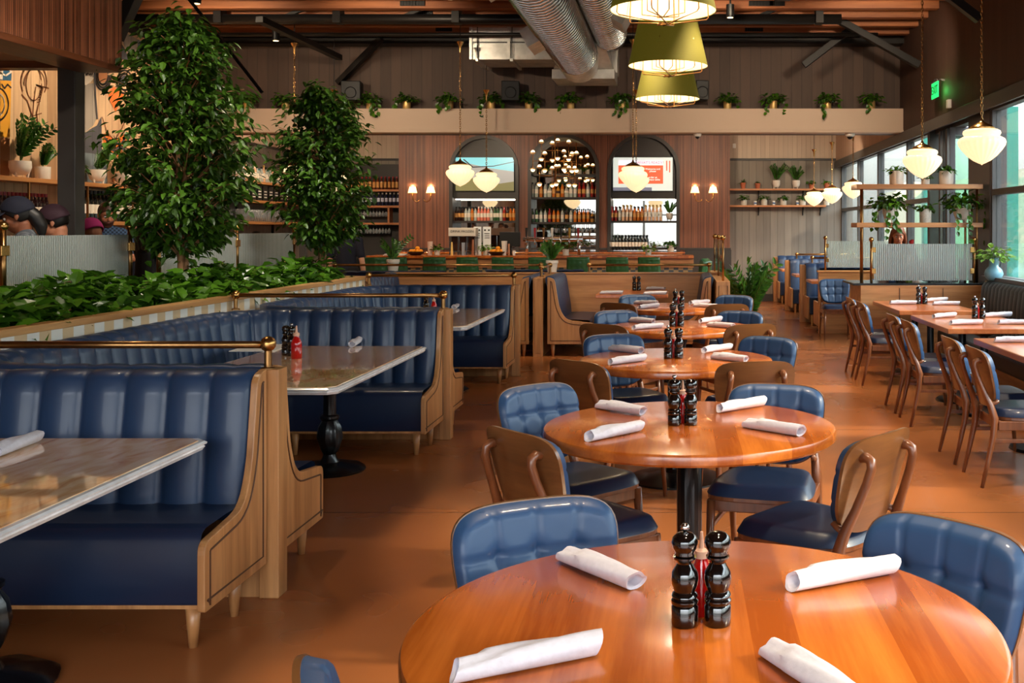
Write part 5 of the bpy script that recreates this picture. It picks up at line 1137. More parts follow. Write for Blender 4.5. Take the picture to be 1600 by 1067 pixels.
for (a, b), nm in zip(sp_, sn):
    t = thing('reeded_screen', 'reeded glass screen between brass posts behind the planter, %s' % nm, 'screen', (0, 0, 0), 0, 'reeded glass screens'); sc3.append(t)
    X = -4.53
    for y in ((a, b) if nm != sn[2] else (b,)):
        MB().tube([(X, y, 1.075 if y < 11.4 else 0), (X, y, 1.575)], 0.019, 12).build('post', brass, t, smooth=True); MB().sphere((X, y, 1.60), 0.034, 14).build('ball_finial', brass_light, t, smooth=True)
        MB().box(X-0.02, X+0.02, y-0.045, y+0.045, 1.40, 1.47).build('clamp', brass_light, t, bevel=0.004)
    MB().box(X-0.004, X+0.004, a+0.03, b-0.03, 1.0, 1.535).build('pane', reed_y, t)
t = thing('reeded_screen', 'reeded glass screen entering the view at the left edge', 'screen', (0, 0, 0), 0, 'reeded glass screens')
MB().box(-4.534, -4.526, 5.3, 6.95, 1.0, 1.535).build('pane', reed_y, t)
def tree(lb, base, H, crown, n, seed, tw=0.05):
    rr = random.Random(seed); t = thing('ficus_tree', lb, 'tree', base); tr = MB(); lf = MB(); lf.keep = True
    cz0, cz1, rmax = crown
    for k in range(3):   # braided stems
        a0 = k*2*PI/3; pts = [(math.cos(a0+z*2.2)*tw*(0.4+0.35*z), math.sin(a0+z*2.2)*tw*(0.4+0.35*z), z*H*0.62) for z in [i/10 for i in range(11)]]
        tr.tube(pts, [tw*0.60*(1-0.05*i) for i in range(11)], 8)
    def rad(z): s = (z-cz0)/(cz1-cz0); return rmax*(max(0.02, 1-((s-0.40)/0.62)**2)**0.62 if s > 0.40 else max(0.02, 1-((0.40-s)/0.44)**2)**0.6)
    nb = n//42
    for i in range(nb):
        z = cz0+(cz1-cz0)*(i+rr.random())/nb; a = rr.uniform(0, 2*PI); r_ = rad(z)*(rr.random()**0.45)
        tip = Vector((math.cos(a)*r_, math.sin(a)*r_, z+rr.uniform(-0.02, 0.10))); st_ = Vector((math.cos(a)*0.03, math.sin(a)*0.03, max(cz0*0.9, z-0.35*r_-0.12)))
        mid = st_.lerp(tip, 0.55)+Vector((0, 0, 0.08)); tr.tube([st_, mid, tip], [0.008, 0.005, 0.0025], 5)
        for s in range(42):
            u = rr.random()**0.6; p = (st_.lerp(mid, u*2) if u < 0.5 else mid.lerp(tip, u*2-1)); out = Vector((math.cos(a), math.sin(a), 0))
            p = p+Vector((rr.gauss(0, 0.055), rr.gauss(0, 0.055), rr.gauss(0, 0.045)))
            d_ = out*rr.uniform(0.1, 1.0)+Vector((rr.uniform(-.8, .8), rr.uniform(-.8, .8), rr.uniform(-0.8, 0.15)))
            lf.leaf(p, d_, Vector((rr.uniform(-.6, .6), rr.uniform(-.6, .6), 1)), rr.uniform(0.06, 0.10), rr.uniform(0.034, 0.052), 0, 0.25, 0.25)
    tr.build('trunk', bark, t, auto=60); lf.build('foliage', ficus_leaf, t)
    return t
tree('large ficus tree with braided trunk rising from the planter, nearer the camera', (P(285, 415, 8.6).x, 8.6, 0.98), 2.35, (0.42, 2.28, 0.64), 8000, 3)
tree('smaller ficus tree with braided trunk at the far end of the planter', (P(503, 400, 11.15).x, 11.15, 0.98), 2.1, (0.44, 2.04, 0.58), 6200, 8, 0.045)

# ================================================================ pendants, drum shades, sconces, exit sign
def chain_mb(z0, z1, step=0.034):
    m_ = MB(); z = z0; k = 0
    while z < z1:
        pts = []
        for q in range(8):
            a = 2*PI*q/8; u, v = math.cos(a)*0.011, math.sin(a)*0.024
            pts.append((u, 0, z+v) if k % 2 else (0, u, z+v))
        m_.tube(pts, 0.0036, 4, closed=True); z += step; k += 1
    return m_
def make_pendant(ztop):
    t = thing('globe_pendant', 'p', 'pendant lamp'); r = 0.205
    pr = [(0.0, -0.205), (0.012, -0.195), (0.03, -0.188), (0.075, -0.165), (0.125, -0.125), (0.172, -0.07), (0.198, -0.03), (0.205, 0.0), (0.196, 0.028), (0.168, 0.045), (0.150, 0.052), (0.158, 0.062), (0.166, 0.078), (0.160, 0.098), (0.135, 0.112), (0.09, 0.118), (0.0, 0.120)]
    rp = [0, 0.3, 0.6, 1, 1, 1, 1, 0.9, 0.6, 0.2, 0, 0, 0, 0, 0, 0, 0]
    MB().lathe(pr, 96, flute=24, fl_amp=0.025, ripple=rp).build('glass_shade', globe_m, t, smooth=True)
    MB().lathe([(0.108, 0.100), (0.112, 0.128), (0.100, 0.134), (0.096, 0.142), (0.05, 0.165), (0.022, 0.180), (0.012, 0.20), (0.010, 0.215), (0, 0.216)], 28).build('cap', brass_light, t, auto=40)
    chain_mb(0.225, ztop-0.12).build('chain', brass_light, t, smooth=True)
    rod = {1.93: 2.50, 1.42: 2.50, 1.05: 1.60}[ztop]
    MB().lathe([(0.012, ztop-0.16), (0.016, ztop-0.12), (0.022, ztop-0.06), (0.05, ztop-0.015), (0.055, ztop), (0, ztop)], 20).build('canopy', brass_light, t, auto=50)
    MB().tube([(0, 0, ztop), (0, 0, rod)], 0.006, 6).build('hanging_rod', steel_black, t)
    return Proto(t)
pn_hi = make_pendant(1.93); pn_lo = make_pendant(1.42); pn_bk = make_pendant(1.05)
g = 'opal globe pendants'
pn_hi.put(P(1534, 222, 9.3), 0, 'opal globe pendant on a long chain, the nearest one over the window tables', g)
pn_hi.put(P(1441, 250, 11.3), 0, 'opal globe pendant on a long chain, above the brass pole shelf', g)
pn_hi.put(P(719, 270, 14.7), 0.4, 'opal globe pendant in front of the left arch, the left one of the pair', g, 0.95)
pn_lo.put(P(760, 281, 15.75), 0.2, 'opal globe pendant in front of the left arch, lower right one of the pair', g, 0.95)
pn_hi.put(P(989, 273, 14.7), 0.9, 'opal globe pendant in front of the right arch, the nearer of two in line', g, 0.98)
pn_lo.put(P(994, 281, 15.75), 0.2, 'opal globe pendant in front of the right arch, mostly hidden behind its twin', g, 0.95)
pn_hi.put(P(460, 272, 14.7), 0.4, 'opal globe pendant glowing behind the smaller tree, the left one', g, 0.95)
pn_lo.put(P(522, 281, 15.75), 0.4, 'opal globe pendant hidden by the smaller tree, its chain just showing', g, 0.95)
pn_bk.put(P(1333, 294, 18.6), 0.3, 'opal globe pendant at the rear right, nearest and largest of the three', g, 0.94)
pn_bk.put(P(1300, 303, 20.0), 0.5, 'opal globe pendant at the rear right, middle of the three', g, 0.94)
pn_bk.put(P(1272, 308, 21.2), 0.7, 'opal globe pendant at the rear right, farthest of the three', g, 0.92)
def drum(lb, c, bx_):
    t = thing('drum_pendant', lb, 'pendant lamp', c, 0, 'olive drum shades in a row')
    MB().lathe([(0.385, 0.0), (0.288, 0.43), (0.286, 0.43), (0.383, 0.0)], 64, caps=False).build('shade', shade_out, t, auto=40)
    m_ = MB().lathe([(0.381, 0.004), (0.284, 0.425)], 64, caps=False); m_.build('lining', shade_in, t, smooth=True)
    MB().lathe([(0.0, 0.40), (0.284, 0.402)], 48, caps=False).build('diffuser', shade_in, t)
    m_ = MB()
    for k in range(6):
        a = 2*PI*k/6+0.3; b = a+PI*0.75; ca, sa_ = math.cos(a), math.sin(a)
        m_.tube([(0.33*ca, 0.33*sa_, 0.24), (0.345*ca, 0.345*sa_, -0.03), (0.33*ca, 0.33*sa_, -0.045), (0.05*math.cos(b), 0.05*math.sin(b), -0.10)], 0.0048, 5)
        a = a+0.5; ca, sa_ = math.cos(a), math.sin(a); m_.tube([(0.16*ca, 0.16*sa_, 0.2), (0.16*ca, 0.16*sa_, -0.02), (0.0, 0, -0.045)], 0.0045, 5)
    m_.build('wire_frame', brass, t, smooth=True)
    MB().tube([(0, 0, 0.43), (0, 0, 1.55)], 0.007, 6).build('hanging_rod', brass, t)
    MB().sphere((0, 0, 0.33), 0.035, 14).build('bulb', bulb_m, t, smooth=True)
    lamp('point', 'POINT', (0, 0, 0.10), 9, (1.0, 0.86, 0.64), parent=t, shadow_soft_size=0.06)
drum('olive drum shade lamp, nearest and highest in the row', (-0.11, 7.6, 3.16), 0)
drum('olive drum shade lamp, the middle one of three', (-0.10, 10.15, 3.155), 0)
drum('olive drum shade lamp, the lowest and farthest of three', (-0.13, 12.6, 3.14), 0)
# sconces
def sconce(px, lb):
    x = (px-VX)*21.9/F; t = thing('wall_sconce', lb, 'wall lamp', (x, 21.93, 2.38), 0, 'brass double sconces')
    MB().lathe([(0.0, 0), (0.05, 0), (0.05, 0.012), (0, 0.012)], 20).build('backplate', brass_light, t, loc=(0, 0.03, 0.07), rot=(R(90), 0, 0))
    MB().tube([(math.cos(a)*0.045, 0, 0.15+math.sin(a)*0.045) for a in [2*PI*k/16 for k in range(16)]], 0.008, 8, closed=True).build('ring', brass_light, t, smooth=True)
    for s in (-1, 1):
        pts = [(s*0.035, 0, 0.12), (s*0.035, -0.01, -0.14), (s*0.05, -0.03, -0.20), (s*0.10, -0.04, -0.235), (s*0.165, -0.04, -0.20), (s*0.19, -0.04, -0.12), (s*0.19, -0.04, -0.04)]
        MB().tube(pts, 0.008, 8).build('arm', brass_light, t, smooth=True)
        MB().lathe([(0.095, -0.045), (0.062, 0.085), (0.060, 0.085), (0.092, -0.045)], 28, (s*0.19, -0.04, 0), caps=False).build('lamp_shade', sconce_shade, t, auto=40)
        lamp('point', 'POINT', (s*0.19, -0.04, 0.10), 3.0, (1, 0.7, 0.38), parent=t, shadow_soft_size=0.03)
sconce(659, 'brass double sconce with small white shades left of the bar arches')
sconce(1100, 'brass double sconce with small white shades right of the bar arches')
# exit sign on a bracket by the right wall
ex = thing('exit_sign', 'green lit EXIT sign on the right wall', 'sign', (3.33, 13.62, 3.38))
MB().box(-0.006, 0.006, -0.17, 0.17, -0.10, 0.10).build('panel', mat('exit_panel', (60, 220, 130), 0.3, emit=0.9, ecol=(20, 230, 110)), ex)
text('EXIT', 0.15, mat('exit_letters', (0, 60, 24), 0.4), ex, (-0.008, 0, 0), (R(90), 0, R(-90)), scx=1.05)
MB().box(-0.01, 0.12, -0.02, 0.02, 0.12, 0.15).box(-0.012, 0.012, -0.18, 0.18, 0.10, 0.125).build('bracket', chrome, ex, bevel=0.003)
lamp('exit_glow', 'POINT', (0.05, 0.0, 0), 0.7, (0.1, 1.0, 0.2), parent=ex, shadow_soft_size=0.04)
o = MB().box(3.40, 3.45, 13.25, 13.33, 3.11, 3.22).build('wall_box', white_p, bevel=0.005); tag(o, 'small pale box on the right wall under the exit sign', 'sensor')
# speakers, cameras, projector, small plates
for px, py, w, lb in ((550, 143, 30, 'black loudspeaker on the high wall, leftmost of three'), (798, 143, 28, 'black loudspeaker on the high wall, left of the ducts end'), (1096, 142, 20, 'black loudspeaker on the high wall behind the drum shades')):
    c = P(px, py, 16.15); t = thing('loudspeaker', lb, 'speaker', (c.x, 16.15, c.z), 0.12, 'black wall loudspeakers'); hw = w*16/F/2
    MB().box(-hw, hw, -0.12, 0.12, -0.15, 0.15).build('cabinet', blackmetal, t, bevel=0.012); MB().lathe([(0.0, 0), (0.07, 0), (0.08, 0.008), (0.09, 0.004)], 20).build('cone', blackmetal, t, loc=(0, -0.122, -0.03), rot=(R(90), 0, 0)); MB().box(-0.03, 0.03, 0.1, 0.24, -0.03, 0.03).build('bracket', blackmetal, t)
for px, lb in ((1330, 'white dome camera under the beam, at its right end'), (1090, 'white dome camera under the beam, beneath the drum shades')):
    t = thing('dome_camera', lb, 'camera', ((px-VX)*YBEAM/F, YBEAM+0.12, 3.06), 0, 'white dome cameras'); s_ = 1 if px == 1330 else 0.8
    MB().lathe([(0, 0), (0.075*s_, 0), (0.075*s_, -0.03), (0.055*s_, -0.05), (0, -0.05)], 20).build('housing', white_p, t, auto=40); MB().sphere((0, 0, -0.05), 0.045*s_, 14).build('lens_dome', blackmetal, t, smooth=True)
c = P(1223, 4, 12.7); t = thing('projector_unit', 'small dark device with a red light under the roof', 'projector', (c.x, 12.7, 4.40))
MB().box(-0.10, 0.10, -0.08, 0.08, -0.05, 0.05).build('body', blackmetal, t, bevel=0.02); MB().sphere((0.01, -0.085, -0.0), 0.012, 8).build('indicator', mat('red_led', (255, 60, 40), 0.3, emit=2.0), t); MB().tube([(0, 0, 0.05), (0, 0, 0.12)], 0.02, 8).build('mount', blackmetal, t)
o = MB().box(0, 0.08, -0.01, 0, 0, 0.10).build('wall_plate', white_p, loc=(P(628, 321, 21.9).x, 21.93, P(628, 321, 21.9).z), bevel=0.004); tag(o, 'small white wall plate on the walnut wall below the left sconce', 'switch')
o = MB().box(0, 0.07, -0.02, 0, 0, 0.10).build('wall_sensor', white_p, loc=(P(1145, 231, 22.9).x, 22.98, P(1145, 231, 22.9).z), bevel=0.004); tag(o, 'small white box on the cream boards right of the walnut wall', 'sensor')

# ================================================================ ducts
def spiral_duct(x, z, r, y0, y1, lb):
    t = thing('spiral_duct', lb, 'duct', (0, 0, 0), 0, 'round spiral ducts'); n = int((y1-y0)/0.035); m_ = MB(); seg = 40
    m_.grid(lambda i, j: (x+math.cos(2*PI*j/seg)*r, y0+(y1-y0)*i/n+0.035*4*j/seg, z+math.sin(2*PI*j/seg)*r), n, seg)
    m_.build('duct_tube', duct_m, t, auto=60); pt = 0.12; k = int((y1-y0)/pt*20)
    MB().tube([(x+math.cos(2*PI*q/20)*(r+0.006), y0+q*pt/20, z+math.sin(2*PI*q/20)*(r+0.006)) for q in range(k)], 0.015, 5).build('spiral_seam', mat('seam_%d' % int(r*100), (206, 204, 198), 0.26, 0.85), t, smooth=True); return t
d1 = spiral_duct(-1.43, 4.02, 0.29, 4.0, 14.6, 'large round galvanised spiral duct running under the roof')
d2 = spiral_duct(-0.98, 4.36, 0.24, 4.0, 14.9, 'second spiral duct just right of and above the large one')
for y, s, par in ((9.6, -1, d1), (12.6, -1, d1), (10.4, 1, d2), (13.1, 1, d2)):
    x = -1.43 if s < 0 else -0.98; z = 4.02 if s < 0 else 4.36; r = 0.29 if s < 0 else 0.24
    m_ = MB(); a = R(-28 if s > 0 else 208); c = Vector((x+math.cos(a)*(r+0.06), y, z+math.sin(a)*(r+0.06)))
    n_ = Vector((math.cos(a), 0, math.sin(a))); u = Vector((-n_.z, 0, n_.x)); hh = 0.11
    q = [c+Vector((0, sy*0.30, 0))+u*su*hh+n_*sn*0.09 for sn in (-1, 1) for sy, su in ((-1, -1), (1, -1), (1, 1), (-1, 1))]
    m_.add(q, [(0, 1, 2, 3), (7, 6, 5, 4), (0, 4, 5, 1), (1, 5, 6, 2), (2, 6, 7, 3), (3, 7, 4, 0)])
    for k in range(7):
        yy_ = y-0.26+k*0.087; e = [c+Vector((0, yy_-y+dy, 0))+u*su*hh*0.8+n_*(0.091+dn) for dn in (0, 0.004) for dy, su in ((0, -1), (0.03, -1), (0.03, 1), (0, 1))]
        m_.add(e, [(0, 1, 2, 3), (7, 6, 5, 4), (0, 4, 5, 1), (1, 5, 6, 2), (2, 6, 7, 3), (3, 7, 4, 0)], 1)
    m_.build('air_register', [galv, white_p], par)
ple = thing('duct_plenum', 'square galvanised transition box at the end of the spiral ducts', 'duct')
c1 = P(868, 132, 15.6); c2 = P(963, 42, 15.6)
m_ = MB().box(c1.x, c2.x, 15.15, 15.9, c1.z+0.02, c1.z+0.16); m_.build('flange_box', galv, ple, bevel=0.006)
m_ = MB(); rb = [(c1.x+0.02, 15.17), (c2.x-0.02, 15.17), (c2.x-0.02, 15.88), (c1.x+0.02, 15.88)]
bot = [(x, y, c1.z+0.16) for x, y in rb]; top = [(-1.62, 14.7, 4.2), (-1.05, 14.7, 4.2), (-1.05, 15.2, 4.42), (-1.62, 15.2, 4.42)]
m_.add(bot+top, [(0, 1, 5, 4), (1, 2, 6, 5), (2, 3, 7, 6), (3, 0, 4, 7), (4, 5, 6, 7)]); m_.build('hopper', galv, ple)
MB().box(c2.x-0.50, c2.x+0.02, 15.5, 15.95, c1.z+0.16, 4.45).build('plenum_body', galv, ple, bevel=0.006)
MB().tube([(-1.43, 14.55, 4.02), (-1.42, 14.85, 4.0), (-1.42, 15.1, 3.92)], [0.30, 0.30, 0.26], 28).build('elbow', galv, ple, auto=50)
bxd = thing('duct_box', 'large rectangular galvanised duct box with angle braces left of the spiral ducts', 'duct')
a = P(736, 93, 15.2); b = P(868, 40, 15.2)
MB().box(a.x, b.x+0.25, 15.2, 15.95, a.z, b.z+0.02).build('box_body', galv, bxd, bevel=0.004)
for x in (a.x, a.x+0.55, b.x+0.2): MB().box(x-0.02, x+0.02, 15.17, 15.2, a.z, b.z+0.02).build('flange', galv, bxd)
MB().box(a.x, b.x+0.2, 15.18, 15.2, (a.z+b.z)/2-0.01, (a.z+b.z)/2+0.01).build('seam_bar', chrome, bxd)
for x in (a.x+0.1, a.x+0.6): MB().tube([(x, 15.16, a.z-0.02), (x, 15.16, 4.5)], 0.006, 6).build('hanger_rod', steel_black, bxd); MB().box(x-0.02, x+0.02, 15.1, 15.98, a.z-0.04, a.z).build('angle_brace', galv, bxd)
# ================================================================ the bar
YW = 22.0     # face of the walnut wall
def wx(px, d=YW): return (px-VX)*d/F
def wz(py, d=YW): return HC-(py-VY)*d/F
arches = [(704, 812), (826, 937), (950, 1062)]
zsp = wz(266); zbt = wz(394)
# walnut wall with three arched openings, built as columns of faces around each opening
x_l, x_r, ztop = wx(625), wx(1140), 3.78
wall = MB(); xs = [x_l]
dep = 0.10
def arch_top(x, xa, xb):
    r = (xb-xa)/2; c = (xa+xb)/2; u = (x-c)/r; return zsp+math.sqrt(max(0, 1-u*u))*r
for (a, b) in arches: xa, xb = wx(a), wx(b); xs += [xa+(xb-xa)*(1-math.cos(PI*k/32))/2 for k in range(33)]
xs.append(x_r)
for k in range(len(xs)-1):
    x0, x1 = xs[k], xs[k+1]; inside = None
    for (a, b) in arches:
        if x0 >= wx(a)-1e-6 and x1 <= wx(b)+1e-6: inside = (wx(a), wx(b))
    if inside:
        z0, z1 = arch_top(x0, *inside), arch_top(x1, *inside)
        wall.add([(x0, YW-dep, z0), (x1, YW-dep, z1), (x1, YW-dep, ztop), (x0, YW-dep, ztop)], [(0, 1, 2, 3)])
        wall.add([(x0, YW-dep, 0), (x1, YW-dep, 0), (x1, YW-dep, zbt), (x0, YW-dep, zbt)], [(0, 1, 2, 3)])
    else: wall.add([(x0, YW-dep, 0), (x1, YW-dep, 0), (x1, YW-dep, ztop), (x0, YW-dep, ztop)], [(0, 1, 2, 3)])
wall.add([(x_l, YW-dep, 0), (x_l, YB, 0), (x_l, YB, ztop), (x_l, YW-dep, ztop)], [(0, 1, 2, 3)]); wall.add([(x_r, YW-dep, 0), (x_r, YB, 0), (x_r, YB, ztop), (x_r, YW-dep, ztop)], [(0, 1, 2, 3)])
struct(wall.build('wall_bar', walnut))
struct(MB().box(x_l, x_r+0.02, YW-dep-0.03, YW-dep, 1.15, 1.19).box(wx(1070), x_r+0.03, YW-dep-0.02, YW-dep, 0, 1.15).build('trim_bar', darkgrey))
def arch_niche(i, a, b):
    xa, xb = wx(a), wx(b); nm = ['left', 'middle', 'right'][i]; t = thing('arch_cabinet', '%s arched back-bar cabinet with dark frame and mirror' % nm, 'cabinet', (0, 0, 0), 0, 'arched back-bar cabinets')
    r = (xb-xa)/2; c = (xa+xb)/2; m_ = MB(); w = 0.07
    out = [(xa, zbt)]+[(c+r*math.cos(PI-PI*k/32), zsp+r*math.sin(PI*k/32)) for k in range(33)]+[(xb, zbt)]
    inn = [(xa+w, zbt)]+[(c+(r-w)*math.cos(PI-PI*k/32), zsp+(r-w)*math.sin(PI*k/32)) for k in range(33)]+[(xb-w, zbt)]
    n = len(out); y0, y1 = YW-dep-0.05, YW+0.30
    vs = [(x, y0, z) for x, z in out]+[(x, y0, z) for x, z in inn]+[(x, y1, z) for x, z in inn]+[(x, YW-dep, z) for x, z in out]
    fs = []
    for k in range(n-1): fs += [(k, k+1, n+k+1, n+k), (n+k, n+k+1, 2*n+k+1, 2*n+k), (k, 3*n+k, 3*n+k+1, k+1)]
    m_.add(vs, fs); m_.build('arch_frame', darkgrey, t)
    back = inn; MB().add([(x, y1-0.005, z) for x, z in back], [tuple(range(n))]).build('mirror_back', mirror, t)
    return t, xa+w, xb-w, y1
sh_z = {}
nic = [arch_niche(i, a, b) for i, (a, b) in enumerate(arches)]
def niche_shelf(i, py, lb=None):
    t, xa, xb, y1 = nic[i]; z = wz(py); MB().box(xa, xb, YW-0.05, y1-0.01, z-0.04, z).build('shelf', darkgrey, t, bevel=0.003); return z
z_l = niche_shelf(0, 345); z_r = niche_shelf(2, 345); zc1 = niche_shelf(1, 272); zc2 = niche_shelf(1, 308); zc3 = niche_shelf(1, 347)
# dark panels with the television screens in the outer arches
for i in (0, 2):
    t, xa, xb, y1 = nic[i]; r = (xb-xa)/2; c = (xa+xb)/2; z0 = wz(310)
    pts = [(xa, z0), (xb, z0), (xb, zsp)]+[(c+r*math.cos(PI*k/24), zsp+r*math.sin(PI*k/24)) for k in range(1, 24)]+[(xa, zsp)]
    MB().prism(pts, YW+0.0, YW+0.04, 'Y').build('upper_panel', darkgrey, t)
def tv(i, lb, pxs, pys):
    x0, x1 = wx(pxs[0], YW-0.03), wx(pxs[1], YW-0.03); z1, z0 = wz(pys[0], YW-0.03), wz(pys[1], YW-0.03)
    t = thing('television', lb, 'television', ((x0+x1)/2, YW-0.03, (z0+z1)/2)); hw, hh = (x1-x0)/2, (z1-z0)/2
    MB().box(-hw-0.015, hw+0.015, -0.01, 0.03, -hh-0.015, hh+0.015).build('bezel', blackmetal, t, bevel=0.003)
    return t, hw, hh
def em(name, c, e=0.55): return mat(name, c, 0.3, emit=e)
t, hw, hh = tv(0, 'television with a sky and hillside picture in the left arch', (712, 803), (246, 298))
MB().add([(-hw, -0.012, -hh), (hw, -0.012, -hh), (hw, -0.012, hh), (-hw, -0.012, hh)], [(0, 1, 2, 3)]).add([(-hw, -0.013, hh), (hw, -0.013, hh), (hw, -0.013, 0.15*hh), (0.2*hw, -0.013, 0.35*hh), (-hw, -0.013, 0.8*hh)], [(0, 1, 2, 3, 4)], 1).add([(-hw, -0.014, -hh), (hw, -0.014, -hh), (hw, -0.014, -0.45*hh), (0.2*hw, -0.014, -0.65*hh), (-0.5*hw, -0.014, -0.2*hh), (-hw, -0.014, -0.1*hh)], [(0, 1, 2, 3, 4, 5)], 2).add([(-0.7*hw, -0.015, 0.9*hh), (-0.4*hw, -0.015, 0.45*hh), (0.3*hw, -0.015, 0.5*hh), (hw, -0.015, 0.75*hh), (hw, -0.015, 0.72*hh), (0.3*hw, -0.015, 0.45*hh), (-0.42*hw, -0.015, 0.38*hh), (-0.75*hw, -0.015, 0.88*hh)], [(0, 1, 6, 7), (1, 2, 5, 6), (2, 3, 4, 5)], 3).build('screen', [em('tv_grey', (150, 150, 148)), em('tv_sky', (120, 196, 210)), em('tv_hill', (120, 116, 76), 0.4), em('tv_dark', (50, 52, 60), 0.2)], t)
t, hw, hh = tv(2, 'television with an orange information slide in the right arch', (958, 1051), (246, 298))
def qd(x0, x1, z0, z1, y): return [(x0*hw, y, z0*hh), (x1*hw, y, z0*hh), (x1*hw, y, z1*hh), (x0*hw, y, z1*hh)]
Q = [(0, 1, 2, 3)]
MB().add(qd(-1, 1, -1, 1, -0.012), Q).add(qd(-0.82, 0.68, -0.58, 0.52, -0.013), Q, 1).add(qd(-0.82, 0.68, 0.56, 0.84, -0.013), Q, 2).add(qd(-1, 0.3, -1, -0.8, -0.013), Q, 3).add(qd(0.78, 0.82, 0.2, 0.8, -0.013), Q, 1).add(qd(0.88, 0.92, 0.1, 0.8, -0.013), Q, 1).build('screen', [em('slide_grey', (196, 204, 196), 0.7), em('slide_orange', (222, 92, 58), 0.7), em('slide_white', (220, 226, 240), 0.7), em('slide_strip', (110, 112, 128), 0.6)], t)
text("WHAT'S READY?", 0.075, em('slide_text_red', (190, 60, 60), 0.6), t, (0.25*hw, -0.016, 0.68*hh), (R(90), 0, 0), 0.0005)
for k, (s_, z_) in enumerate((('Welcome and', 0.30), ('please', 0.17), ('order at', -0.2), ('the host table', -0.34))): text(s_, 0.055, em('slide_text_white_%d' % k, (250, 246, 240), 0.8), t, (0.33*hw, -0.016, z_*hh), (R(90), 0, 0), 0.0005)
# strip light built into each cabinet's top rail
for i, z in ((0, wz(311)), (2, wz(311)), (1, wz(274))):
    t, xa, xb, y1 = nic[i]; MB().box(xa+0.03, xb-0.03, YW+0.02, YW+0.05, z-0.012, z).build('led_strip', mat('led_%d' % i, (255, 240, 220), 0.4, emit=7, ecol=(255, 240, 220)), t)

# ---------------------------------------------------------------- bottles and glasses
def make_bottle(name, prof, body, label_m, cap_m, lab=(0.25, 0.55), seg=12):
    m_ = MB().lathe([(r, z) for r, z in prof], seg); H = prof[-1][1]; rb = max(r for r, z in prof)
    m_.lathe([(rb*1.03, H*lab[0]), (rb*1.03, H*lab[1])], seg, mi=1, caps=False); m_.lathe([(0.017, H*0.88), (0.018, H*0.9), (0.018, H*1.01), (0, H*1.015)], 8, mi=2)
    o = m_.build(name, [body, label_m, cap_m], auto=40); tag(o, 'bottle', 'bottle'); return Proto(o)
wine_p = [(0, 0), (0.030, 0), (0.031, 0.01), (0.031, 0.19), (0.026, 0.225), (0.015, 0.25), (0.014, 0.31)]
liq_p = [(0, 0), (0.030, 0), (0.032, 0.01), (0.032, 0.17), (0.027, 0.20), (0.016, 0.22), (0.014, 0.28)]
squat_p = [(0, 0), (0.038, 0), (0.042, 0.03), (0.038, 0.12), (0.03, 0.16), (0.015, 0.18), (0.014, 0.24)]
def bm(n, c, tr=0.0, ro=0.12): return mat(n, c, ro, coat=0.4, trans=tr)
lab_w = mat('paper_label', (232, 222, 208), 0.7); lab_t = mat('tan_label', (206, 150, 84), 0.7); lab_k = mat('dark_label', (60, 30, 26), 0.7); lab_r = mat('red_label', (170, 40, 36), 0.7)
cap_k = mat('cap_black', (20, 18, 18), 0.4); cap_r = mat('cap_red', (150, 26, 34), 0.4); cap_g = mat('cap_gold', (200, 160, 80), 0.3, 0.8); cap_w = mat('cap_white', (226, 222, 214), 0.5)
BT = {
 'dark wine bottle with white label': make_bottle('wine_bottle', wine_p, bm('glass_dark', (16, 18, 16)), lab_w, cap_k),
 'red-capped dark wine bottle': make_bottle('wine_bottle', wine_p, bm('glass_darkred', (34, 12, 14)), lab_w, cap_r, (0.3, 0.5)),
 'red-capped bottle of tan liqueur': make_bottle('liquor_bottle', liq_p, bm('glass_brownish', (96, 40, 20)), lab_t, cap_r, (0.15, 0.6)),
 'dark bottle with pale blue label': make_bottle('liquor_bottle', liq_p, bm('glass_navy', (30, 34, 60)), mat('label_pale', (196, 196, 214), 0.7), cap_w, (0.3, 0.6)),
 'amber whiskey bottle': make_bottle('liquor_bottle', liq_p, bm('glass_amber', (196, 104, 28)), lab_t, cap_k),
 'pink gin bottle': make_bottle('liquor_bottle', liq_p, bm('glass_pink', (226, 128, 104)), lab_w, cap_w),
 'clear liquor bottle': make_bottle('liquor_bottle', liq_p, bm('glass_clear', (206, 214, 206), 0.3), lab_w, cap_k),
 'dark whiskey bottle with orange label': make_bottle('liquor_bottle', liq_p, bm('glass_brown', (44, 20, 12)), lab_t, cap_k),
 'green gin bottle': make_bottle('liquor_bottle', liq_p, bm('glass_green', (54, 92, 56)), lab_w, cap_k),
 'red liquor bottle': make_bottle('liquor_bottle', liq_p, bm('glass_red', (150, 30, 24)), lab_t, cap_r),
 'squat gold-brown decanter bottle': make_bottle('liquor_bottle', squat_p, bm('glass_gold', (206, 146, 58)), lab_k, cap_k, (0.3, 0.5)),
 'tall pale rosé bottle': make_bottle('wine_bottle', wine_p, bm('glass_rose', (228, 178, 140)), lab_w, cap_g),
 'squat clear decanter bottle': make_bottle('liquor_bottle', squat_p, bm('glass_pale', (214, 216, 200), 0.3), lab_w, mat('cap_teal', (70, 130, 140), 0.4), (0.35, 0.5)),
}
def row(keys, xs_, y, z, where, grp, scale=1.0, axis='X', jit=0.006):
    rr = random.Random(int(z*1000)+len(xs_))
    for k, x in enumerate(xs_):
        key = keys[k % len(keys)] if len(keys) != len(xs_) else keys[k]; nm = key.replace('rosé', 'rose')
        loc = (x, y+rr.uniform(-jit, jit), z) if axis == 'X' else (y, x, z)
        BT[key].put(loc, rr.uniform(-0.5, 0.5)+(0 if axis == 'X' else PI/2), nm+' '+where, '%ss %s' % (nm.split(' with ')[0], grp), scale)
def lin(a, b, n): return [a+(b-a)*k/(n-1) for k in range(n)]
def spans(a, b, n): return lin(wx(a, YW+0.05), wx(b, YW+0.05), n)
kk = list(BT)
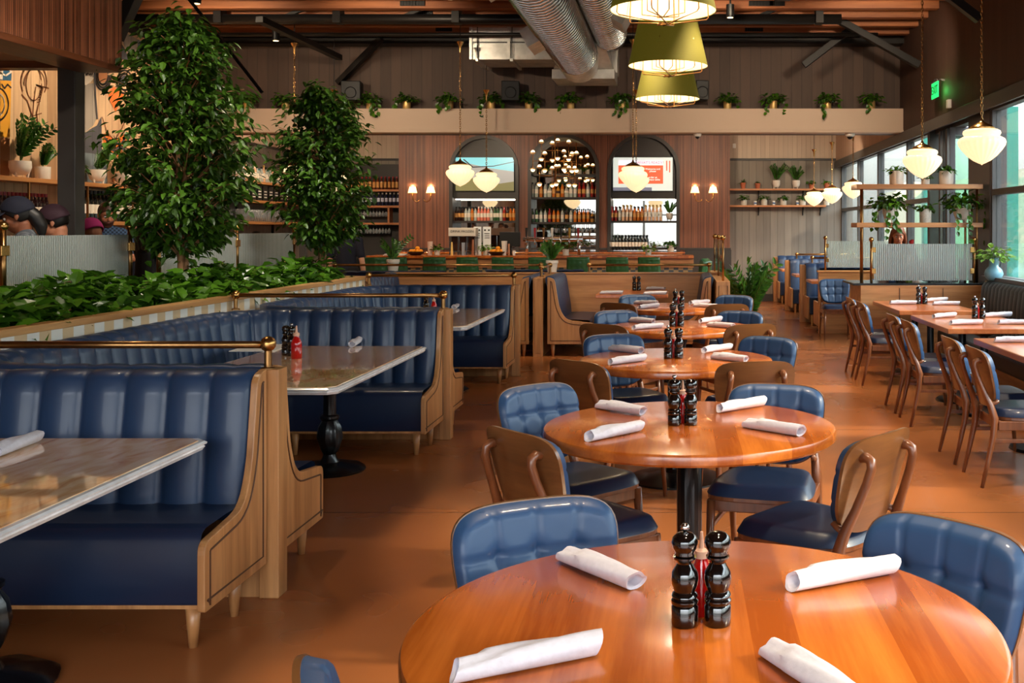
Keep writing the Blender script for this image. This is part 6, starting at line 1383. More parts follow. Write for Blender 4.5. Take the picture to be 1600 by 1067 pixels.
w_, rc, tl, pb, am, pk_, cl, dk, gr, rd, sg_, ro, sc2 = kk
row([am, dk, dk, dk, cl, cl, am, cl, pk_, pk_, pk_, pk_, cl, gr, gr, cl, rd, dk, am, am, am, am, cl], spans(708, 808, 21), YW+0.05, z_l+0.001, 'on the shelf of the left arch', 'in the left arch', (1.0, 1.0, 1.05))
row([cl, cl, am, cl, sc2, am, sg_, am, sc2, cl, cl, rd, rd, cl, rd, rd], spans(832, 932, 16), YW+0.05, zc2+0.001, 'on the middle shelf of the centre arch', 'in the centre arch, upper row', 1.1)
row([gr, gr, cl, cl, rd, am, am, cl, dk, cl, am, am, am, am, sg_, cl], spans(832, 932, 16), YW+0.05, zc3+0.001, 'on the low shelf of the centre arch', 'in the centre arch, lower row')
row([rd, rd, cl, ro, ro, ro, am, am, am, ro, ro, ro, ro, ro], spans(956, 1032, 14), YW+0.05, z_r+0.001, 'on the shelf of the right arch', 'in the right arch', (1, 1, 1.08))
row([w_], spans(954, 1010, 12), YW-0.12, wz(393)+0.03, 'in the row standing below the right arch', 'in a row below the right arch')
# long back counter under the arches
bc = thing('back_counter', 'wooden back counter running under the arches', 'counter')
MB().box(x_l+0.1, wx(1066), YW-0.6, YW-dep-0.02, 0, 1.08).build('cabinet_body', oak_h, bc); MB().box(x_l+0.05, wx(1070), YW-0.62, YW-dep-0.02, 1.08, 1.11).build('worktop', table_wood, bc, bevel=0.004)
# hanging stemware and tumblers
def make_glass(stem):
    pr = [(0.0, 0), (0.032, 0), (0.032, 0.003), (0.004, 0.008), (0.004, 0.07), (0.02, 0.085), (0.036, 0.115), (0.038, 0.14), (0.030, 0.19), (0.028, 0.19), (0.035, 0.14), (0.0, 0.082)] if stem else [(0.0, 0), (0.034, 0), (0.038, 0.13), (0.036, 0.13), (0.032, 0.006), (0, 0.006)]
    o = MB().lathe(pr, 12).build('wine_glass' if stem else 'tumbler', glassy, smooth=True); return Proto(o)
glassy = mat('clean_glassware', (226, 232, 236), 0.04, trans=0.75, ior=1.3, coat=1.0)
wg, tg = make_glass(True), make_glass(False)
for k, x in enumerate(spans(862, 930, 11)):
    o = wg.put((x, YW+0.10, zc3-0.042), 0, 'stemmed glass hanging upside down in the centre arch', 'hanging glasses in the centre arch'); o['category'] = 'glass'; o.rotation_euler = (PI, 0, 0)
# beer taps
tp_ = thing('beer_tap_tower', 'chrome beer tap tower with tall handles in the middle of the bar', 'beer taps', (wx(868, 20.1), 20.1, 1.0855))
MB().tube([(-0.55, 0, 0), (-0.55, 0, 0.28)], 0.03, 10).tube([(0.45, 0, 0), (0.45, 0, 0.28)], 0.03, 10).tube([(-0.62, 0, 0.30), (0.52, 0, 0.30)], 0.045, 12).build('tower', chrome, tp_, smooth=True)
for k in range(7):
    x = -0.55+k*0.165; MB().tube([(x, -0.04, 0.30), (x, -0.09, 0.29), (x, -0.10, 0.20)], 0.012, 8).build('faucet', chrome, tp_, smooth=True); MB().tube([(x, -0.06, 0.33), (x, -0.06, 0.52)], [0.014, 0.026], 8).build('handle', [cap_k, cap_r, brass, cap_w, cap_k, cap_g, cap_r][k], tp_)
# bar counter, tiled front, footrail
bar = thing('bar_counter', 'long wooden bar counter with blue and tan tiled front', 'bar')
xb0, xb1, yb = wx(572, 19.6), wx(1084, 19.6), 19.6
MB().box(xb0, xb1, yb, yb+0.75, 1.035, 1.085).build('bar_top', table_wood, bar, bevel=0.006)
MB().box(xb0, xb1, yb+0.10, yb+0.16, 0.86, 1.035).build('apron', oak_h, bar)
MB().box(xb0+0.02, xb1-0.02, yb+0.16, yb+0.22, 0.14, 0.88).build('tiled_front', tile_bar, bar)
MB().box(xb0+0.02, xb1-0.02, yb+0.22, yb+0.68, 0, 1.035).build('bar_body', darkgrey, bar)
MB().tube([(xb0, yb+0.02, 0.22), (xb1, yb+0.02, 0.22)], 0.02, 10).build('foot_rail', brass, bar, smooth=True)
lt_ = rect_table('small wooden high table at the right end of the bar', wx(1046, 18.6), wx(1110, 18.6), 18.3, 18.9)
# stools with tufted green backs
def make_stool():
    t = thing('bar_stool', 's', 'stool')
    def pos(u, v, off): return (u*(0.215-0.015*v), -0.20-0.05*v-off+0.05*u*u, 0.72+0.36*v)
    NU, NV = 24, 16
    def cu(i, j):
        u, v = -1+2*i/NU, j/NV; e = max(0, 1-max(0, (abs(u)-0.85)/0.15)**2)**0.5*max(0, 1-max(0, (abs(2*v-1)-0.8)/0.2)**2)**0.5
        h = 0.045*e
        for su in (-0.66, -0.22, 0.22, 0.66):
            for sv in (0.2, 0.5, 0.8): h -= 0.016*math.exp(-((u-su)**2+((v-sv)*1.6)**2)/0.012)*e
        return u, v, h
    def f1(i, j): u, v, h = cu(i, j); x, y, z = pos(u, v, 0); return (x, y+h, z)
    def f2(i, j): u, v, h = cu(i, j); x, y, z = pos(u, v, 0.0); return (x, y-h*0.85, z)
    MB().grid(f1, NU, NV).grid(f2, NU, NV).build('backrest', green_l, t, smooth=True)
    MB().lathe([(0.0, 0.64), (0.20, 0.64), (0.22, 0.66), (0.215, 0.70), (0.18, 0.72), (0, 0.725)], 24).build('seat', green_l, t, smooth=True)
    for a in (45, 135, 225, 315): c, s = math.cos(R(a)), math.sin(R(a)); MB().tube([(c*0.26, s*0.26, 0), (c*0.17, s*0.17, 0.64)], [0.012, 0.018], 8).build('leg', chair_wood, t)
    MB().tube([(math.cos(2*PI*k/20)*0.215, math.sin(2*PI*k/20)*0.215, 0.28) for k in range(20)], 0.009, 6, closed=True).build('foot_ring', brass, t, smooth=True)
    return Proto(t)
stool = make_stool()
sx_ = [590, 626, 680, 735, 790, 845, 904, 967, 1017]
so = ['first', 'second', 'third', 'fourth', 'fifth', 'sixth', 'seventh', 'eighth', 'ninth']
for k, px in enumerate(sx_): stool.put((wx(px, 18.9), 18.95, 0), random.Random(k).uniform(-0.25, 0.1), 'green tufted bar stool at the counter, %s from the left end of the bar' % so[k], 'green tufted bar stools')
# chairs pushed together at the right end of the bar
for k in range(3): stool.put((wx(1096, 17.2)-0.12, 16.9+k*0.6, 0), R(75), 'green tufted stool turned sideways beyond the bar end, %s in its line' % ['nearest', 'middle', 'farthest'][k], 'green tufted bar stools')
# things on the bar top
zb_ = 1.086; yb_ = yb+0.25
def bx_(px, y=yb_): return (wx(px, y), y, zb_)
def fruit_bowl(px, n, lb, seed):
    t = thing('fruit_bowl', lb, 'bowl', bx_(px)); MB().lathe([(0, 0), (0.09, 0), (0.16, 0.05), (0.17, 0.07), (0.16, 0.07), (0.08, 0.012), (0, 0.012)], 24).build('bowl_body', mat('bowl_brown_%d' % seed, (52, 32, 28), 0.4), t, auto=50)
    rr = random.Random(seed)
    for k in range(n):
        a = 2*PI*k/max(1, n-2); r_ = 0.085 if k < n-2 else 0.03; z = 0.075 if k < n-2 else 0.13
        o = MB().sphere((0, 0, 0), 0.040, 12).build('orange', orange_f, smooth=True, loc=(t.location.x+r_*math.cos(a)*1.1, t.location.y+r_*math.sin(a), zb_+z)); tag(o, 'orange fruit in the dark bowl '+('at the left end of the bar' if seed == 1 else 'near the middle of the bar'), 'orange', 'oranges in the bowl '+('at the left end of the bar' if seed == 1 else 'near the middle of the bar'))
fruit_bowl(650, 8, 'dark bowl of oranges at the left end of the bar', 1)
fruit_bowl(776, 8, 'dark bowl of oranges near the middle of the bar', 2)
def cyl_item(px, lb, name, r, h, c, cat, rough=0.4, tr=0, top=None, y=yb_, metal=0):
    o = MB().lathe([(0, 0), (r*0.85, 0), (top or r, h), (top or r, h), (r*0.3, h*0.99), (0, h*0.97)], 18).build(name, mat(name+'_m%d' % px, c, rough, metal, trans=tr), auto=40, loc=bx_(px, y)); return tag(o, lb, cat)
cyl_item(672, 'tall pink-white canister beside the left fruit bowl', 'canister', 0.05, 0.26, (222, 186, 168), 'canister')
cyl_item(788, 'tall stack of white paper cups on the bar right of the oranges', 'cup_stack', 0.045, 0.27, (232, 222, 212), 'cups', top=0.055)
cyl_item(795, 'copper shaker on the bar beside the paper cups', 'cocktail_shaker', 0.026, 0.22, (196, 130, 96), 'shaker', 0.25, 0, 0.02, metal=0.8)
cyl_item(706, 'pale yellow squeeze bottle on the bar left of the drinks machine', 'squeeze_bottle', 0.032, 0.25, (226, 190, 110), 'bottle', 0.4, 0, 0.012)
cyl_item(739, 'brown bottle on the bar right of the drinks machine', 'syrup_bottle', 0.033, 0.30, (150, 92, 62), 'bottle', 0.2, 0, 0.018)
cyl_item(803, 'small white jug on the bar beside the shaker', 'small_jug', 0.03, 0.09, (222, 218, 210), 'jug')
cyl_item(724, 'clear glass tumbler on the bar before the drinks machine', 'tumbler', 0.035, 0.24, (214, 220, 230), 'glass', 0.05, 0.6)
for k, (px, dx) in enumerate(((640, 0), (646, 0))):
    o = MB().box(-0.2, 0.2, -0.12, 0.12, 0, 0.015).build('folded_menu', white_p, loc=(wx(640, yb_)-0.25+0.02*k, yb_-0.08, zb_+0.016*k), rot=(0, 0, 0.08*k)); tag(o, 'white menu lying on the left end of the bar, %s of the pair' % ('lower' if k == 0 else 'upper'), 'menu', 'menus on the bar')
bp = [(683, 'small white pot plant on the bar left of the drinks machine', 0.055, 0.11, 0.16, 'cyl'), (759, 'white pot plant on the bar beside the left fruit bowl and machine', 0.055, 0.12, 0.17, 'cyl'), (853, 'white pot plant on the bar left of the beer taps', 0.06, 0.11, 0.19, 'cyl'), (884, 'white pot plant on the bar right of the beer taps', 0.06, 0.12, 0.20, 'cyl'), (1013, 'white pot plant on the bar below the right arch', 0.055, 0.11, 0.22, 'cyl')]
for k, (px, lb, r_, h_, s_, st_) in enumerate(bp): potted(lb, bx_(px), st_, r_, h_, ceramic, 'pothos', s_+0.06, fern_leaf if k in (1, 4) else pothos_leaf, 400+k, 46, grp='small plants on the bar')
potted('pot plant in front of the mirror of the right arch, at its lower right', (wx(1048, YW-0.2), YW-0.25, 1.111), 'cyl', 0.07, 0.13, stone_pot, 'pothos', 0.24, zz_leaf, 420, 60)
potted('bare twiggy plant in a white pot on the right arch shelf', (wx(1046), YW+0.05, z_r+0.001), 'bowl', 0.07, 0.16, ceramic, 'zz', 0.26, zz_leaf, 421, 5)
for k, px in enumerate((868, 880, 905, 918)): potted('pot plant on the top shelf of the centre arch, %s from the left' % ['first', 'second', 'third', 'fourth'][k], (wx(px-20 if k < 2 else px), YW+0.08, zc1+0.001), 'cyl', 0.05, 0.10, stone_pot, 'pothos', 0.17, pothos_leaf, 430+k, 30, grp='plants on the top shelf of the centre arch')
# frozen drink machine with its printed header
dm = thing('drinks_machine', 'steel frozen drinks machine with a printed header on the bar', 'drinks machine', (wx(722, 20.0), 20.0, zb_))
MB().box(-0.26, 0.26, 0.0, 0.30, 0.36, 0.52).build('header', mat('machine_grey', (190, 182, 172), 0.5), dm, bevel=0.004)
MB().box(-0.25, 0.25, 0.02, 0.28, 0, 0.06).build('base', chrome, dm, bevel=0.004)
text('DRINK FROZEN', 0.062, blackmetal, dm, (0, -0.003, 0.45), (R(90), 0, 0), 0.001)
for x in (-0.16, 0.0, 0.16): MB().box(x-0.065, x+0.065, 0.08, 0.24, 0.08, 0.35).build('tank', mat('tank_dark_%d' % int(x*100), (70, 44, 34), 0.15, trans=0.3), dm, bevel=0.01)
for x in (-0.24, -0.08, 0.08, 0.24): MB().box(x-0.008, x+0.008, 0.02, 0.05, 0.0, 0.36).build('upright', chrome, dm)
for k, px in enumerate((746, 761)):
    o = MB().box(-0.075, 0.075, -0.008, 0.008, 0, 0.54).box(-0.05, 0.05, -0.011, -0.009, 0.40, 0.415, 1).box(-0.05, 0.05, -0.011, -0.009, 0.36, 0.372, 1).box(-0.05, 0.05, -0.011, -0.009, 0.32, 0.332, 1).box(-0.055, -0.02, -0.011, -0.009, 0.46, 0.49, 1).box(0.02, 0.055, -0.011, -0.009, 0.46, 0.49, 1).build('printed_board', [mat('board_pale_%d' % k, (200, 204, 206), 0.5), blackmetal], loc=(wx(px, 20.25), 20.25, zb_)); tag(o, 'upright pale printed board behind the bar, %s of the two' % ('left' if k == 0 else 'right'), 'sign', 'printed boards behind the bar')
mn = thing('order_screen', 'black screen terminal behind the bar between the left and centre arches', 'monitor', (wx(797, 20.2), 20.2, zb_))
MB().box(-0.2, 0.2, -0.02, 0.02, 0.16, 0.44).build('screen_panel', blackmetal, mn, bevel=0.008); MB().box(-0.03, 0.03, 0, 0.04, 0, 0.2).box(-0.1, 0.1, -0.08, 0.08, 0, 0.015).build('stand', blackmetal, mn)
# globe chandelier in front of the centre arch
ch_ = thing('globe_chandelier', 'brass branching chandelier of many small double globe lights before the centre arch', 'chandelier', (wx(867, 20.2), 20.2, 0))
MB().tube([(0, 0, wz(290, 20.2)), (0, 0, 3.78)], 0.010, 8).build('stem', brass_light, ch_, smooth=True)
tiers = [(235, 0.52, 0.30, [(-0.26, 0.0), (-0.085, 0.30), (0.085, -0.28), (0.26, 0.05)]), (252, 0.45, 0, [(-0.41, -0.1), (-0.22, 0.2), (0.20, -0.25), (0.40, 0.15), (0.30, 0.3)]), (275, 0.52, 0, [(-0.27, -0.2), (-0.08, 0.25), (0.06, -0.3), (0.26, 0.1), (0.36, 0.22)])]
for ti, (py, L, _, pos_) in enumerate(tiers):
    zt = wz(py, 20.2)
    for (x, y) in pos_:
        a = MB().tube([(0, 0, zt), (x, y, zt)], 0.006, 6).tube([(x, y, zt-0.13), (x, y, zt+0.13)], 0.006, 6).build('arm', brass_light, ch_, smooth=True)
        for s in (-1, 1):
            MB().sphere((x, y, zt+s*0.17), 0.038, 12).build('globe_bulb', bulb_m, a, smooth=True)
            MB().lathe([(0.0, s*0.128), (0.035, s*0.135), (0.062, s*0.165), (0.058, s*0.165), (0.0, s*0.14)], 16, (x, y, zt)).build('petal_cup', mat('petal_cup', (236, 200, 150), 0.5) if 'petal_cup' not in MATS else MATS['petal_cup'], a, smooth=True)

# ================================================================ shelves of bottles and glasses at the back left
ordz = [('top', 2.44), ('middle', 2.09), ('third', 1.72), ('lowest', 1.37)]
bs = thing('bar_shelving', 'dark-backed wooden shelving with bottles and glasses left of the walnut wall', 'shelf')
xs0, xs1 = -7.55, x_l
MB().box(xs0, xs1-0.01, YB-0.03, YB-0.01, 0.9, 3.0).build('back_panel', darkgrey, bs)
for nm, z in ordz[:3]: MB().box(xs0, xs1-0.01, YB-0.32, YB-0.03, z-0.045, z).build('shelf_board', shelf_wood, bs, bevel=0.003)
MB().box(xs1-0.45, xs1-0.41, YB-0.32, YB-0.03, 1.72, 2.05).build('upright', shelf_wood, bs)
MB().box(xs0, xs1-0.02, YB-0.65, YB-0.04, 0.0, 0.95).build('dark_cabinet', blackmetal, bs)
ysb = YB-0.16
def sb(a, b, n): return lin((a-VX)*ysb/F, (b-VX)*ysb/F, n)
row([tl], sb(530, 620, 16), ysb, 2.441, 'on the top shelf left of the walnut wall', 'on the top shelf left of the walnut wall', (1, 1, 1.0))
row([pb], sb(530, 622, 16), ysb, 2.091, 'on the second shelf left of the walnut wall', 'on the second shelf left of the walnut wall', (1, 1, 1.0))
for k, x in enumerate(sb(540, 608, 15)):
    o = wg.put((x, ysb, 2.04), 0, 'stemmed glass hanging below the second rear shelf', 'hanging glasses below the second rear shelf'); o['category'] = 'glass'; o.rotation_euler = (PI, 0, 0)
for k, x in enumerate(sb(540, 608, 15)):
    o = wg.put((x, ysb, 1.67), 0, 'stemmed glass hanging below the third rear shelf', 'hanging glasses below the third rear shelf'); o['category'] = 'glass'; o.rotation_euler = (PI, 0, 0)
# the same shelves along the left wall
ls = thing('bar_shelving', 'long wooden wall shelving with glasses along the left wall behind the trees', 'shelf')
for z in (2.41, 2.08, 1.71): MB().box(XL, XL+0.32, 17.4, YB-0.35, z-0.045, z).build('shelf_board', shelf_wood_y, ls, bevel=0.003)
for y in (18.0, 19.6, 21.2): MB().box(XL, XL+0.04, y, y+0.03, 1.5, 2.41).build('bracket', blackmetal, ls)
def lw(px): return (-XL-0.16)*F/(VX-px)
ya, yb2 = 17.55, lw(438)
row([cl, ro, cl, sc2], lin(ya, yb2, 22), XL+0.16, 2.411, 'on the top shelf of the left wall', 'on the top shelf of the left wall', 1.0, 'Y')
for k, y in enumerate(lin(ya+0.05, yb2, 9)):
    o = MB().box(-0.12, 0.12, -0.10, 0.10, 0, 0.26).box(0.1205, 0.122, -0.06, 0.06, 0.05, 0.07, 1).box(0.1205, 0.122, -0.06, 0.06, 0.10, 0.12, 1).box(0.1205, 0.122, -0.06, 0.06, 0.15, 0.17, 1).build('drink_crate', [blackmetal, white_p], loc=(XL+0.16, y, 2.081), bevel=0.005); tag(o, 'dark crate with pale slots on the middle shelf of the left wall', 'crate', 'dark crates on the left wall shelf')
for k, y in enumerate(lin(ya, yb2, 24)):
    for q in (0, 1):
        o = tg.put((XL+0.12+0.1*q, y, 1.711), 0, 'clear tumbler on the lowest shelf of the left wall', 'tumblers on the lowest shelf of the left wall', (1.1, 1.1, 1.6)); o['category'] = 'glass'
# shelf in front of the painted wall
ms_ = thing('mural_shelf', 'two-level wooden shelf with brass brackets along the painted wall', 'shelf')
MB().box(XL, XL+0.30, 11.2, 16.6, 2.11, 2.16).build('shelf_board', shelf_wood_y, ms_, bevel=0.003); MB().box(XL, XL+0.30, 11.2, 16.6, 1.63, 1.68).build('shelf_board', shelf_wood_y, ms_, bevel=0.003)
for px in (20, 115, 160, 188, 215): y = lw(px)+0.1; MB().box(XL+0.26, XL+0.28, y, y+0.02, 1.68, 2.11).build('upright', brass, ms_)
row([rc], lin(lw(-4), lw(73), 14), XL+0.15, 1.681, 'on the painted wall shelf left of the column', 'left of the column', 1.0, 'Y')
row([w_], lin(lw(118), lw(149), 6), XL+0.15, 1.681, 'on the painted wall shelf right of the column', 'right of the column', 1.25, 'Y')
row([w_], lin(lw(150), lw(225), 15), XL+0.15, 1.681, 'on the painted wall shelf behind the bearded man', 'behind the bearded man', 1.25, 'Y')
for k, (px, st_, r_, h_, kd, sz, lb) in enumerate(((33, 'bowl', 0.115, 0.19, 'zz', 0.50, 'tall leafy plant in a white footed pot on the painted wall shelf'), (68, 'cyl', 0.085, 0.15, 'zz', 0.26, 'fern in a ribbed white pot left of the dark column'), (119, 'cyl', 0.08, 0.15, 'pothos', 0.26, 'green plant in a ribbed pot right of the dark column'), (153, 'bowl', 0.105, 0.18, 'zz', 0.32, 'leafy plant in a white footed pot in front of the slate painting'), (193, 'bowl', 0.10, 0.17, 'zz', 0.30, 'leafy plant in a footed pot at the edge of the large tree'), (226, 'cyl', 0.09, 0.14, 'zz', 0.26, 'pot plant on the painted wall shelf hidden by the large tree'))):
    potted(lb, (XL+0.15, lw(px), 2.161), st_, r_, h_, ceramic, kd, sz, zz_leaf, 500+k, 13 if kd == 'zz' else 40, back=0.3, rz=PI/2)
# ================================================================ people
def skin_mesh(chains, name, voxel, extra=None, mats=None, parent=None, smooth=6):
    """chains: lists of (x, y, z, radius); every chain is a tapering limb; all are fused into one continuous surface"""
    m_ = MB()
    for c in chains:
        pts = [Vector(p[:3]) for p in c]; rs = [p[3] for p in c]; q = []; qr = []
        for i in range(len(pts)-1):
            for k in range(4): t = k/4; q.append(pts[i].lerp(pts[i+1], t)); qr.append(rs[i]+(rs[i+1]-rs[i])*t)
        q.append(pts[-1]); qr.append(rs[-1])
        fl = c[0][4] if len(c[0]) > 4 else 1.0
        m_.tube(q, qr, 14, flat=fl)
        m_.sphere(q[0], qr[0]*0.98, 12, sc=(1, fl, 1)); m_.sphere(q[-1], qr[-1]*0.98, 12, sc=(1, fl, 1))
    if extra:
        for c, r, sc in extra: m_.sphere(c, r, 18, sc=sc)
    o = m_.build(name, mats, parent)
    md = o.modifiers.new('fuse', 'REMESH'); md.mode = 'VOXEL'; md.voxel_size = voxel; md.use_smooth_shade = True
    ms = o.modifiers.new('soft', 'SMOOTH'); ms.iterations = smooth; ms.factor = 0.5
    dg = bpy.context.evaluated_depsgraph_get(); ev = o.evaluated_get(dg); me = bpy.data.meshes.new_from_object(ev)
    o.modifiers.clear(); old = o.data; o.data = me; me.name = name; bpy.data.meshes.remove(old)
    return o
def head_parts(c, yaw, pitch, skinm):
    """ellipsoids for the head in local coordinates: face looks along +Y before turning"""
    M = Matrix.Translation(Vector(c)) @ Matrix.Rotation(yaw, 4, 'Z') @ Matrix.Rotation(pitch, 4, 'X')
    return M
def person(lb, loc, heading, skinm, shirt, pants, hairm, hair='short', yaw=0, pitch=0, lean=0, seated=False, beard=False, cap=None, arms='down', H=1.72):
    """heading in degrees (direction the chest faces); yaw and pitch of the head in degrees; lean of the torso in degrees"""
    t = thing('person', lb, 'person', (loc[0], loc[1], loc[2]), R(heading)-PI/2); k = H/1.72
    L = R(lean)
    hip = Vector((0, 0, 0.90*k if not seated else 0.0)); base = hip.z
    def tor(y, z): return Vector((0, y*math.cos(L)+z*math.sin(L), base-y*math.sin(L)+z*math.cos(L)))   # point of the leaning torso, z above the hip
    chest = tor(0, 0.36*k); neck = tor(-0.01, 0.52*k); sh = tor(0, 0.46*k)
    headc = neck+Vector((0, math.sin(L+0.25)*0.07, 0.135*k*max(0.6, math.cos(L*0.7))))
    M = Matrix.Translation(headc) @ Matrix.Rotation(R(yaw), 4, 'Z') @ Matrix.Rotation(R(pitch), 4, 'X')
    def hp(x, y, z): return M @ Vector((x*k, y*k, z*k))
    arms_ = []; hands = []; sleeves = []
    for s in (-1, 1):
        S_ = sh+Vector((s*0.175*k, 0, -0.01))
        if arms == 'down': E = S_+Vector((s*0.06, -0.02, -0.29*k)); Wr = E+Vector((s*0.01, 0.07, -0.25*k))
        elif arms == 'front': E = S_+Vector((s*0.06, 0.10, -0.26*k)); Wr = E+Vector((-s*0.12, 0.24, 0.02))
        else: E = S_+Vector((s*0.05, 0.16, -0.22*k)); Wr = E+Vector((-s*0.10, 0.16, 0.14))
        arms_.append([(*S_, .050*k), (*S_.lerp(E, .5), .046*k), (*E, .037*k), (*E.lerp(Wr, .35), .038*k), (*Wr, .026*k)])
        dr = (Wr-E).normalized(); P1 = Wr+dr*0.05*k; arms_.append([(*Wr, .026*k), (*P1, .034*k), (*(P1+dr*0.035*k), .036*k)])
        side = dr.cross(Vector((0, 0, 1)) if abs(dr.z) < 0.9 else Vector((0, 1, 0))).normalized(); pal = side.cross(dr).normalized()
        for f in range(4):
            b0 = P1+dr*0.045*k+side*(f-1.5)*0.019*k; l = (0.060, 0.070, 0.066, 0.052)[f]*k
            b1 = b0+dr*l*0.55-pal*0.008; b2 = b1+dr*l*0.40-pal*0.022; arms_.append([(*b0, .0095*k), (*b1, .0088*k), (*b2, .0078*k)])
        th = P1-side*s*0.03*k; arms_.append([(*th, .013*k), (*(th-side*s*0.025*k+dr*0.03*k), .010*k), (*(th-side*s*0.03*k+dr*0.055*k-pal*0.01), .009*k)])
        sleeves.append([(*S_, .064*k), (*S_.lerp(E, .5), .060*k), (*S_.lerp(E, .72), .058*k)])
    body = [[(*tor(0, .40*k), .07*k), (*neck, .056*k), (*hp(0, -.02, -.06), .056*k)]]+arms_
    ex = [(hp(0, -.012, .025), 0.1*k, (.78, .98, 1.02)), (hp(0, .03, -.035), .07*k, (.88, .95, 1.05)), (hp(0, .050, -.085), .034*k, (1.1, .9, .8)), (hp(0, .098, -.018), .017*k, (.8, 1.1, 1.0)), (hp(0, .088, .008), .012*k, (.7, 1, 1.6)), (hp(0, .078, .034), .03*k, (1.5, .5, .4)), (hp(0, .080, -.055), .018*k, (1.5, .8, .6)),
          (hp(-.081, -.008, -.012), .019*k, (.38, .85, 1.45)), (hp(.081, -.008, -.012), .019*k, (.42, .9, 1.45)), (hp(-.04, .058, -.02), .022*k, (1.1, 1, 1)), (hp(.04, .058, -.02), .022*k, (1.1, 1, 1))]
    b = skin_mesh(body, 'body', 0.0065, ex, skinm, t, 5)
    # clothing
    tz = [(-.02, .150), (.12, .140), (.26, .150), (.38, .158), (.45, .120)]
    shirt_ch = [[(*tor(0, z*k), r*k, .66) for z, r in tz]]+sleeves+[[(*(sh+Vector((-.15*k, 0, .0))), .062*k), (*(sh+Vector((0, 0, .02))), .072*k), (*(sh+Vector((.15*k, 0, 0))), .062*k)], [(*tor(-.005, .47*k), .075*k), (*tor(-.008, .505*k), .066*k)]]
    skin_mesh(shirt_ch, 'shirt', 0.011, None, shirt, t, 5)
    if seated: legs = [[(s*.09, 0, base, .105), (s*.12, .25, base-.01, .092), (s*.12, .44, base-.02, .070), (s*.12, .44, base-.25, .060), (s*.12, .44, base-.46, .045)] for s in (-1, 1)]
    else: legs = [[(s*.085, 0, base+.02, .108), (s*.10, .01, base-.22*k, .088), (s*.105, .015, base-.44*k, .062), (s*.105, 0, base-.62*k, .058), (s*.11, -.02, .07, .045)] for s in (-1, 1)]
    skin_mesh(legs, 'trousers', 0.013, None, pants, t, 4)
    for s in (-1, 1):
        e = legs[0][-1] if s == -1 else legs[1][-1]; m_ = MB().tube([(e[0], e[1]-.05, e[2]-.04), (e[0], e[1]+.06, e[2]-.045), (e[0], e[1]+.17, e[2]-.055)], [.040, .042, .030], 12, flat=.75); m_.build('shoe', blackmetal, t, smooth=True)
    # hair
    def cap_shell(scale, zmin, front, name, m, back=1.28):
        m2 = MB(); NU, NV = 28, 14
        def f(i, j):
            a = 2*PI*i/NU; e = PI/2*(j/NV)*1.25; low = math.cos(a-PI/2)   # low = 1 to the face
            lim = 1.0-0.42*max(0, low)**0.8*front; e2 = PI/2-(PI/2*back)*(j/NV)*lim
            return tuple(hp(math.cos(a)*math.cos(e2)*.080*scale, math.sin(a)*math.cos(e2)*.102*scale-.014, .030+math.sin(e2)*.103*scale))
        m2.grid(f, NU, NV); o = m2.build(name, m, t, smooth=True); s_ = o.modifiers.new('thick', 'SOLIDIFY'); s_.thickness = 0.006; return o
    if hair: cap_shell(1.07, 0, 1.25, 'hair', hairm, 1.52)
    if hair == 'long':
        ch = [[(*hp(x, -.07, .02), .035*k), (*hp(x*1.25, -.095, -.10), .042*k), (*hp(x*1.35, -.085, -.22), .038*k), (*hp(x*1.2, -.075, -.32), .022*k)] for x in (-.055, -.02, .02, .055)]+[[(*hp(s*.078, -.01, .03), .022*k), (*hp(s*.092, -.02, -.08), .028*k), (*hp(s*.095, -.03, -.20), .02*k)] for s in (-1, 1)]
        skin_mesh(ch, 'long_hair', 0.009, None, hairm, t, 3)
    if hair == 'bun': skin_mesh([[(*hp(0, -.075, .01), .055*k), (*hp(0, -.105, -.05), .055*k), (*hp(0, -.115, -.12), .046*k), (*hp(0, -.10, -.17), .03*k)]], 'hair_bundle', 0.009, None, hairm, t, 3)
    if cap:
        o = cap_shell(1.15, 0, 0.95, 'cap', cap, 1.12)
        m2 = MB(); m2.grid(lambda i, j: tuple(hp(math.sin(-0.95+1.9*i/12)*(.086+.055*j/4), math.cos(-0.95+1.9*i/12)*(.100+.072*j/4)-.014, .062-.020*j/4-.012*abs(-1+2*i/12)**2)), 12, 4); b2 = m2.build('cap_brim', cap, o, smooth=True); b2.modifiers.new('thick', 'SOLIDIFY').thickness = .004
    # face details
    for s in (-1, 1):
        e = MB().sphere(hp(s*.031, .073, .006), .0125*k, 12); e.build('eye', eye_w, t, smooth=True)
        MB().sphere(hp(s*.031, .0815, .005), .0062*k, 10).build('iris', eye_k, t, smooth=True)
        MB().tube([hp(s*.017, .088, .026), hp(s*.031, .090, .031), hp(s*.048, .078, .026)], [.003, .004, .002], 6).build('eyebrow', hairm, t, smooth=True)
    MB().tube([hp(-.022, .086, -.056), hp(-.008, .096, -.053), hp(.008, .096, -.053), hp(.022, .086, -.056)], [.003, .006, .006, .003], 8).build('lips', lip_m, t, smooth=True)
    if beard:
        m2 = MB(); m2.grid(lambda i, j: tuple(hp(math.sin(-1.5+3.0*i/20)*.074*(1-.30*j/8), math.cos(-1.5+3.0*i/20)*(.074 if True else 0)*(1+.08*math.sin(j))+.022-.012*j/8, (-.030-.012*(1-abs(-1+2*i/20)) if j == 0 else -.040-.012*j)+(.035 if abs(i-10) > 8 and j == 0 else 0))), 20, 6); o = m2.build('beard', hairm, t, smooth=True); o.modifiers.new('thick', 'SOLIDIFY').thickness = .014
        MB().tube([hp(-.028, .080, -.048), hp(0, .100, -.038), hp(.028, .080, -.048)], [.004, .007, .004], 8).build('moustache', hairm, t, smooth=True)
    return t, headc
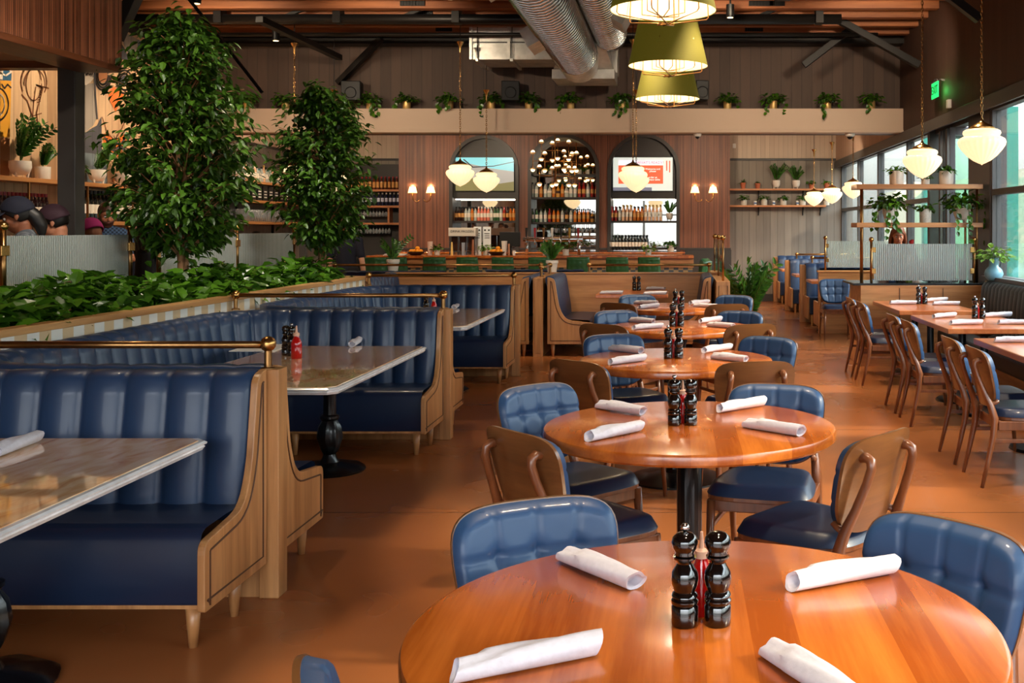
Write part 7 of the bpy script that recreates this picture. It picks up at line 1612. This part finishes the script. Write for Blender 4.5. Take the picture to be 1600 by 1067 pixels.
def seat_person(px, py, d, *a, sitting=True, **kw):
    """place a person so that the head centre lands at a photograph position at depth d"""
    lb = a[0]; heading = a[1]; t, hc = person(lb, (0, 0, 0), heading, *a[2:], **kw); w = P(px, py, d); rz = t.rotation_euler.z
    off = Matrix.Rotation(rz, 3, 'Z') @ hc; t.location = w-off; kw.get('seated')
    z = t.location.z-0.10; x, y = t.location.x, t.location.y; q = thing('counter_stool', 'dark round stool under the '+lb.split(' with ')[0].split(' in ')[0]+' '+lb.split(' ')[-1]+' end', 'stool', (x, y, 0), 0, 'stools under the seated guests')
    q['label'] = 'plain dark stool hidden under the %s' % ' '.join(lb.split(' ')[:9])
    MB().lathe([(0, z-0.05), (0.17, z-0.05), (0.18, z-0.03), (0.17, z), (0, z)], 20).build('seat', blackmetal, q, auto=40)
    for k in range(4): c, s = math.cos(PI/4+k*PI/2), math.sin(PI/4+k*PI/2); MB().tube([(c*.22, s*.22, 0), (c*.14, s*.14, z-0.05)], 0.014, 8).build('leg', blackmetal, q)
    return t
seat_person(27, 338, 7.7, 'person in a navy cap and grey plaid shirt with black hair, at the left edge', 200, skin_d, cloth_grey, cloth_black, hair_k, hair='bun', cap=cloth_navy, pitch=-22, lean=24, seated=True, arms='front')
seat_person(84, 348, 8.3, 'person in a dark cap looking down, between the plaid shirt and the column', 195, skin_l, cloth_black, cloth_black, hair_k, hair='short', cap=mat('maroon_cap', (52, 28, 40), 0.8), pitch=-24, lean=22, seated=True, arms='front')
seat_person(167, 336, 11.0, 'bearded man in a patterned shirt looking down behind the reeded glass', -60, mat('skin_tan', (190, 118, 84), 0.5), cloth_blue, cloth_black, hair_b, hair='short', beard=True, pitch=-20, lean=8, seated=True, arms='front', yaw=10)
seat_person(143, 366, 9.3, 'person in a magenta knit hat bent low beside the bearded man', 150, skin_d, cloth_black, cloth_black, hair_k, hair=None, cap=cloth_mag, pitch=-30, lean=28, seated=True, arms='front')
seat_person(238, 352, 10.2, 'person with long black hair and dark top seen from behind in the screen gap', 60, mat('skin_warm', (176, 110, 78), 0.5), cloth_black, cloth_black, hair_k, hair='long', seated=True, arms='front', lean=6)
seat_person(208, 345, 12.2, 'person in a navy top sitting behind the gap between the screens', 120, skin_l, cloth_navy, cloth_black, hair_b, hair='short', seated=True, arms='raised', lean=10)
seat_person(340, 356, 12.2, 'person with brown hair seen in profile behind the large tree', 180, skin_l, cloth_black, cloth_black, hair_b, hair='long', seated=True, arms='raised', lean=10, pitch=-5)
person('person in dark clothes bending over near the left wall shelves', (P(428, 356, 15.4).x, 15.4, 0), 150, skin_d, cloth_navy, cloth_black, hair_k, hair='short', arms='front', lean=42, pitch=-20, H=1.72)
person('server in a black polo shirt standing with his back to the camera', (P(541, 350, 15.5).x, 15.5, 0), 88, mat('skin_fair', (206, 150, 120), 0.5), cloth_navy, cloth_black, mat('hair_cropped', (88, 62, 50), 0.8), hair='short', arms='down', H=1.80)
person('person with reddish-brown hair leaning over the service cabinet behind the poles', (P(1402, 372, 13.55).x, 13.62, 0), -95, skin_l, cloth_black, cloth_black, mat('hair_auburn', (120, 66, 40), 0.5), hair='long', arms='front', lean=20, pitch=-22, H=1.70)
